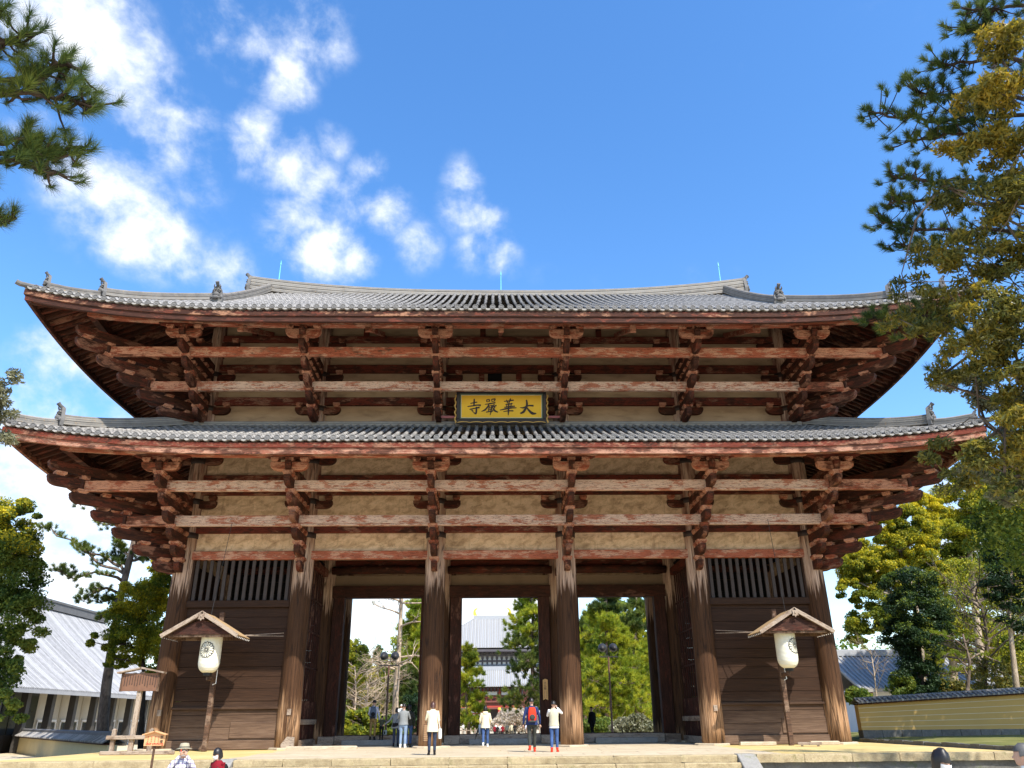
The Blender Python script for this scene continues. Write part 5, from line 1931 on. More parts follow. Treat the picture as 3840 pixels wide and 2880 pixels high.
# ------------------------------------------------------------------ lantern stands and paper lanterns
def lantern_stand(s, label, lab2, post_x, roof_x, lan_x, crest_a, wire_top, strut):
    PYL = -1.5
    st = thing('lantern_stand', label, 'lantern stand', (post_x, PYL, 0), 0, 'gabled lantern stands in front of the gate')
    dx = roof_x - post_x
    y0, y1 = -1.62, 0.16          # roof front and back, local
    half, ze, zp = 1.50, 4.28, 5.16
    beam('post', M['timber_post'], st, (0, 0, 0.0), (0, 0, 5.42), 0.19, 0.19)
    sl = math.atan2(zp - ze, half)
    rf = link('roof', None, st)
    for q in (-1, 1):
        Ls = math.hypot(half, zp - ze) + 0.04
        nb_ = 9
        for i in range(nb_):                                    # boards run down the slope
            yy = y0 + (y1 - y0) * (i + 0.5) / nb_
            Rm = rotm(0, q * sl, 0)
            c_ = Vector((dx + q * half / 2, yy, (ze + zp) / 2 + 0.06))
            o = MB().box((0, 0, 0), (Ls, (y1 - y0) / nb_ - 0.008, 0.035)).build('roof_board', M['roof_board'], rf, loc=c_, rot=(0, q * sl, 0))
        for yy, wd in ((y0 - 0.03, 0.07),):
            o = MB().box((0, 0, 0), (Ls + 0.05, wd, 0.15)).build('barge_board', M['timber_grey'], rf, loc=(dx + q * (half / 2 + 0.01), yy, (ze + zp) / 2 + 0.035), rot=(0, q * sl, 0))
        for i in range(8):
            yy = y0 + 0.12 + (y1 - y0 - 0.2) * i / 7
            MB().box((0, 0, 0), (Ls * 0.98, 0.06, 0.07)).build('rafter', M['timber_post'], rf, loc=(dx + q * half / 2, yy, (ze + zp) / 2 - 0.02), rot=(0, q * sl, 0))
            MB().box((0, 0, 0), (0.012, 0.055, 0.06)).build('rafter_tip', M['white_paint'], rf, loc=(dx + q * (half + 0.015), yy, ze - 0.025), rot=(0, q * sl, 0))
    MB().prism([(-half + 0.35, 0.0), (half - 0.35, 0.0), (half - 0.45, 0.16), (0, 0.60), (-half + 0.45, 0.16)], y0 + 0.10, y0 + 0.15).build('gable_board', M['timber_dark'], rf, loc=(dx, 0, ze + 0.08))
    beam('tie_beam', M['timber_post'], rf, (dx - half + 0.2, y0 + 0.2, ze + 0.05), (dx + half - 0.2, y0 + 0.2, ze + 0.05), 0.10, 0.13)
    beam('tie_beam', M['timber_post'], rf, (dx - half + 0.2, y1 - 0.2, ze + 0.05), (dx + half - 0.2, y1 - 0.2, ze + 0.05), 0.10, 0.13)
    beam('ridge_beam', M['timber_post'], rf, (dx, y0, zp - 0.06), (dx, y1, zp - 0.06), 0.12, 0.12)
    mb = MB()
    mb.prism([(0, -0.20), (0.05, -0.13), (0.13, -0.14), (0.10, -0.03), (0.13, 0.08), (-0.13, 0.08), (-0.10, -0.03), (-0.13, -0.14), (-0.05, -0.13)], -0.03, 0.0)
    mb.ell((0, -0.035, -0.02), (0.045, 0.03, 0.045))
    mb.build('gable_pendant', M['timber_grey'], rf, loc=(dx, y0 - 0.07, zp - 0.08))
    # arm below the lantern, hook and tie rods
    beam('lower_arm', M['timber_post'], st, (0, 0.0, 2.72), (lan_x - post_x, -0.75, 2.72), 0.12, 0.14)
    MB().tube([(0.12, -0.05, 3.1), (0.14, -0.12, 2.55), (0.02, -0.14, 2.5)], 0.018, 6).build('drain_hook', M['white_paint'], st)
    wt = Vector(wire_top) - Vector((post_x, PYL, 0))
    MB().tube([(dx, -0.6, zp), tuple(wt)], 0.012, 5).build('guy_wire', M['iron'], st)
    for z_, q in ((4.55, 0.0), (4.42, 0.35)):
        MB().tube([(dx - s * 0.9, 0.0 - q, z_ - 0.1 + q * 0.3), (strut[0] - post_x, strut[1] - PYL, z_ + 0.12)], 0.014, 5).build('tie_rod', M['timber_grey'], st)
    # the lantern itself
    LY = PYL - 0.80
    ln = thing('paper_lantern', lab2, 'lantern', (lan_x, LY, 2.82), 0, 'white paper lanterns under little roofs')
    prof_l = []
    Hh = 1.50
    for i in range(61):
        t = i / 60
        z = 0.10 + Hh * t
        r = 0.425 * min(1.0, math.sqrt(max(0.0, 1 - max(0.0, (0.30 - t) / 0.30) ** 2.3)) * 0.78 + 0.22)
        r *= (1 - 0.02 * t)
        r += 0.005 * (1 if i % 2 else -1)
        prof_l.append((r, z))
    rings = [[(r * math.cos(2 * PI * q / 40), r * math.sin(2 * PI * q / 40), z) for q in range(40)] for r, z in prof_l]
    MB().rings(rings).build('paper_body', M['lantern_paper'], ln, smooth=False)
    MB().rings([[(r * math.cos(2 * PI * q / 24), r * math.sin(2 * PI * q / 24), z) for q in range(24)] for r, z in ((0.16, 0.0), (0.17, 0.02), (0.17, 0.11), (0.12, 0.12))]).build('bottom_ring', M['black'], ln)
    MB().rings([[(r * math.cos(2 * PI * q / 24), r * math.sin(2 * PI * q / 24), z) for q in range(24)] for r, z in ((0.36, 1.58), (0.40, 1.59), (0.40, 1.64), (0.30, 1.65))]).build('top_ring', M['timber_dark'], ln)
    MB().tube([(0, 0, 1.62), (0, 0, 1.85)], 0.015, 6).build('hanger', M['iron'], ln)
    MB().tube([(0, 0, 0.02), (0, 0, -0.06)], 0.015, 6).build('hook', M['iron'], ln)
    # sixteen-petal crest in black line, bent round the paper
    rl = 0.437
    cz_, cr_ = 0.98, 0.285
    def wrap(x, z, rr=rl):
        a = crest_a + x / rl
        return (rr * math.sin(a), -rr * math.cos(a), cz_ + z)
    mb = MB()
    def line(pts2, wd):
        V, F = [], []
        n_ = len(pts2)
        for i, q in enumerate(pts2):
            t = Vector(pts2[min(i + 1, n_ - 1)]) - Vector(pts2[max(i - 1, 0)])
            t.normalize()
            nn_ = Vector((-t.y, t.x)) * wd / 2
            for e in (1, -1):
                V.append(wrap(q[0] + nn_.x * e, q[1] + nn_.y * e))
        for i in range(n_ - 1):
            F.append((2 * i, 2 * i + 1, 2 * i + 3, 2 * i + 2))
        mb.add(V, F)
    for p_ in range(16):
        a0 = 2 * PI * p_ / 16
        hw = PI / 16
        line([(0.05 * math.cos(a0 + hw), 0.05 * math.sin(a0 + hw)), (cr_ * 0.9 * math.cos(a0 + hw), cr_ * 0.9 * math.sin(a0 + hw))], 0.017)
        arc = []
        for q in range(9):
            ang = -PI / 2 + PI * q / 8
            rr = cr_ * 0.88 + 0.058 * math.cos(ang)
            arc.append((rr * math.cos(a0 + hw * math.sin(ang)), rr * math.sin(a0 + hw * math.sin(ang))))
        line(arc, 0.026)
    ring = [(0.042 * math.cos(2 * PI * q / 16), 0.042 * math.sin(2 * PI * q / 16)) for q in range(17)]
    line(ring, 0.014)
    mb.build('crest', M['black'], ln)
    return st


wtL = at_y(*src(870, 1962), -2.25)
wtR = at_y(*src(2879, 1948), -2.25)
lantern_stand(-1, 'gabled wooden lantern stand before the bay next to the tall notice board', 'white paper lantern with black flower crest facing forward, beside the tall notice board', -12.0, -12.28, -12.02, -0.08, wtL, (-9.6, -0.3))
lantern_stand(1, 'gabled wooden lantern stand before the bay next to the yellow wall', 'white paper lantern with its black flower crest turned aside, near the yellow wall', 11.9, 12.22, 11.96, 0.62, wtR, (9.6, -0.3))


# ------------------------------------------------------------------ notice boards and rail
def e1(x, y):
    return src(x * 0.5877, 2140 + y * 0.5877)


tb = at_z(*src(482, 2830), 0.0)
TY = tb.y
q0, q1 = at_y(*e1(790, 655), TY), at_y(*e1(1005, 768), TY)
tall = thing('tall_notice_board', 'tall brown wooden notice board under a small roof on a grey post', 'notice board', (tb.x, TY, 0))
cxp = (q0.x + q1.x) / 2 - tb.x
wp = q1.x - q0.x
zt0, zb0 = q0.z, q1.z
beam('post', M['timber_grey'], tall, (0, 0.08, 0), (cxp * 0.75, 0.08, zt0 + 0.05), 0.15, 0.17)
MB().box((cxp, -0.02, (zt0 + zb0) / 2), (wp, 0.07, zt0 - zb0)).build('panel', M['sign_wood'], tall, bevel=0.01)
for q in (-1, 1):
    MB().box((cxp + q * wp / 2, -0.03, (zt0 + zb0) / 2), (0.06, 0.11, zt0 - zb0 + 0.02)).build('edge_strip', M['timber_post'], tall)
    sl = 0.20
    MB().box((0, 0, 0), (wp * 0.66, 0.36, 0.05)).build('roof_board', M['timber_grey'], tall, loc=(cxp + q * wp * 0.31, -0.02, zt0 + 0.10), rot=(0, q * sl, 0))
mb = MB()
rs = random.Random(3)
for cidx in range(13):
    x = cxp + wp * (0.42 - 0.84 * cidx / 12)
    z = zt0 - 0.10
    while z > zb0 + 0.1 + rs.uniform(0, 0.15):
        mb.box((x, -0.058, z), (0.030, 0.004, 0.028))
        z -= 0.044
o = mb.build('faded_lettering', M['black'], tall)
o['kind'] = 'stuff'

ra, rb = at_z(*src(419, 2830), 0.0), at_z(*src(545, 2830), 0.0)
rail = thing('timber_rail', 'low weathered timber rail with two short posts by the tall notice board', 'rail', (ra.x, TY + 0.02, 0))
d_ = rb.x - ra.x
for x in (0.0, d_):
    beam('post', M['timber_grey'], rail, (x, 0.05, 0), (x, 0.05, 0.84), 0.15, 0.15, 0.02)
    MB().box((x, 0.05, 0.86), (0.15, 0.15, 0.05), taper=0.3).build('post_cap', M['timber_grey'], rail)
beam('rail', M['timber_grey'], rail, (-0.22, -0.06, 0.58), (d_ + 0.35, -0.06, 0.58), 0.09, 0.14)
beam('foot_board', M['timber_grey'], rail, (-0.35, -0.06, 0.06), (d_ + 1.0, -0.06, 0.06), 0.10, 0.13)

SY = -11.4
def za(x, y):
    return src(x * 960 / 2212, 2680 + y * 960 / 2212)
s0, s1 = at_y(*za(1264, 158), SY), at_y(*za(1414, 268), SY)
cx_s = (s0.x + s1.x) / 2
small = thing('no_smoking_sign', 'small orange wooden no smoking sign with little roof on a thin post', 'sign', (cx_s, SY, GZ))
ws = s1.x - s0.x
za_, zb_ = s0.z - GZ, s1.z - GZ
beam('post', M['timber_post'], small, (0, 0.05, 0), (0, 0.05, za_ - 0.05), 0.06, 0.06)
MB().prism([(-ws / 2 - 0.01, zb_), (ws / 2, zb_), (ws / 2 + 0.02, za_ - 0.05), (0, za_ + 0.03), (-ws / 2 - 0.02, za_ - 0.05)], -0.02, 0.02).build('panel', M['sign_orange'], small)
for q in (-1, 1):
    MB().box((0, 0, 0), (ws * 0.66, 0.16, 0.025)).build('roof_board', M['sign_orange'], small, loc=(q * ws * 0.30, -0.03, za_ + 0.0), rot=(0, q * 0.26, 0))
text_obj('lettering', 'No smoking', ws * 0.17, M['sign_red'], small, (0.03, -0.024, zb_ + 0.055))
for i, ch in enumerate('禁煙'):
    text_obj('lettering', ch, ws * 0.17, M['glyph'], small, (ws * 0.36, -0.024, za_ - 0.12 - i * 0.12))
mb = MB()
for cidx in range(4):
    x = ws * (0.20 - 0.18 * cidx)
    for q in range(4 if cidx < 3 else 3):
        z = za_ - 0.11 - 0.055 * q
        mb.box((x, -0.023, z + 0.012), (0.032, 0.004, 0.006)).box((x, -0.023, z - 0.008), (0.026, 0.004, 0.006)).box((x, -0.0232, z), (0.006, 0.004, 0.034))
o = mb.build('fine_lettering', M['sign_red'], small)
MB().rings([[(-ws * 0.36 + r * math.cos(2 * PI * q / 16), yy, zb_ + 0.055 + r * math.sin(2 * PI * q / 16)) for q in range(16)] for r, yy in ((0.035, -0.018), (0.035, -0.026), (0.022, -0.026), (0.022, -0.018))]).build('ban_ring', M['sign_red'], small)

# tan direction board on the door post
def f1(x, y):
    return src(1200 + x * 0.5877, 2140 + y * 0.5877)


DY = 4.98
d0, d1 = at_y(*f1(1421, 690), DY), at_y(*f1(1456, 826), DY)
wd = d1.x - d0.x
hd = d0.z - d1.z
dsg = thing('direction_board', 'narrow tan wooden board with vertical black lettering hung on the door post', 'sign', ((d0.x + d1.x) / 2, DY, d1.z))
MB().prism([(-wd / 2, 0), (0, 0.06), (wd / 2, 0), (wd / 2, hd - 0.05), (0, hd), (-wd / 2, hd - 0.05)], -0.02, 0.02).build('panel', M['sign_tan'], dsg)
for i, ch in enumerate('大仏殿'):
    text_obj('lettering', ch, 0.13, M['glyph'], dsg, (-0.01, -0.024, hd - 0.20 - i * 0.13))
mb = MB()
for x in (-0.055, 0.06):
    for q in range(7):
        z = hd - 0.60 - 0.045 * q
        if z > 0.1:
            mb.box((x, -0.023, z), (0.04, 0.004, 0.006)).box((x, -0.0232, z - 0.01), (0.008, 0.004, 0.028))
mb.build('fine_lettering', M['glyph'], dsg)

# twin floodlights on poles behind the gate
for (zx, zy, lab) in ((440, 605, 'twin black floodlights on a rusty pole beside the tall bare tree'), (1840, 550, 'twin black floodlights on a rusty pole in front of the bright green pines')):
    top = at_y(*f1(zx, zy), 27.0)
    fl = thing('floodlight_pole', lab, 'floodlight', (top.x, 27.0, GZ), 0, 'floodlight poles behind the gate')
    H_ = top.z - GZ
    MB().tube([(0, 0, 0), (0, 0, 1.2), (0, 0, 1.25), (0, 0, H_)], [0.11, 0.11, 0.075, 0.065], 10).build('pole', M['rust_pole'], fl)
    beam('cross_bar', M['iron'], fl, (-0.75, 0, H_), (0.75, 0, H_), 0.09, 0.09)
    for q in (-1, 1):
        lamp = MB()
        Rm = rotm(R(14), 0, q * 0.15)
        pr = [(0.05, 0.38), (0.15, 0.32), (0.26, 0.12), (0.32, -0.12), (0.32, -0.18), (0.29, -0.18)]
        lamp.rings([[tuple(Rm @ Vector((r * math.cos(2 * PI * k_ / 16), -y_, r * math.sin(2 * PI * k_ / 16))) + Vector((q * 0.44, 0, H_ + 0.66))) for k_ in range(16)] for r, y_ in pr])
        lp = lamp.build('lamp_head', M['iron'], fl, smooth=True)
        for e in (-1, 1):
            MB().tube([(q * 0.44 + e * 0.05, 0, H_), (q * 0.44 + e * 0.34, 0, H_ + 0.3), (q * 0.44 + e * 0.34, 0, H_ + 0.66)], 0.022, 5).build('yoke', M['iron'], lp)

# little white notice on a stake beyond the threshold
wn_ = at_y(*f1(412, 1035), 13.0)
nt = thing('white_notice', 'little white notice on a short stake beyond the threshold beside the child', 'notice', (wn_.x, 13.0, 0.0))
MB().box((0, 0, wn_.z), (0.26, 0.03, 0.30)).build('panel', M['white_paint'], nt)
beam('stake', M['timber_grey'], nt, (0, 0.03, 0), (0, 0.03, wn_.z), 0.04, 0.04, 0)
MB().box((0, -0.018, wn_.z), (0.07, 0.006, 0.14)).build('dark_mark', M['glyph'], nt)
# ------------------------------------------------------------------ trees
def leaf_arrays(centers, rads, per, length, width, rng, up=0.35, flat=1.0):
    """Small pointed leaves scattered through clumps; returns vertices and quads."""
    centers = np.asarray(centers, float)
    rads = np.asarray(rads, float)
    if rads.ndim == 1:
        rads = np.repeat(rads[:, None], 3, 1)
    m_ = len(centers)
    idx = np.repeat(np.arange(m_), per)
    n_ = len(idx)
    d = rng.normal(size=(n_, 3))
    d /= np.linalg.norm(d, axis=1)[:, None] + 1e-9
    rr = rng.random(n_) ** 0.45
    off = d * rr[:, None] * rads[idx]
    p = centers[idx] + off
    a = rng.normal(size=(n_, 3))
    a += d * 0.5
    a[:, 2] -= 0.1
    a /= np.linalg.norm(a, axis=1)[:, None]
    nr = rng.normal(size=(n_, 3)) * 0.8 + d * 0.5
    nr[:, 2] += up * 2
    b = np.cross(nr, a)
    b /= np.linalg.norm(b, axis=1)[:, None] + 1e-9
    L_ = length * rng.uniform(0.65, 1.3, n_)[:, None]
    W_ = width * rng.uniform(0.7, 1.25, n_)[:, None]
    V = np.empty((n_, 4, 3))
    V[:, 0] = p - a * L_ * 0.5
    V[:, 1] = p + b * W_ * 0.5
    V[:, 2] = p + a * L_ * 0.5
    V[:, 3] = p - b * W_ * 0.5
    return V.reshape(-1, 3), np.arange(n_ * 4).reshape(n_, 4)


def needle_arrays(centers, dirs, per, length, width, rng, spread=1.0, shoot=0.5):
    """Pine tufts: thin needles that stand out all round a short shoot."""
    centers = np.asarray(centers, float)
    dirs = np.asarray(dirs, float)
    dirs /= np.linalg.norm(dirs, axis=1)[:, None]
    idx = np.repeat(np.arange(len(centers)), per)
    n_ = len(idx)
    d = dirs[idx]
    r = rng.normal(size=(n_, 3))
    r -= (r * d).sum(1)[:, None] * d
    r /= np.linalg.norm(r, axis=1)[:, None] + 1e-9
    th = rng.uniform(0.25, 1.15, n_) * spread
    nd = d * np.cos(th)[:, None] + r * np.sin(th)[:, None]
    L_ = length * rng.uniform(0.75, 1.15, n_)[:, None]
    base = centers[idx] + d * (rng.uniform(-1, 0.4, n_) * length * shoot)[:, None]
    w_ = np.cross(nd, rng.normal(size=(n_, 3)))
    w_ /= np.linalg.norm(w_, axis=1)[:, None] + 1e-9
    V = np.empty((n_, 3, 3))
    V[:, 0] = base - w_ * width / 2
    V[:, 1] = base + w_ * width / 2
    V[:, 2] = base + nd * L_
    return V.reshape(-1, 3), np.arange(n_ * 3).reshape(n_, 3)


def px_r(px, Y):
    """Size in metres of px photo pixels (2212 view) at world depth Y."""
    return px * 3840 / 2212 / FPX * (Y - CAM.y) * 0.98


def curve_pts(a, b, sag=0.0, n=5, wob=0.1, rs=random):
    a, b = Vector(a), Vector(b)
    L_ = (b - a).length
    out = []
    for i in range(n + 1):
        t = i / n
        p = a.lerp(b, t)
        p.z += sag * math.sin(PI * t) * L_
        if 0 < i < n:
            p += Vector((rs.uniform(-1, 1), rs.uniform(-1, 1), rs.uniform(-1, 1))) * wob * L_ * 0.12
        out.append(p)
    return out


def shell_points(c, r, n_, rng):
    d = rng.normal(size=(n_, 3))
    d /= np.linalg.norm(d, axis=1)[:, None]
    q = rng.uniform(0.45, 1.0, n_) ** 0.6
    return np.asarray(c)[None] + d * q[:, None] * np.asarray(r)[None]


def broadleaf(name, label, base, trunk, ell, clumps, per, leaf, mat, Y=None, gold=None, trunk_r=0.25, bark='bark', seed=1, clump_r=0.16, group=None, limbs=10, dense=None, twig=True):
    """ell: list of (u, v, ru, rv, Y) crown ellipses in photo pixels; trunk: list of points."""
    rng = np.random.default_rng(seed)
    rs = random.Random(seed)
    root = thing(name, label, 'tree', base, 0, group)
    b0 = Vector(base)
    cs, rr = [], []
    area = sum(e[2] * e[3] for e in ell)
    for (u, v, ru, rv, Yc) in ell:
        c_ = at_y(u, v, Yc)
        rx, rz = px_r(ru, Yc), px_r(rv, Yc)
        n_ = max(3, int(clumps * ru * rv / area))
        P = shell_points(c_, (rx, (rx + rz) * 0.45, rz), n_, rng)
        cs.append(P)
        cr = clump_r * 0.5 * (rx + rz) * rng.uniform(0.7, 1.5, n_)
        cr = np.maximum(cr, leaf[0] * 1.2)
        rr.append(np.stack([cr * 1.2, cr * 1.2, cr * 0.75], 1))
    cs = np.concatenate(cs)
    rr = np.concatenate(rr)
    V, F = leaf_arrays(cs, rr, per, leaf[0], leaf[1], rng)
    link('crown', mesh_np('crown', V - np.asarray(b0)[None], F, [M[mat]]), root)
    if gold:
        gm, share, vmax = gold
        zs = cs[:, 2]
        pick = (zs > np.quantile(zs, vmax)) & (rng.random(len(cs)) < share)
        if pick.sum() > 0:
            V, F = leaf_arrays(cs[pick] + np.array([0, 0, 0.1]), rr[pick] * 1.05, per, leaf[0], leaf[1], rng)
            link('young_leaves', mesh_np('young_leaves', V - np.asarray(b0)[None], F, [M[gm]]), root)
    mb = MB()
    tp = [Vector(p) - b0 for p in trunk]
    nT = len(tp)
    mb.tube(tp, [trunk_r * (1.25 if i == 0 else 1 - 0.6 * i / (nT - 1)) for i in range(nT)], 10)
    mb.build('trunk', M[bark], root, smooth=True)
    mb = MB()
    order = list(range(len(cs)))
    rs.shuffle(order)
    for i in order[:limbs]:
        en = Vector(cs[i]) - b0
        ztop = tp[-1].z
        hd_ = math.hypot(en.x - tp[-1].x, en.y - tp[-1].y)
        t = min(1.0, max(0.3, (en.z - 0.45 * hd_ * rs.uniform(0.6, 1.3)) / ztop))
        k_ = min(int(t * (nT - 1)), nT - 2)
        st = tp[k_].lerp(tp[k_ + 1], t * (nT - 1) - k_)
        pts = curve_pts(st, en, 0.05, 5, 1.0, rs)
        r0 = trunk_r * (1 - 0.6 * t) * 0.55
        mb.tube(pts, [r0 * (1 - 0.8 * j / 5) + 0.01 for j in range(6)], 6)
        if twig:
            for q in range(3):
                j = rs.randint(2, 5)
                i2 = rs.choice(order)
                e2 = Vector(cs[i2]) - b0
                if (e2 - pts[j]).length < 0.45 * (en - st).length + 0.6:
                    mb.tube(curve_pts(pts[j], e2, 0, 3, 1.0, rs), [r0 * 0.35 + 0.006] * 2 + [0.008] * 2, 5)
    mb.build('branches', M[bark], root, smooth=True)
    return root


def pine(name, label, base, trunk, boughs, tufts, needles, nlen, nwid, mat='needle', trunk_r=0.25, bark='bark_pine', seed=1, spread_r=0.5, group=None, lit=None, lim_r=0.06, cones=0):
    """boughs: list of (t on trunk 0..1 or start point, [points]) ; tufts gather round the bough ends."""
    rng = np.random.default_rng(seed)
    rs = random.Random(seed)
    root = thing(name, label, 'tree', base, 0, group)
    b0 = Vector(base)
    tp = [Vector(p) - b0 for p in trunk]
    nT = len(tp)
    MB().tube(tp, [trunk_r * (1.3 if i == 0 else 1 - 0.65 * i / (nT - 1)) for i in range(nT)], 12).build('trunk', M[bark], root, smooth=True)
    mb = MB()
    tc_, td_ = [], []
    for (st, pts_, nt_, sr) in boughs:
        if isinstance(st, (int, float)):
            f_ = st * (nT - 1)
            k_ = min(int(f_), nT - 2)
            s0_ = tp[k_].lerp(tp[k_ + 1], f_ - k_)
        else:
            s0_ = Vector(st) - b0
        path = [s0_] + [Vector(p) - b0 for p in pts_]
        fine = []
        for i in range(len(path) - 1):
            seg = curve_pts(path[i], path[i + 1], 0.03, 3, 0.8, rs)
            fine += seg[:-1]
        fine.append(path[-1])
        n_ = len(fine)
        mb.tube(fine, [lim_r * (1 - 0.8 * i / (n_ - 1)) + 0.012 for i in range(n_)], 7)
        for q in range(nt_):
            t = 1 - rs.random() ** (1.4 if lim_r > 0.02 else 1.05) * (0.72 if lim_r > 0.02 else 0.93)
            f_ = t * (n_ - 1)
            k_ = min(int(f_), n_ - 2)
            p = fine[k_].lerp(fine[k_ + 1], f_ - k_)
            ax = (fine[k_ + 1] - fine[k_]).normalized()
            off = Vector((rs.gauss(0, 1), rs.gauss(0, 1), rs.gauss(0.25, 0.45)))
            off = off.normalized() * sr * rs.uniform(0.15, 1.0)
            e = p + off
            mb.tube([p, p.lerp(e, 0.6) + Vector((0, 0, -0.02)), e], [0.014, 0.010, 0.008], 4, caps=False)
            tc_.append(e)
            td_.append(off.normalized() * 0.6 + ax * 0.35 + Vector((0, 0, 0.75)))
    mb.build('branches', M[bark], root, smooth=True)
    V, F = needle_arrays(tc_, td_, needles, nlen, nwid, rng)
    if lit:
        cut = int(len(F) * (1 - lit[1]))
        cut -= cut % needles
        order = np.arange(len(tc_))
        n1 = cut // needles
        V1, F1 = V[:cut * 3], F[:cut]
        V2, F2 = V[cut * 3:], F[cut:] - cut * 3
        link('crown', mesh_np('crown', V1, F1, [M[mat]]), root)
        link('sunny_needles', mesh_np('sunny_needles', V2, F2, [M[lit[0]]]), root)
    else:
        link('crown', mesh_np('crown', V, F, [M[mat]]), root)
    if cones:
        mb = MB()
        for i in range(cones):
            p = rs.choice(tc_)
            mb.ell(p + Vector((rs.uniform(-.08, .08), rs.uniform(-.08, .08), -0.08)), (0.022, 0.022, 0.035), 6, 4)
        mb.build('cones', M['bark_dark'], root)
    return root


# near pine on the left: trunk outside the picture, three boughs reaching in
NP = Vector((-9.2, -29.6, GZ))
def nl(u, v, d=7.6):
    return at_d(u, v, d)
trunk_pts = [NP, NP + Vector((0.1, 0, 2.5)), NP + Vector((-0.1, 0.1, 5)), NP + Vector((0.15, 0, 8)), NP + Vector((0.0, 0.1, 11.5)), NP + Vector((0.1, 0, 14))]
B_ = [
    (0.50, [nl(-200, 200), nl(-40, 185), nl(60, 165), nl(130, 140), nl(175, 150)], 13, 0.20),
    (0.50, [nl(-200, 230), nl(-20, 200), nl(80, 205), nl(140, 215), nl(190, 225)], 16, 0.22),
    (0.46, [nl(-160, 260), nl(0, 205), nl(60, 200), nl(100, 165), nl(120, 130)], 9, 0.16),
    (0.46, [nl(-200, 360), nl(-30, 330), nl(60, 335), nl(120, 345), nl(180, 318)], 20, 0.20),
    (0.46, [nl(-200, 360), nl(-20, 345), nl(50, 350), nl(110, 370), nl(130, 375)], 12, 0.17),
    (0.46, [nl(-120, 320), nl(0, 310), nl(40, 300), nl(75, 298)], 7, 0.14),
    (0.56, [nl(-200, 110), nl(-40, 100), nl(30, 85), nl(80, 72)], 12, 0.16),
    (0.60, [nl(-120, 10), nl(-30, 20), nl(5, 22)], 6, 0.10),
    (0.40, [nl(-200, 500), nl(-50, 485), nl(0, 480), nl(35, 470)], 7, 0.09),
]
rs_b = random.Random(6)
for i in range(18):
    t_ = 0.35 + 0.63 * i / 17
    an = PI + rs_b.uniform(-1.7, 1.7)
    L_ = (4.2 - 2.8 * t_) * rs_b.uniform(0.7, 1.1)
    q0 = NP + Vector((0, 0, 15 * t_))
    q1 = q0 + Vector((math.cos(an) * L_, math.sin(an) * L_, 0.12 * L_))
    B_.append((t_, [q0.lerp(q1, 0.5) + Vector((0, 0, 0.1)), q1], 14, 0.55))
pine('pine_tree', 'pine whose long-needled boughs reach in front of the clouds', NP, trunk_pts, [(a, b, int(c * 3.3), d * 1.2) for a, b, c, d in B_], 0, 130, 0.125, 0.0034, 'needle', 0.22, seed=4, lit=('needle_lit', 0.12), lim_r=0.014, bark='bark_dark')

# right: pine boughs and the olive-leaved evergreen in front of them, trunks outside the picture
RP = Vector((18.2, -20.0, GZ))
def nr(u, v, d=17.5):
    return at_d(u, v, d)
trunk_pts = [RP, RP + Vector((0, 0.2, 3)), RP + Vector((0.3, 0, 7)), RP + Vector((0, 0.1, 11)), RP + Vector((0.2, 0, 15)), RP + Vector((-0.2, 0, 20))]
B_ = [
    (0.58, [nr(2260, 260), nr(2130, 250), nr(2040, 262), nr(1950, 255), nr(1875, 245)], 26, 0.55),
    (0.58, [nr(2240, 300), nr(2110, 290), nr(2020, 300), nr(1955, 305)], 20, 0.45),
    (0.60, [nr(2230, 220), nr(2130, 205), nr(2040, 205), nr(1975, 200)], 20, 0.45),
    (0.66, [nr(2230, 140), nr(2120, 130), nr(2060, 140), nr(2035, 145)], 14, 0.40),
    (0.72, [nr(2240, 60), nr(2130, 55), nr(2075, 60)], 16, 0.45),
    (0.75, [nr(2240, 10), nr(2150, 20), nr(2100, 22)], 14, 0.40),
    (0.48, [nr(2240, 400), nr(2090, 390), nr(1990, 388), nr(1925, 378)], 18, 0.36),
    (0.46, [nr(2240, 440), nr(2080, 440), nr(1980, 435), nr(1920, 440)], 14, 0.34),
    (0.42, [nr(2240, 520), nr(2080, 505), nr(1970, 495), nr(1905, 480)], 22, 0.42),
    (0.42, [nr(2240, 540), nr(2080, 540), nr(1990, 540), nr(1930, 525)], 18, 0.40),
    (0.36, [nr(2240, 700), nr(2080, 690), nr(1960, 685), nr(1885, 685)], 26, 0.40),
    (0.36, [nr(2240, 720), nr(2090, 715), nr(1990, 705), nr(1930, 700)], 20, 0.40),
    (0.32, [nr(2260, 800), nr(2120, 810), nr(2020, 820)], 14, 0.40),
]
rs_b = random.Random(5)
for i in range(26):
    t_ = 0.30 + 0.68 * i / 25
    zt_ = 21 * t_ - 1
    an = rs_b.uniform(-1.9, 1.9)
    L_ = (5.2 - 3.6 * t_) * rs_b.uniform(0.7, 1.1)
    q0 = RP + Vector((0, 0, 21 * t_))
    q1 = q0 + Vector((math.cos(an) * L_, math.sin(an) * L_, 0.1 * L_))
    B_.append((t_, [q0.lerp(q1, 0.5) + Vector((0, 0, 0.1)), q1], 14, 0.7))
pine('pine_tree', 'tall pine with short tufted boughs beside the upper eaves', RP, trunk_pts, [(a, b, int(c * 2.6), d * 1.1) for a, b, c, d in B_], 0, 110, 0.16, 0.010, 'needle', 0.30, seed=8, lit=('needle_lit', 0.25), lim_r=0.035, bark='bark_dark')

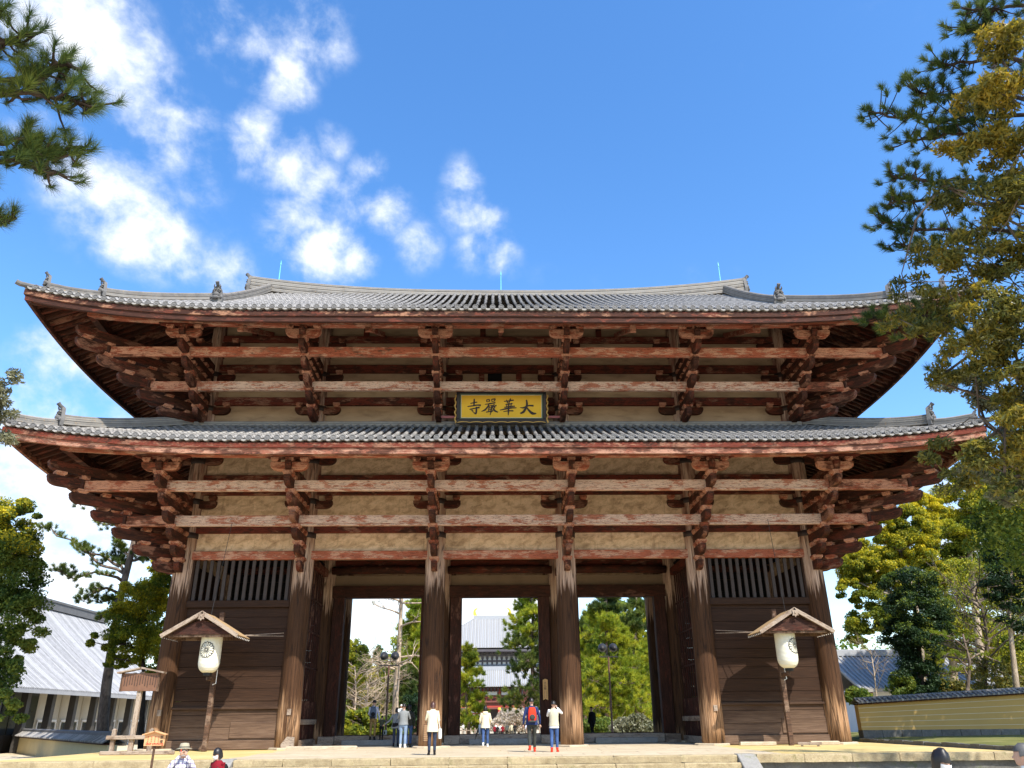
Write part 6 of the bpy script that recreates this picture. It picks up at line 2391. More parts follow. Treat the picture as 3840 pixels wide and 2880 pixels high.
OB = Vector((15.4, -22.4, GZ))
trunk_pts = [OB, OB + Vector((0.2, 0, 2.2)), OB + Vector((0.1, 0.1, 4.5)), OB + Vector((-0.1, 0, 7)), OB + Vector((0.2, 0.1, 9.5)), OB + Vector((0.1, 0, 14.5))]
def near(u, v, ru, rv, d):
    return (u, v, ru, rv, at_d(u, v, d).y)
ell = [near(*q) for q in ((2160, 90, 70, 60, 15.5), (2170, 190, 75, 60, 15), (2110, 215, 50, 50, 15.5), (2130, 330, 80, 50, 15), (2060, 320, 40, 35, 15.5), (2180, 300, 60, 60, 15), (2060, 420, 70, 40, 15), (2150, 430, 80, 60, 14.5), (2000, 545, 55, 28, 15), (2080, 540, 80, 45, 14.5), (2160, 560, 70, 60, 14.5),
                          (1965, 620, 45, 25, 15), (2050, 640, 70, 40, 14.5), (2140, 670, 80, 60, 14), (1950, 690, 50, 25, 15), (2020, 705, 60, 30, 14.5), (2100, 760, 70, 50, 14), (2180, 800, 50, 60, 14), (2040, 800, 45, 30, 14.5), (2185, 870, 34, 45, 14), (2200, 920, 40, 60, 13.5), (2100, 955, 45, 24, 13.5), (2140, 985, 70, 40, 13.5), (2030, 975, 36, 30, 14), (2060, 1040, 50, 25, 14), (2200, 1050, 50, 40, 13.5), (2190, 400, 40, 60, 14.5), (2195, 690, 40, 60, 14), (2290, 130, 80, 90, 15), (2300, 330, 90, 100, 15), (2290, 540, 90, 90, 14.5), (2300, 740, 90, 90, 14), (2290, 930, 80, 90, 14), (2430, 230, 110, 120, 15.5), (2440, 480, 120, 130, 15.5), (2430, 740, 120, 120, 15), (2400, 940, 100, 90, 15), (2580, 420, 120, 160, 16), (2580, 720, 120, 150, 16))]
broadleaf('evergreen_oak', 'large evergreen with narrow olive and golden leaves overhanging the roof corners', OB, trunk_pts, ell, 900, 95, (0.115, 0.034), 'leaf_olive', None, None, 0.10, 'bark', 21, 0.34, limbs=40)
# a paler, greyer evergreen lower down by the roof corner
OC = Vector((16.6, -19.6, GZ))
trunk_pts = [OC, OC + Vector((0.2, 0, 2.2)), OC + Vector((0.1, 0.1, 4.5)), OC + Vector((-0.1, 0, 7)), OC + Vector((0.2, 0.1, 9.0))]
ell = [near(*q) for q in ((2150, 740, 60, 60, 17), (2070, 830, 60, 40, 17), (2150, 850, 60, 50, 17), (2185, 920, 30, 40, 17), (2190, 960, 34, 50, 17), (2100, 1000, 50, 35, 17), (2170, 1050, 50, 40, 17), (2290, 820, 90, 90, 17), (2300, 980, 90, 80, 17), (2400, 900, 90, 110, 17.5))]
broadleaf('evergreen_oak', 'grey-green small-leaved evergreen hanging before the lower roof corner', OC, trunk_pts, ell, 240, 110, (0.11, 0.036), 'leaf_grey', None, None, 0.14, 'bark_dark', 22, 0.24, limbs=30)

OD = Vector((-14.6, -22.0, GZ))
trunk_pts = [OD, OD + Vector((0.1, 0, 2.2)), OD + Vector((-0.1, 0.1, 4.5)), OD + Vector((0.1, 0, 6.5)), OD + Vector((0.0, 0.1, 9.0))]
ell = [near(*q) for q in ((12, 815, 26, 26, 17), (18, 855, 30, 24, 17), (5, 880, 30, 30, 17), (10, 945, 18, 20, 17), (-60, 840, 60, 60, 17), (-70, 930, 60, 60, 17), (-150, 800, 90, 110, 17), (-160, 960, 90, 90, 17), (-250, 850, 90, 140, 17.5))]
broadleaf('evergreen_oak', 'grey-green leafy sprays reaching towards the lower roof tip before the sky', OD, trunk_pts, ell, 230, 90, (0.11, 0.036), 'leaf_grey', None, None, 0.12, 'bark_dark', 23, 0.30, limbs=30)

# ---- left of the gate
def gb(u, v, Y):
    p = at_y(u, v, Y)
    return Vector((p.x, Y, GZ))


YL = 4.0
bb = gb(-70, 1600, YL)
ell = [(15, 1125, 70, 60, YL), (0, 1200, 85, 70, YL), (30, 1260, 65, 60, YL), (45, 1350, 45, 40, YL), (0, 1330, 80, 70, YL), (15, 1400, 50, 30, YL), (0, 1470, 45, 45, YL - 2), (5, 1540, 40, 35, YL - 2), (-80, 1250, 90, 150, YL), (-80, 1450, 80, 100, YL), (65, 1110, 25, 20, YL)]
broadleaf('camphor_tree', 'leafy tree with golden young top growing before the museum roof', bb, [bb, at_y(-70, 1500, YL), at_y(-60, 1380, YL), at_y(-40, 1250, YL), at_y(-10, 1150, YL)], ell, 260, 300, (0.17, 0.09), 'leaf_green', gold=('leaf_gold', 0.8, 0.72), trunk_r=0.3, seed=31, clump_r=0.26, limbs=22)

YP = 15.0
bb = gb(222, 1640, YP)
tr = [bb, at_y(222, 1560, YP), at_y(230, 1480, YP), at_y(243, 1390, YP), at_y(262, 1280, YP), at_y(290, 1170, YP), at_y(300, 1060, YP), at_y(285, 980, YP)]
def lp(u, v):
    return at_y(u, v, YP + random.uniform(-1.2, 1.0))
B_ = [(0.62, [lp(210, 1215), lp(150, 1165), lp(85, 1138)], 20, 0.55), (0.62, [lp(230, 1205), lp(185, 1190), lp(178, 1180)], 26, 0.7), (0.60, [lp(220, 1240), lp(160, 1250), lp(115, 1232)], 30, 0.7), (0.56, [lp(230, 1270), lp(195, 1285), lp(180, 1300)], 24, 0.7),
      (0.66, [lp(270, 1190), lp(250, 1170)], 22, 0.6), (0.66, [lp(270, 1220), lp(250, 1200)], 20, 0.6), (0.74, [lp(260, 1140), lp(212, 1128)], 16, 0.5), (0.80, [lp(240, 1110), lp(160, 1085)], 12, 0.4), (0.66, [lp(310, 1210), lp(325, 1205)], 14, 0.5), (0.58, [lp(255, 1290), lp(225, 1300)], 18, 0.6), (0.55, [lp(240, 1320), lp(215, 1340)], 12, 0.5), (0.9, [lp(330, 1040), lp(350, 1020)], 20, 0.8), (0.9, [lp(260, 1020), lp(220, 1000)], 20, 0.8)]
pine('pine_tree', 'leaning pine with bare lower trunk rising beside the corner brackets', bb, tr, [(a, b, int(c * 1.9), d) for a, b, c, d in B_], 0, 80, 0.28, 0.026, 'needle_far', 0.36, seed=12, lit=('needle_lit', 0.16), lim_r=0.09)

YS = 13.0
bb = gb(305, 1640, YS)
ell = [(300, 1300, 50, 45, YS), (262, 1345, 42, 42, YS), (335, 1275, 30, 45, YS), (222, 1385, 34, 16, YS), (290, 1385, 50, 42, YS), (335, 1350, 34, 60, YS), (252, 1425, 30, 22, YS), (320, 1430, 34, 36, YS), (345, 1250, 20, 30, YS)]
broadleaf('camphor_tree', 'small dark leafy tree with yellow top close behind the corner column', bb, [bb, at_y(307, 1540, YS), at_y(312, 1460, YS), at_y(303, 1400, YS), at_y(300, 1340, YS)], ell, 190, 260, (0.15, 0.08), 'leaf_camphor', gold=('leaf_gold', 0.6, 0.6), trunk_r=0.17, bark='bark_dark', seed=33, clump_r=0.26, limbs=26)
broadleaf('bush', 'thin yellow-leaved tree top peeping beside the lowest brackets', gb(342, 1600, 19), [gb(342, 1600, 19), at_y(342, 1450, 19), at_y(340, 1330, 19)], [(335, 1220, 12, 22, 19), (345, 1255, 16, 25, 19), (350, 1290, 14, 30, 19)], 26, 70, (0.2, 0.1), 'leaf_gold', trunk_r=0.12, seed=34, clump_r=0.34, limbs=8)

# ---- right of the gate, beyond the yellow wall
YR1 = 24.0
bb = gb(1990, 1560, YR1)
ell = [(1915, 1142, 40, 40, YR1), (1973, 1132, 50, 40, YR1), (1963, 1185, 60, 35, YR1), (1850, 1228, 45, 35, YR1), (1838, 1276, 34, 26, YR1), (1905, 1228, 45, 35, YR1), (2005, 1095, 40, 26, YR1), (2035, 1242, 30, 30, YR1), (1870, 1335, 55, 32, YR1), (1850, 1370, 34, 18, YR1), (1920, 1290, 50, 40, YR1)]
broadleaf('camphor_tree', 'golden-green tree spreading just behind the corner column above the residence roof', bb, [bb, at_y(1990, 1450, YR1), at_y(1985, 1350, YR1), at_y(1965, 1260, YR1), at_y(1945, 1190, YR1)], ell, 330, 330, (0.18, 0.10), 'leaf_camphor', gold=('leaf_gold', 0.9, 0.25), trunk_r=0.34, bark='bark_pale', seed=41, clump_r=0.25, limbs=24)
YR5 = 30.0
bb = gb(2060, 1560, YR5)
ell = [(1870, 1200, 50, 40, YR5), (1930, 1260, 60, 50, YR5), (2040, 1200, 60, 50, YR5), (2060, 1300, 70, 60, YR5), (2150, 1260, 70, 60, YR5), (2100, 1370, 70, 50, YR5), (2180, 1380, 60, 60, YR5), (2040, 1420, 60, 40, YR5)]
broadleaf('camphor_tree', 'wide sunlit tree whose yellow-green canopy fills the gaps behind the yellow wall', bb, [bb, at_y(2060, 1450, YR5), at_y(2050, 1350, YR5), at_y(2040, 1250, YR5)], ell, 330, 260, (0.20, 0.11), 'leaf_camphor', gold=('leaf_gold', 0.7, 0.45), trunk_r=0.36, bark='bark_pale', seed=46, clump_r=0.26, limbs=24)
YR2 = 27.0
bb = gb(2120, 1560, YR2)
ell = [(2095, 1025, 55, 28, YR2), (2165, 1022, 60, 30, YR2), (2080, 1085, 70, 45, YR2), (2160, 1090, 70, 55, YR2), (2060, 1150, 60, 45, YR2), (2130, 1160, 70, 50, YR2), (2080, 1215, 60, 40, YR2), (2190, 1180, 50, 60, YR2), (2210, 1080, 60, 60, YR2)]
broadleaf('camphor_tree', 'tall tree with yellow flush of leaves rising past the lower roof corner', bb, [bb, at_y(2118, 1420, YR2), at_y(2105, 1300, YR2), at_y(2095, 1200, YR2), at_y(2100, 1100, YR2)], ell, 350, 330, (0.18, 0.10), 'leaf_camphor', gold=('leaf_gold', 0.85, 0.5), trunk_r=0.36, bark='bark_pale', seed=42, clump_r=0.25, limbs=30)
YR3 = 15.0
bb = gb(1990, 1560, YR3)
ell = [(1960, 1265, 55, 38, YR3), (1975, 1320, 62, 50, YR3), (1960, 1370, 50, 40, YR3), (1990, 1400, 50, 50, YR3), (1985, 1460, 45, 45, YR3), (2005, 1490, 40, 30, YR3), (2010, 1350, 40, 40, YR3)]
broadleaf('evergreen_tree', 'dense nearly black evergreen standing behind the yellow wall', bb, [bb, at_y(1990, 1480, YR3), at_y(1985, 1400, YR3), at_y(1975, 1310, YR3)], ell, 200, 260, (0.16, 0.09), 'leaf_dark', gold=('leaf_green', 0.35, 0.3), trunk_r=0.24, bark='bark_dark', seed=43, clump_r=0.27, limbs=10)
YR4 = 13.0
bb = gb(2195, 1560, YR4)
ell = [(2180, 1190, 50, 45, YR4), (2190, 1250, 55, 55, YR4), (2150, 1270, 35, 30, YR4), (2200, 1330, 40, 40, YR4)]
broadleaf('evergreen_tree', 'dark green evergreen at the far end of the yellow wall', bb, [bb, at_y(2192, 1450, YR4), at_y(2180, 1340, YR4), at_y(2185, 1230, YR4)], ell, 90, 130, (0.19, 0.10), 'leaf_dark', gold=('leaf_green', 0.6, 0.4), trunk_r=0.2, bark='bark_pale', seed=44, clump_r=0.3, limbs=10)


bb = Vector((27.5, -4.5, 0.2))
tr = [bb, bb + Vector((0.1, 0, 2.5)), bb + Vector((-0.2, 0.1, 5)), bb + Vector((0, 0, 8)), bb + Vector((0.2, 0, 11))]
ell = []
root_ = broadleaf('evergreen_tree', 'spreading evergreen on the grass bank whose shade falls on the yellow wall', bb, tr, [(2330, 1000, 230, 150, -4.5), (2240, 1120, 150, 110, -3.0), (2480, 1100, 200, 150, -4.5), (2330, 1180, 150, 80, -2.0)], 190, 170, (0.22, 0.11), 'leaf_green', trunk_r=0.3, seed=45, clump_r=0.22, limbs=24)


# leafless tree with pale branches
def bare_tree(name, label, base, trunk, n_b, reach, seed, bark='bark_pale', tr=0.2, leaf=None, group=None, up=0.35, blossom=None):
    rs = random.Random(seed)
    rng = np.random.default_rng(seed)
    root = thing(name, label, 'tree', base, 0, group)
    b0 = Vector(base)
    tp = [Vector(p) - b0 for p in trunk]
    nT = len(tp)
    MB().tube(tp, [tr * (1.2 if i == 0 else 1 - 0.75 * i / (nT - 1)) for i in range(nT)], 9).build('trunk', M[bark], root, smooth=True)
    mb = MB()
    tips = []
    def grow(p, d, L_, r, depth):
        e = p + d * L_
        mid = p.lerp(e, 0.5) + Vector((rs.uniform(-1, 1), rs.uniform(-1, 1), rs.uniform(-0.6, 1))) * L_ * 0.08
        mb.tube([p, mid, e], [r, r * 0.75, r * 0.45], 5, caps=False)
        tips.append(e)
        if depth > 0:
            for q in range(rs.choice((2, 3))):
                nd = (d + Vector((rs.gauss(0, 0.5), rs.gauss(0, 0.5), rs.gauss(0.1, 0.45)))).normalized()
                grow(p.lerp(e, rs.uniform(0.45, 1.0)), nd, L_ * rs.uniform(0.5, 0.75), r * 0.5, depth - 1)
    for i in range(n_b):
        t = rs.uniform(0.25, 1.0)
        f_ = t * (nT - 1)
        k_ = min(int(f_), nT - 2)
        st = tp[k_].lerp(tp[k_ + 1], f_ - k_)
        an = rs.uniform(0, 2 * PI)
        d = Vector((math.cos(an), math.sin(an), rs.uniform(0.0, 2 * up))).normalized()
        grow(st, d, reach * rs.uniform(0.6, 1.1) * (1.15 - 0.6 * t), tr * 0.34, 3)
    mb.build('branches', M[bark], root, smooth=True)
    if leaf:
        mt, per, sz, rad, share = leaf
        P = np.array([tuple(t_) for t_ in tips if rs.random() < share])
        V, F = leaf_arrays(P, np.full(len(P), rad), per, sz[0], sz[1], rng)
        link('crown', mesh_np('crown', V, F, [M[mt]]), root)
    return root


YB = 17.0
bb = gb(2120, 1560, YB)
bare_tree('bare_tree', 'thin-leaved tree with spreading brown branches arching above the yellow wall', bb, [bb, at_y(2125, 1450, YB), at_y(2135, 1380, YB), at_y(2120, 1310, YB), at_y(2090, 1265, YB)], 22, 4.2, 51, leaf=('leaf_camphor', 9, (0.18, 0.09), 0.6, 0.8), tr=0.2, bark='bark')
bb = gb(2205, 1560, 19)
bare_tree('bare_tree', 'twiggy brown tree by the far end of the yellow wall', bb, [bb, at_y(2200, 1450, 19), at_y(2190, 1370, 19), at_y(2170, 1300, 19)], 22, 4.0, 52, leaf=('leaf_camphor', 6, (0.2, 0.09), 0.5, 0.6), tr=0.2, bark='bark')
bb = gb(1893, 1560, 14)
bare_tree('bare_tree', 'thin leafless sapling before the residence roof', bb, [bb, at_y(1893, 1500, 14), at_y(1888, 1450, 14), at_y(1880, 1400, 14)], 12, 1.5, 53, tr=0.06, up=0.7)
YQ = 12.0
bb = gb(2080, 1545, YQ)
def rp(u, v):
    return at_y(u, v, YQ + random.uniform(-0.6, 0.6))
B_ = [(0.8, [rp(2050, 1375), rp(2010, 1370)], 18, 0.5), (0.9, [rp(2100, 1380), rp(2140, 1385)], 16, 0.5), (0.6, [rp(2060, 1410), rp(2030, 1425)], 16, 0.5), (0.5, [rp(2080, 1440), rp(2050, 1455)], 12, 0.4), (0.7, [rp(2120, 1410), rp(2160, 1430)], 14, 0.5)]
pine('pine_tree', 'low pine with flat bright green pads behind the yellow wall', bb, [bb, at_y(2090, 1490, YQ), at_y(2095, 1430, YQ), at_y(2080, 1370, YQ)], B_, 0, 50, 0.22, 0.02, 'needle_lit', 0.14, seed=61, lim_r=0.05)
for (u, v, ru, rv, Y, mt, lab, sd) in ((1853, 1503, 26, 14, 10.5, 'leaf_green', 'small bright green bush over the wall cap beside the corner column', 72), (1950, 1480, 26, 30, 15, 'leaf_green', 'leafy bush between the residence roof and the black evergreen', 73), (2060, 1500, 50, 24, 15, 'leaf_olive', 'olive brown thicket right behind the yellow wall', 74), (2150, 1470, 60, 45, 16, 'leaf_olive', 'brownish thicket below the half bare tree behind the wall', 75), (2190, 1410, 40, 50, 17, 'leaf_camphor', 'yellowish thicket at the far end behind the wall', 76)):
    bb = gb(u, 1560, Y)
    broadleaf('bush', lab, bb, [bb, at_y(u, v + rv, Y), at_y(u + 2, v, Y)], [(u, v, ru, rv, Y), (u + ru * 0.5, v + rv * 0.4, ru * 0.6, rv * 0.6, Y)], 50, 120, (0.19, 0.10), mt, trunk_r=0.06, seed=sd, clump_r=0.3, limbs=10)
# fallback: far wood that closes the view at both sides
for s, (x0, x1) in ((-1, (-150, -62)), (1, (40, 170))):
    rng = np.random.default_rng(80 + s)
    n_ = 150
    P = np.stack([rng.uniform(x0, x1, n_), rng.uniform(70, 120, n_), rng.uniform(1, 11, n_)], 1)
    V, F = leaf_arrays(P, np.stack([rng.uniform(2, 4, n_)] * 2 + [rng.uniform(1.5, 3, n_)], 1), 120, 0.7, 0.4, rng)
    o = link('far_wood', mesh_np('far_wood', V, F, [M['leaf_green']]))
    tag(o, 'distant green wood beyond the museum' if s < 0 else 'distant green wood behind the residence', 'wood', kind='stuff')

# ---- seen through the passage
def far_pine(label, u, v0, v1, ru, Y, mat, seed, lit=None, lean=0.0, density=1.0, bark='bark_pine', tr=0.28):
    bb = gb(u, 1600, Y)
    top = at_y(u + lean, v0, Y)
    H_ = top.z - GZ
    rs = random.Random(seed)
    trk = [bb, bb.lerp(top, 0.3) + Vector((rs.uniform(-.3, .3), 0, 0)), bb.lerp(top, 0.6) + Vector((rs.uniform(-.4, .4), 0, 0)), bb.lerp(top, 0.85), top]
    zlow = at_y(u, v1, Y).z
    t0 = (zlow - GZ) / H_
    rad = px_r(ru, Y)
    bg_ = []
    nb_ = int(26 * density)
    for i in range(nb_):
        t = t0 + (0.99 - t0) * (i + rs.random()) / nb_
        an = rs.uniform(0, 2 * PI)
        ww = rad * (1.05 - 0.75 * max(0, (t - t0) / (1 - t0 + 1e-6)) ** 1.6) * rs.uniform(0.65, 1.1)
        p0 = bb.lerp(top, t)
        e = p0 + Vector((math.cos(an) * ww, math.sin(an) * ww, rs.uniform(0.0, 0.25) * ww))
        bg_.append((t, [p0.lerp(e, 0.5) + Vector((0, 0, 0.05 * ww)), e], int(24 * density), max(0.8, ww * 0.6)))
    return pine('pine_tree', label, bb, trk, bg_, 0, 60, 0.55, 0.085, mat, tr, bark, seed, lit=lit, lim_r=0.07)


far_pine('yellow-green pine to the side of the inner gate where the corridor starts', 1012, 1400, 1580, 34, 78, 'needle_lit', 91, lit=('leaf_camphor', 0.3))
far_pine('dark tall pine beside the great hall with grey roof behind it', 1150, 1255, 1545, 62, 72, 'needle_far', 92, lit=('needle_lit', 0.5), density=1.5)
far_pine('bright green pine crowded behind the floodlights, the taller one', 1310, 1270, 1570, 62, 60, 'needle_lit', 93, lit=('needle', 0.2), density=1.5)
far_pine('bright green pine filling the doorway next to the door post', 1375, 1290, 1570, 60, 66, 'needle_lit', 94, lit=('needle_far', 0.35), density=1.4)
far_pine('slim green pine next to the round column, behind the dark-clothed walker', 1262, 1320, 1560, 40, 70, 'needle_lit', 95, lit=('needle_far', 0.3))
far_pine('mid green pine right behind the tall bare trunk', 895, 1300, 1560, 44, 58, 'needle_far', 96, lit=('needle_lit', 0.6), density=1.3)
far_pine('far green pine between the bare trunk and the column', 925, 1330, 1570, 44, 85, 'needle_lit', 97, lit=('needle_far', 0.5))
far_pine('narrow dark conifer far behind the bare thicket', 815, 1400, 1520, 16, 130, 'needle', 98, density=0.8)
for (u, ells, mt, gd, lab, sd, Y) in ((1300, ((1285, 1400, 36, 60), (1320, 1350, 46, 50), (1300, 1480, 50, 60), (1345, 1430, 40, 60)), 'leaf_camphor', ('needle_lit', 0.6, 0.3), 'broad bright yellow-green tree behind the floodlights', 121, 84), (1380, ((1375, 1380, 40, 60), (1390, 1470, 40, 60), (1360, 1520, 40, 40)), 'leaf_camphor', ('leaf_gold', 0.4, 0.5), 'broad yellow-green tree deep behind the bright pines', 122, 92), (900, ((890, 1420, 40, 60), (915, 1350, 36, 60), (870, 1490, 46, 50), (830, 1510, 40, 40), (905, 1500, 36, 50)), 'leaf_camphor', ('needle_lit', 0.5, 0.4), 'broad yellow-green tree behind the sparse pale tree', 123, 88), (775, ((760, 1460, 36, 50), (790, 1500, 46, 40), (820, 1520, 40, 34)), 'leaf_olive', ('leaf_gold', 0.4, 0.4), 'golden brown tree behind the bare tangle', 124, 80)):
    bb = gb(u, 1600, Y)
    broadleaf('broad_tree', lab, bb, [bb, at_y(u, 1560, Y), at_y(u, 1500, Y), at_y(u, 1420, Y)], [(*e, Y) for e in ells], 130, 130, (0.5, 0.28), mt, gold=gd, trunk_r=0.3, seed=sd, clump_r=0.26, limbs=14)
YT = 40.0
bb = gb(852, 1600, YT)
bare_tree('sparse_tree', 'tall sparse pale-barked tree rising behind the floodlight pole', bb, [bb, at_y(855, 1500, YT), at_y(862, 1400, YT), at_y(867, 1300, YT), at_y(870, 1200, YT), at_y(872, 1120, YT)], 34, 3.6, 101, leaf=('needle_far', 5, (0.22, 0.05), 0.35, 0.5), tr=0.30, up=0.15)
for (u, v, Y, sd, lab, rch, lf) in ((790, 1480, 52, 102, 'tangle of bare tan branches beyond the left threshold', 4.0, None), (765, 1500, 46, 103, 'bare tan shrub tree next to the door post', 3.2, None), (830, 1500, 60, 104, 'bare twiggy tree behind the floodlight pole', 3.6, ('leaf_olive', 5, (0.3, 0.15), 0.5, 0.5)), (900, 1520, 64, 105, 'dim bare tree deep behind the family group', 3.5, ('leaf_olive', 6, (0.3, 0.15), 0.6, 0.6))):
    bb = gb(u, 1600, Y)
    bare_tree('bare_tree', lab, bb, [bb, at_y(u, 1550, Y), at_y(u + 4, 1500, Y), at_y(u + 2, v - 60, Y)], 26, rch, sd, leaf=lf, tr=0.14, up=0.5)
# blossom and shrubs
for (u, v, ru, rv, Y, mt, lab, cat_, sd) in ((1120, 1555, 44, 24, 95, 'blossom', 'pale pink blossoming cherry before the inner gate', 'tree', 111), (1085, 1565, 26, 18, 110, 'blossom', 'small blossoming cherry nearer the vermilion pillars', 'tree', 112), (1365, 1570, 40, 22, 36, 'leaf_grey', 'pale flowering shrub beyond the threshold near the door post', 'shrub', 113),
                                            (780, 1562, 40, 28, 34, 'leaf_camphor', 'bright green shrub just beyond the threshold by the boarded bay', 'shrub', 114), (840, 1572, 40, 20, 36, 'leaf_green', 'low green shrub behind the child', 'shrub', 115), (765, 1430, 26, 45, 48, 'leaf_camphor', 'rusty yellow-green tree against the door post', 'tree', 116), (850, 1460, 26, 40, 70, 'leaf_camphor', 'rounded yellowish tree behind the floodlights', 'tree', 117), (905, 1540, 36, 40, 50, 'leaf_dark', 'shady dark shrub behind the family group', 'shrub', 118), (1290, 1570, 40, 16, 50, 'leaf_green', 'low clipped shrub near the floodlight foot', 'shrub', 119)):
    bb = gb(u, 1600, Y)
    t_ = broadleaf('cherry_tree' if 'cherry' in lab else ('shrub' if cat_ == 'shrub' else 'small_tree'), lab, bb, [bb, at_y(u, v + rv * 0.8, Y), at_y(u + 2, v, Y)], [(u, v, ru, rv, Y), (u - ru * 0.5, v + rv * 0.3, ru * 0.7, rv * 0.7, Y), (u + ru * 0.5, v + rv * 0.2, ru * 0.6, rv * 0.7, Y)], 90, 130, (0.30, 0.15), mt, trunk_r=0.14, seed=sd, clump_r=0.26, limbs=16)
    t_['category'] = cat_
# far trees that close the horizon beside the great hall
for s, lab in ((-1, 'distant wooded slope on the bare-thicket side of the great hall'), (1, 'distant wooded slope on the pine side of the great hall')):
    rng = np.random.default_rng(90 + s)
    n_ = 200
    P = np.stack([s * rng.uniform(14, 110, n_), rng.uniform(170, 210, n_), rng.uniform(0, 13, n_)], 1)
    V, F = leaf_arrays(P, np.stack([rng.uniform(3, 5, n_)] * 2 + [rng.uniform(2, 4, n_)], 1), 100, 1.1, 0.6, rng)
    o = link('far_wood', mesh_np('far_wood', V, F, [M['leaf_green']]))
    tag(o, lab, 'wood', kind='stuff')
# ------------------------------------------------------------------ people
from mathutils.kdtree import KDTree


def ering(c, rx, ry, n=14, tilt=0.0):
    return [(c[0] + rx * math.cos(2 * PI * q / n), c[1] + ry * math.sin(2 * PI * q / n), c[2] + tilt * math.sin(2 * PI * q / n)) for q in range(n)]


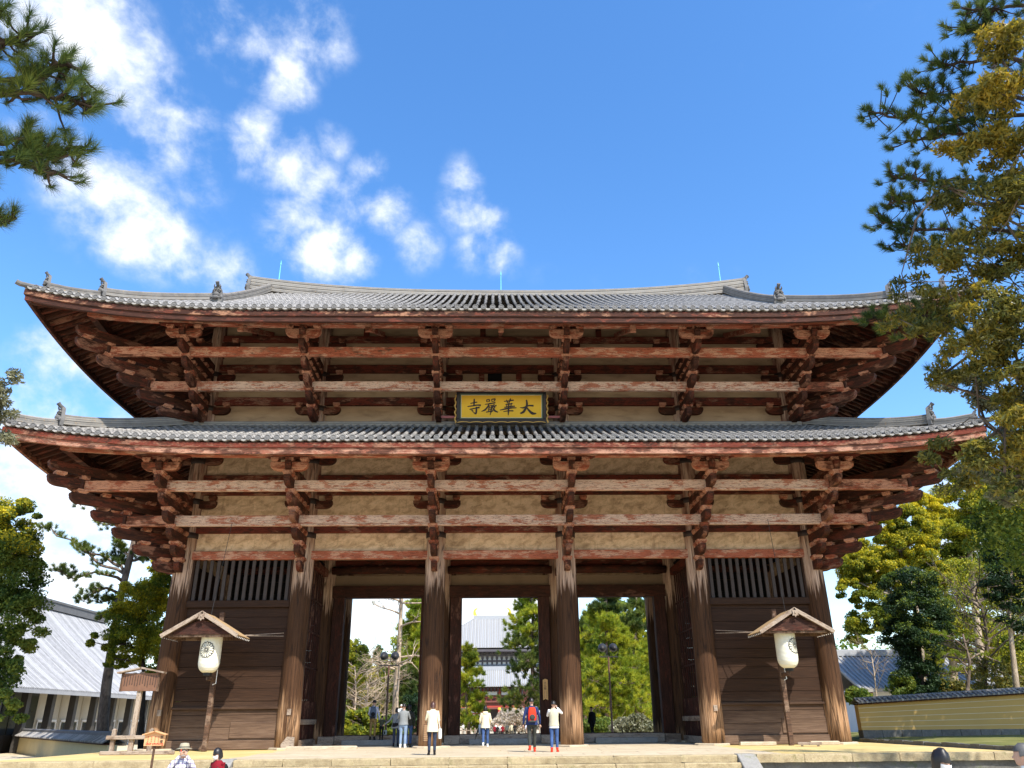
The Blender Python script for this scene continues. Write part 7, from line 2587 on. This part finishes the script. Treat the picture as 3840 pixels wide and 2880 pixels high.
def person(label, loc, rz, h, top, bottom, shoes='cloth_black', hair=('hair', 'short'), armL=None, armR=None, stride=0.0, lean=0.0, head=(0.0, 0.0), jacket=None, under=None, face=False, mask=False, hat=None, group=None, sleeve=None, wide=1.0, full=True):
    """Local frame for a 1.7 m figure, facing +y. arm = (elbow, wrist). One continuous body mesh; hair and clothing are children."""
    s = h / 1.7
    root = thing('person', label, 'person', loc, rz, group)
    mats = ['skin', top, bottom, shoes, sleeve or top]
    parts = MB()
    ln = lean
    def B(x, y, z):
        """lean the upper body forward about the hips"""
        if z > 0.9:
            dz = z - 0.9
            return Vector((x, y + math.sin(ln) * dz, 0.9 + math.cos(ln) * dz))
        return Vector((x, y, z))
    def ringB(x, y, z, rx, ry):
        return [tuple(B(p[0], p[1], p[2])) for p in ering((x, y, z), rx * wide, ry * wide)]
    # torso and hips
    parts.rings([ringB(0, 0, 0.80, 0.130, 0.095), ringB(0, -0.01, 0.90, 0.160, 0.115), ringB(0, -0.005, 1.00, 0.148, 0.105)], 2)
    parts.rings([ringB(0, 0, 0.97, 0.148, 0.105), ringB(0, 0, 1.08, 0.138, 0.100), ringB(0, 0.0, 1.22, 0.160, 0.112), ringB(0, -0.005, 1.34, 0.172, 0.105), ringB(0, -0.005, 1.41, 0.150, 0.085), ringB(0, 0.0, 1.455, 0.075, 0.065)], 1)
    # neck and head
    hy, hx = head
    nb = B(0, 0.0, 1.44)
    hb = B(0, 0.015, 1.50)
    Rh = rotm(hy, 0, hx) @ rotm(-ln * 0.6, 0, 0)
    def Hd(x, y, z):
        return Rh @ Vector((x, y, z)) + hb
    parts.tube([nb - Vector((0, 0, 0.02)), hb + Vector((0, 0, 0.04))], [0.058, 0.052], 10, 0)
    hr = []
    for z, rx, ry, yo in ((0.0, 0.03, 0.035, 0.045), (0.02, 0.050, 0.060, 0.035), (0.06, 0.066, 0.085, 0.015), (0.11, 0.074, 0.095, 0.005), (0.15, 0.076, 0.096, 0.0), (0.19, 0.066, 0.084, -0.005), (0.215, 0.040, 0.05, -0.008)):
        hr.append([tuple(Hd(p[0], p[1] + yo, z)) for p in ering((0, 0, 0), rx, ry)])
    parts.rings(hr, 0)
    parts.ell(tuple(Hd(0, 0.108, 0.085)), (0.012, 0.018, 0.022), 8, 6, 0)
    for e in (-1, 1):
        parts.ell(tuple(Hd(e * 0.077, 0.0, 0.095)), (0.010, 0.018, 0.028), 8, 6, 0)
    # legs
    for e in (-1, 1):
        f = e * stride
        hip = Vector((e * 0.088 * wide, 0, 0.90))
        knee = Vector((e * 0.095, f * 0.55 + 0.02, 0.50))
        ank = Vector((e * 0.095, f - (0.05 if f < 0 else 0), 0.085 + (0.05 if f < -0.1 else 0)))
        parts.tube([hip, hip.lerp(knee, 0.5), knee, knee.lerp(ank, 0.35) - Vector((0, 0.015, 0)), ank], [0.090 * wide, 0.080, 0.060, 0.060, 0.046], 12, 2)
        toe = ank + Vector((e * 0.02, 0.16, -0.045))
        heel = ank + Vector((0, -0.055, -0.045))
        parts.rings([[tuple(p) for p in (heel + Vector((-0.03, 0, -0.035)), heel + Vector((0.03, 0, -0.035)), heel + Vector((0.028, 0, 0.05)), heel + Vector((-0.028, 0, 0.05)))],
                     [tuple(p) for p in (ank + Vector((-0.042, 0.04, -0.08)), ank + Vector((0.042, 0.04, -0.08)), ank + Vector((0.036, 0.03, 0.02)), ank + Vector((-0.036, 0.03, 0.02)))],
                     [tuple(p) for p in (toe + Vector((-0.044, -0.03, -0.035)), toe + Vector((0.044, -0.03, -0.035)), toe + Vector((0.036, -0.02, 0.015)), toe + Vector((-0.036, -0.02, 0.015)))],
                     [tuple(p) for p in (toe + Vector((-0.03, 0.03, -0.035)), toe + Vector((0.03, 0.03, -0.035)), toe + Vector((0.026, 0.03, -0.005)), toe + Vector((-0.026, 0.03, -0.005)))]], 3)
    # arms and hands
    for e, arm in ((-1, armL), (1, armR)):
        sh = B(e * 0.165 * wide, -0.005, 1.385)
        if arm is None:
            arm = ((e * 0.235, -0.03, 1.12), (e * 0.245, 0.05, 0.87))
        el, wr = Vector(arm[0]), Vector(arm[1])
        parts.tube([B(e * 0.10, -0.005, 1.37), sh, sh.lerp(el, 0.5), el, el.lerp(wr, 0.5), wr], [0.06, 0.066, 0.055, 0.045, 0.042, 0.032], 10, 4)
        d = (wr - el).normalized()
        sd = d.cross(Vector((0, 0, 1)) if abs(d.z) < 0.8 else Vector((0, 1, 0))).normalized()
        up_ = sd.cross(d)
        palm = wr + d * 0.06
        parts.ell(tuple(palm), (0.036, 0.036, 0.045), 8, 6, 0)
        for q in range(4):
            b0_ = palm + sd * (q - 1.5) * 0.017 + d * 0.025
            L_ = (0.055, 0.068, 0.064, 0.048)[q]
            parts.tube([b0_, b0_ + d * L_ * 0.55 + up_ * 0.006, b0_ + d * L_ * 0.85 - up_ * 0.016], [0.0095, 0.009, 0.007], 6, 0)
        tb_ = palm + sd * 0.030 - d * 0.01
        parts.tube([tb_, tb_ + sd * 0.02 + d * 0.03, tb_ + sd * 0.018 + d * 0.055], [0.011, 0.010, 0.008], 6, 0)
    src_me = parts.mesh('body_src')
    ob = bpy.data.objects.new('body', src_me)
    C.objects.link(ob)
    md = ob.modifiers.new('r', 'REMESH')
    md.mode = 'VOXEL'
    md.voxel_size = 0.0125
    md.use_smooth_shade = True
    sm = ob.modifiers.new('s', 'SMOOTH')
    sm.factor = 0.5
    sm.iterations = 3
    bpy.context.view_layer.update()
    me = bpy.data.meshes.new_from_object(ob.evaluated_get(bpy.context.evaluated_depsgraph_get()))
    bpy.data.objects.remove(ob)
    # give every face the material of the nearest source face
    kd = KDTree(len(src_me.polygons))
    for i, p in enumerate(src_me.polygons):
        kd.insert(p.center, i)
    kd.balance()
    sub = [p.material_index for p in src_me.polygons]
    me.materials.clear()
    for m_ in mats:
        me.materials.append(M[m_])
    idx = [sub[kd.find(p.center)[1]] for p in me.polygons]
    me.polygons.foreach_set('material_index', np.array(idx, dtype=np.int32))
    me.polygons.foreach_set('use_smooth', np.ones(len(me.polygons), dtype=bool))
    body = link('body', me, root, scale=(s, s, s))
    def child(mb, name, mat, smooth=True):
        return link(name, mb.mesh(name, *[M[q] for q in (mat if isinstance(mat, tuple) else (mat,))], smooth=smooth), root, scale=(s, s, s))
    # hair
    hm, style = hair
    hj = random.Random(len(label) * 7)
    mb = MB()
    rings = []
    lo = {'short': 0.10, 'bob': 0.0, 'long': -0.10, 'cap': 0.15}.get(style, 0.1)
    for t in np.linspace(0, 1, 9):
        z = lo + (0.240 - lo) * t
        if z > 0.10:
            k_ = math.sqrt(max(0.0, 1 - ((z - 0.10) / 0.148) ** 2))
        else:
            k_ = 1.0 - 0.10 * (0.10 - z) / 0.2
        rings.append([tuple(Hd(0.094 * k_ * math.cos(a_) * (1 + hj.uniform(-.05, .05)), 0.116 * k_ * math.sin(a_) * (1 + hj.uniform(-.05, .05)) - 0.008, z + hj.uniform(-.006, .006))) for a_ in [2 * PI * q / 20 for q in range(20)]])
    # leave the face open: rings below the brow only cover back and sides
    V, F = [], []
    for r in rings:
        V += r
    for i in range(len(rings) - 1):
        z = lo + (0.240 - lo) * (i + 1) / 8
        for q in range(20):
            a_ = 2 * PI * (q + 0.5) / 20
            if z < (0.150 if style in ('long', 'bob') else 0.165) and math.sin(a_) > (0.50 if style == 'long' else 0.42 if style == 'bob' else 0.30):
                continue
            F.append((i * 20 + q, i * 20 + (q + 1) % 20, (i + 1) * 20 + (q + 1) % 20, (i + 1) * 20 + q))
    mb.add(V, F)
    mb.add([rings[-1][q] for q in range(20)], [tuple(range(20))])
    child(mb, 'hair', hm)
    if jacket:
        jm, hem, fl = jacket
        mb = MB()
        zz = [(1.47, 0.072, 0.066), (1.44, 0.110, 0.082), (1.40, 0.170, 0.102), (1.32, 0.186, 0.122), (1.20, 0.176, 0.126), (1.05, 0.165 + fl * 0.3, 0.122 + fl * 0.3), (0.92, 0.178 + fl * 0.7, 0.132 + fl * 0.7), (hem, 0.180 + fl, 0.136 + fl)]
        rs = random.Random(len(label))
        rings = []
        for z, rx, ry in zz:
            rg = ringB(0, 0, z, rx, ry)
            rings.append([(p[0] * (1 + rs.uniform(-.02, .02)), p[1] * (1 + rs.uniform(-.03, .03)), p[2] + rs.uniform(-.006, .006)) for p in rg])
        mb.rings(rings, caps=False)
        child(mb, 'jacket', jm)
    if under:
        um, h0, h1_ = under
        mb = MB()
        mb.rings([ringB(0, 0, h0, 0.172, 0.126), ringB(0, 0, h1_, 0.182, 0.134)], caps=False)
        child(mb, 'shirt_hem', um)
    if face:
        mb = MB()
        for e in (-1, 1):
            mb.ell(tuple(Hd(e * 0.030, 0.090, 0.112)), (0.012, 0.010, 0.006), 8, 5)
            mb.box(tuple(Hd(e * 0.030, 0.094, 0.132)), (0.030, 0.006, 0.005))
        child(mb, 'eyes', 'hair')
        if not mask:
            mb = MB().ell(tuple(Hd(0, 0.098, 0.045)), (0.022, 0.006, 0.006), 8, 5)
            child(mb, 'mouth', 'cloth_maroon')
    if mask:
        mb = MB()
        rings = []
        for z, rx, ry, yo in ((0.012, 0.052, 0.070, 0.030), (0.04, 0.070, 0.098, 0.020), (0.07, 0.076, 0.112, 0.014), (0.095, 0.077, 0.108, 0.010)):
            rings.append([tuple(Hd(rx * math.cos(a_), ry * math.sin(a_) + yo, z)) for a_ in np.linspace(0.25, PI - 0.25, 10)])
        mb.rings(rings, caps=False, close=False)
        child(mb, 'face_mask', 'mask_white')
    if hat:
        mb = MB()
        prof_h = [(0.165, 0.150), (0.150, 0.162), (0.100, 0.170), (0.096, 0.215), (0.080, 0.255), (0.03, 0.262)]
        mb.rings([[tuple(Hd(r * math.cos(2 * PI * q / 24), r * 1.08 * math.sin(2 * PI * q / 24), z - (0.012 if r > 0.14 else 0) * math.cos(2 * PI * q / 24) ** 2)) for q in range(24)] for r, z in prof_h])
        child(mb, 'sun_hat', hat)
        mb = MB()
        mb.rings([[tuple(Hd(r * math.cos(2 * PI * q / 24), r * 1.08 * math.sin(2 * PI * q / 24), z)) for q in range(24)] for r, z in ((0.100, 0.168), (0.1005, 0.190))], caps=False)
        child(mb, 'hat_band', 'cloth_charcoal')
    return root, s


def placed(root, s, loc, fn):
    """World location of a point in a person's local frame."""
    return root.matrix_basis @ (Vector(loc) * s)


def bag(name, label, cat, person_root, s, loc, build, rz=0.0):
    p = Matrix.Translation(person_root.location) @ Matrix.Rotation(person_root.rotation_euler.z, 4, 'Z') @ (Vector(loc) * s)
    t = thing(name, label, cat, p, person_root.rotation_euler.z + rz)
    build(t, s)
    return t


def backpack_build(col, trim):
    def f(t, s):
        mb = MB()
        rings = []
        for z, rx, ry in ((-0.24, 0.11, 0.06), (-0.22, 0.135, 0.085), (-0.10, 0.145, 0.10), (0.05, 0.14, 0.095), (0.17, 0.12, 0.075), (0.23, 0.08, 0.05)):
            ring = []
            for q in range(18):
                a = 2 * PI * q / 18
                cx_, sx_ = math.cos(a), math.sin(a)
                k_ = (abs(cx_) ** 3.5 + abs(sx_) ** 3.5) ** (-1 / 3.5)
                ring.append((rx * k_ * cx_ * s, ry * k_ * sx_ * s, z * s))
            rings.append(ring)
        mb.rings(rings)
        mb.build('pack', M[col], t, smooth=True)
        MB().ell((0, -0.085 * s, -0.09 * s), (0.10 * s, 0.045 * s, 0.10 * s), 12, 8).build('pocket', M[trim], t, smooth=True)
        MB().box((0, -0.04 * s, -0.22 * s), (0.26 * s, 0.14 * s, 0.06 * s)).build('base_panel', M[trim], t, bevel=0.01)
        for e in (-1, 1):
            MB().tube([(e * 0.09 * s, 0.05 * s, 0.2 * s), (e * 0.115 * s, 0.14 * s, 0.26 * s), (e * 0.125 * s, 0.29 * s, 0.16 * s), (e * 0.13 * s, 0.27 * s, -0.05 * s), (e * 0.12 * s, 0.06 * s, -0.18 * s)], 0.018 * s, 6).build('strap', M[trim], t)
        MB().tube([(-0.03 * s, -0.01, 0.23 * s), (0, -0.01, 0.265 * s), (0.03 * s, -0.01, 0.23 * s)], 0.008 * s, 5).build('grab_loop', M[trim], t)
    return f


def tote_build(col, w_, h_, d_, strap_to):
    def f(t, s):
        mb = MB()
        rings = []
        for z, k_ in ((0, 0.9), (-h_ * 0.3, 1.0), (-h_ * 0.75, 1.06), (-h_, 0.95)):
            rings.append([(w_ / 2 * k_ * cx_ * s, d_ / 2 * k_ * sy_ * s, z * s) for cx_, sy_ in ((-1, -0.6), (-0.6, -1), (0.6, -1), (1, -0.6), (1, 0.6), (0.6, 1), (-0.6, 1), (-1, 0.6))])
        mb.rings(rings)
        mb.build('pouch', M[col], t)
        MB().tube([(0, -w_ * 0.3 * s, 0), (strap_to[0] * 0.6 * s, -0.05 * s, strap_to[2] * 0.6 * s), tuple(Vector(strap_to) * s), (strap_to[0] * 0.6 * s, 0.06 * s, strap_to[2] * 0.6 * s), (0, w_ * 0.3 * s, 0)], 0.010 * s, 5).build('strap', M[col], t)
    return f


# on the platform, backs to the viewer
r_, s_ = person('woman in long cream coat and dark jeans standing by the lit round column', (-2.40, -7.6, 0), 0.10, 1.63, 'cloth_cream', 'cloth_jeans_dark', 'cloth_black', ('hair_brown', 'bob'), armL=((-0.225, 0.05, 1.13), (-0.14, 0.24, 1.10)), armR=((0.23, 0.02, 1.12), (0.17, 0.18, 0.98)), head=(-0.25, -0.1), jacket=('cloth_cream', 0.74, 0.03))
bag('tote_bag', 'white tote bag hanging at the hip of the woman in cream', 'bag', r_, s_, (0.27, 0.02, 0.84), tote_build('cloth_white', 0.12, 0.32, 0.30, (-0.13, 0, 0.58)))
bag('shoulder_bag', 'brown striped cloth bag at the side of the woman in cream', 'bag', r_, s_, (-0.24, 0.05, 0.98), tote_build('cloth_stripe', 0.16, 0.55, 0.22, (0.10, 0, 0.42)))
r_, s_ = person('woman in cream hooded puffer jacket and jeans walking into the gate', (-0.68, 0.1, 0), 0.0, 1.60, 'cloth_cream', 'cloth_jeans', 'cloth_white', ('hair', 'long'), armL=((-0.25, 0.0, 1.12), (-0.24, 0.12, 0.92)), armR=((0.25, 0.02, 1.12), (0.20, 0.16, 0.98)), stride=0.13, jacket=('cloth_cream', 0.80, 0.03), wide=1.06)
o = MB()
o.rings([[tuple(Vector((0.125 * k_ * math.cos(a), -0.05 + 0.085 * k_ * math.sin(a), z)) * s_) for a in [2 * PI * q / 14 for q in range(14)]] for z, k_ in ((1.34, 0.65), (1.37, 1.0), (1.44, 1.02), (1.49, 0.85), (1.47, 0.5))], caps=True)
o.build('hood', M['cloth_cream'], r_, smooth=True)
um = bag('umbrella', 'folded dark umbrella hanging from the hand of the puffer-jacketed woman', 'umbrella', r_, s_, (-0.27, 0.12, 0.84), lambda t, s: (MB().tube([(0, 0, 0.06), (0, 0, 0)], 0.012, 6).build('handle', M['black'], t), MB().tube([(0, 0, 0), (-0.06, 0, -0.12), (-0.14, 0, -0.34), (-0.20, 0, -0.52)], [0.02, 0.045, 0.03, 0.006], 8).build('canopy', M['cloth_black'], t)))
bag('folded_coat', 'navy coat draped over the forearm of the puffer-jacketed woman', 'coat', r_, s_, (-0.25, 0.1, 0.94), lambda t, s: MB().rings([[(rx * math.cos(a), ry * math.sin(a), z) for a in [2 * PI * q / 10 for q in range(10)]] for z, rx, ry in ((0.0, 0.06, 0.10), (-0.15, 0.075, 0.12), (-0.32, 0.07, 0.10), (-0.40, 0.05, 0.08))]).build('cloth', M['cloth_bluegrey'], t, smooth=True))
r_, s_ = person('man in navy jacket and charcoal trousers wearing a red backpack and red shoes', (1.05, -5.8, 0), 0.04, 1.76, 'cloth_navy', 'cloth_charcoal', 'cloth_red', ('hair', 'short'), stride=0.15, armL=((-0.27, -0.02, 1.12), (-0.29, 0.03, 0.88)), armR=((0.27, -0.02, 1.12), (0.29, 0.05, 0.88)), jacket=('cloth_navy', 0.86, 0.02), wide=1.08)
bag('backpack', 'bright red backpack with dark trim on the man in navy', 'backpack', r_, s_, (0, -0.20, 1.19), backpack_build('cloth_red', 'cloth_charcoal'))
r_, s_ = person('woman in beige vest over white shirt raising a camera beside the column', (1.83, -6.1, 0), -0.12, 1.65, 'cloth_beige', 'cloth_jeans', 'cloth_red', ('hair', 'short'), armL=((-0.24, 0.10, 1.22), (-0.10, 0.26, 1.42)), armR=((0.30, 0.10, 1.30), (0.12, 0.26, 1.50)), stride=0.05, jacket=('cloth_beige', 0.88, 0.01), under=('cloth_white', 0.90, 0.80), sleeve='cloth_white')
bag('camera', 'black camera held up by the woman in the beige vest', 'camera', r_, s_, (0.06, 0.34, 1.52), lambda t, s: (MB().box((0, 0, 0), (0.13, 0.05, 0.09)).build('body', M['black'], t, bevel=0.01), MB().tube([(0, 0.02, 0), (0, 0.09, 0)], 0.032, 10).build('lens', M['black'], t)))

# by the threshold
kx_ = at_y(*f1(332, 1090), 4.62).x
r_, s_ = person('man in pale shirt and khaki trousers with dark backpack on the threshold step', (kx_, 4.62, 0.235), 0.15, 1.74, 'cloth_pale', 'cloth_khaki', 'cloth_black', ('hair', 'short'), armR=((0.25, 0.0, 1.10), (0.30, 0.06, 0.84)), armL=((-0.22, 0.06, 1.12), (-0.12, 0.20, 1.02)), head=(-0.15, -0.5), jacket=('cloth_pale', 0.92, 0.0))
bag('backpack', 'dark navy backpack on the man in khaki trousers', 'backpack', r_, s_, (-0.03, -0.18, 1.20), backpack_build('cloth_bluegrey', 'cloth_black'))
kx2 = at_y(*f1(388, 1100), 4.55).x
person('small child in dark clothes holding hands on both sides at the threshold', (kx2, 4.55, 0.235), 0.0, 1.04, 'cloth_olive', 'cloth_black', 'cloth_black', ('hair', 'short'), armL=((-0.32, 0.0, 1.24), (-0.46, 0.0, 1.18)), armR=((0.32, 0.0, 1.26), (0.48, 0.0, 1.28)), wide=1.15)
kx3 = at_y(*f1(482, 1110), 2.4).x
r_, s_ = person('woman in loose grey jacket and dark jeans reaching towards the child', (kx3, 2.4, 0), 0.1, 1.60, 'cloth_grey', 'cloth_jeans_dark', 'cloth_black', ('hair', 'bob'), armL=((-0.34, 0.05, 1.14), (-0.56, 0.10, 0.98)), armR=((0.22, 0.06, 1.12), (0.12, 0.2, 1.0)), lean=0.12, jacket=('cloth_grey', 0.80, 0.05), wide=1.08)
bag('shoulder_bag', 'black crossbody bag on the back of the woman in grey', 'bag', r_, s_, (-0.05, -0.13, 1.04), tote_build('cloth_black', 0.28, 0.18, 0.10, (0.16, 0.1, 0.36)))
kx4 = at_y(*f1(526, 1130), 0.3).x
r_, s_ = person('man in grey hooded jacket and light jeans carrying a toddler', (kx4, 0.3, 0), -0.05, 1.72, 'cloth_grey', 'cloth_jeans_light', 'cloth_white', ('hair', 'short'), armL=((-0.26, 0.10, 1.16), (-0.10, 0.26, 1.20)), armR=((0.26, 0.10, 1.14), (0.10, 0.26, 1.12)), jacket=('cloth_grey', 0.90, 0.02), wide=1.05)
person('toddler in white cap looking over the shoulder of the man in grey', (kx4 - 0.15, 0.55, 0.72), PI + 0.3, 0.98, 'cloth_white', 'cloth_grey', 'cloth_white', ('cloth_white', 'cap'), armL=((-0.22, 0.12, 1.22), (-0.10, 0.24, 1.20)), armR=((0.22, 0.12, 1.22), (0.10, 0.24, 1.20)), face=True, wide=1.2)
kx5 = at_y(*f1(562, 1125), 0.9).x
person('man in black jacket and blue jeans close behind the toddler', (kx5, 0.9, 0), 0.2, 1.70, 'cloth_charcoal', 'cloth_jeans', 'cloth_charcoal', ('hair', 'bob'), jacket=('cloth_charcoal', 0.88, 0.02), stride=0.06)
hd = at_y(*f1(1732, 885), 14.2)
r_, s_ = person('walker all in black beyond the threshold before the green pines', (hd.x, 14.2, 0.0), 0.5, 1.72, 'cloth_black', 'cloth_black', 'cloth_black', ('cloth_black', 'cap'), jacket=('cloth_black', 0.85, 0.03), stride=0.12, wide=1.1)

# on the plaza in front of the platform
def by_head(u, v, h, z0=GZ):
    """Depth at which a head top seen at this pixel belongs to a person of height h standing on z0."""
    d = pix_dir(u, v)
    t = (z0 + h - CAM.z) / d.z
    return CAM + d * t


p = by_head(*za(1600, 238), 1.70)
r_, s_ = person('person in straw hat and checked shirt raising a small camera before the steps', (p.x, p.y, GZ), PI + 0.35, 1.63, 'cloth_plaid', 'cloth_charcoal', 'cloth_black', ('hair_grey', 'short'), armL=((-0.27, 0.06, 1.22), (-0.07, 0.20, 1.52)), armR=((0.27, 0.06, 1.22), (0.07, 0.20, 1.52)), jacket=('cloth_plaid', 0.86, 0.02), face=True, mask=True, hat='hat', head=(0.05, 0))
bag('backpack', 'grey backpack on the person in straw hat', 'backpack', r_, s_, (0.04, -0.19, 1.15), backpack_build('cloth_bluegrey', 'cloth_charcoal'))
bag('compact_camera', 'small dark camera with red grip at the face of the person in straw hat', 'camera', r_, s_, (0, 0.21, 1.61), lambda t, s: (MB().box((0, 0, 0), (0.10, 0.03, 0.06)).build('body', M['cloth_charcoal'], t, bevel=0.006), MB().box((0.052, 0, 0), (0.012, 0.034, 0.062)).build('red_grip', M['cloth_red'], t)))
p = by_head(*za(1900, 300), 1.53)
r_, s_ = person('woman in maroon sweater and white mask standing before the steps', (p.x, p.y, GZ), PI - 0.5, 1.53, 'cloth_maroon', 'cloth_black', 'cloth_black', ('hair', 'bob'), jacket=('cloth_maroon', 0.86, 0.02), face=True, mask=True, head=(-0.3, -0.2))
bag('backpack', 'black backpack on the woman in maroon', 'backpack', r_, s_, (0.02, -0.19, 1.15), backpack_build('cloth_black', 'cloth_charcoal'))
p = by_head(*src(2880 + 1455 * 0.434, 2680 + 300 * 0.434), 1.69)
person('woman with straight black hair and white mask in front of the platform kerb', (p.x, p.y, GZ), PI + 0.25, 1.67, 'cloth_charcoal', 'cloth_black', 'cloth_black', ('hair', 'long'), jacket=('cloth_charcoal', 0.86, 0.02), face=True, mask=True, head=(-0.3, 0.0))
p = by_head(*src(2880 + 2195 * 0.434, 2680 + 263 * 0.434), 1.72)
r_, s_ = person('grey-haired man in dark purple jacket with white collar in front of the platform corner', (p.x, p.y, GZ), 0.9, 1.70, 'cloth_purple', 'cloth_black', 'cloth_black', ('hair_grey', 'short'), jacket=('cloth_purple', 0.86, 0.02))
mb = MB()
mb.rings([[(rx * math.cos(a), ry * math.sin(a), z) for a in [2 * PI * q / 14 for q in range(14)]] for z, rx, ry in ((1.425, 0.085, 0.078), (1.50, 0.068, 0.066))], caps=False)
mb.build('collar', M['cloth_white'], r_, smooth=True)

# visitors far behind, before the inner gate: small in the picture
far_cols = (('cloth_black', 'cloth_charcoal', 'distant visitor in black in the crowd before the inner gate'), ('cloth_white', 'cloth_black', 'distant visitor in white in the crowd before the inner gate'), ('cloth_pale', 'cloth_jeans_dark', 'distant visitor in pale blue in the crowd before the inner gate'), ('cloth_maroon', 'cloth_black', 'distant visitor in dark red in the crowd before the inner gate'), ('cloth_beige', 'cloth_charcoal', 'distant visitor in beige in the crowd before the inner gate'))
fm_ = []
for top, bot, lab in far_cols:
    mb = MB()
    for e in (-1, 1):
        mb.tube([(e * 0.09, 0, 0), (e * 0.09, 0.02, 0.48), (e * 0.085, 0, 0.9)], [0.05, 0.06, 0.09], 7, 1)
        mb.tube([(e * 0.17, 0, 1.38), (e * 0.25, -0.02, 1.12), (e * 0.24, 0.06, 0.86)], [0.06, 0.05, 0.035], 6, 0)
    mb.rings([ering((0, 0, z), rx, ry, 10) for z, rx, ry in ((0.82, 0.15, 0.11), (0.95, 0.16, 0.12), (1.10, 0.145, 0.105), (1.32, 0.18, 0.11), (1.42, 0.14, 0.08), (1.46, 0.06, 0.06))], 0)
    mb.tube([(0, 0, 1.44), (0, 0.01, 1.54)], [0.05, 0.05], 7, 2)
    mb.ell((0, 0.01, 1.60), (0.078, 0.095, 0.115), 10, 7, 2)
    mb.ell((0, -0.015, 1.635), (0.085, 0.098, 0.095), 10, 7, 3)
    fm_.append((mb.mesh('visitor', M[top], M[bot], M['skin'], M['hair'], smooth=True), lab))
rs = random.Random(77)
for i in range(34):
    k_ = rs.choice((0, 0, 1, 1, 2, 3, 4))
    Y = rs.uniform(62, 125)
    u = rs.uniform(1030, 1160) if i < 24 else rs.uniform(985, 1100)
    x = at_y(u, 1570, Y).x
    sc = rs.uniform(0.92, 1.05)
    o = link('person', fm_[k_][0], None, (x, Y, GZ), (0, 0, rs.choice((0, PI)) + rs.uniform(-0.6, 0.6)), (sc, sc, sc))
    tag(o, fm_[k_][1], 'person', 'visitors before the inner gate')
# low fence of stakes before the inner gate
fe = thing('stake_fence', 'low fence of wooden stakes and rails across the approach to the inner gate', 'fence', (0, 58, GZ))
st_me = MB().box((0, 0, 0.65), (0.11, 0.11, 1.3)).mesh('stake', M['timber_grey'])
for i in range(44):
    x = -10 + 20.5 * i / 43
    if -1.5 < x < 3.2:
        continue
    link('stake', st_me, fe, (x, 0, 0))
for a, b in ((-10, -1.5), (3.2, 10.5)):
    for z in (0.5, 1.05):
        beam('rail', M['timber_grey'], fe, (a, 0.08, z), (b, 0.08, z), 0.06, 0.09, 0)
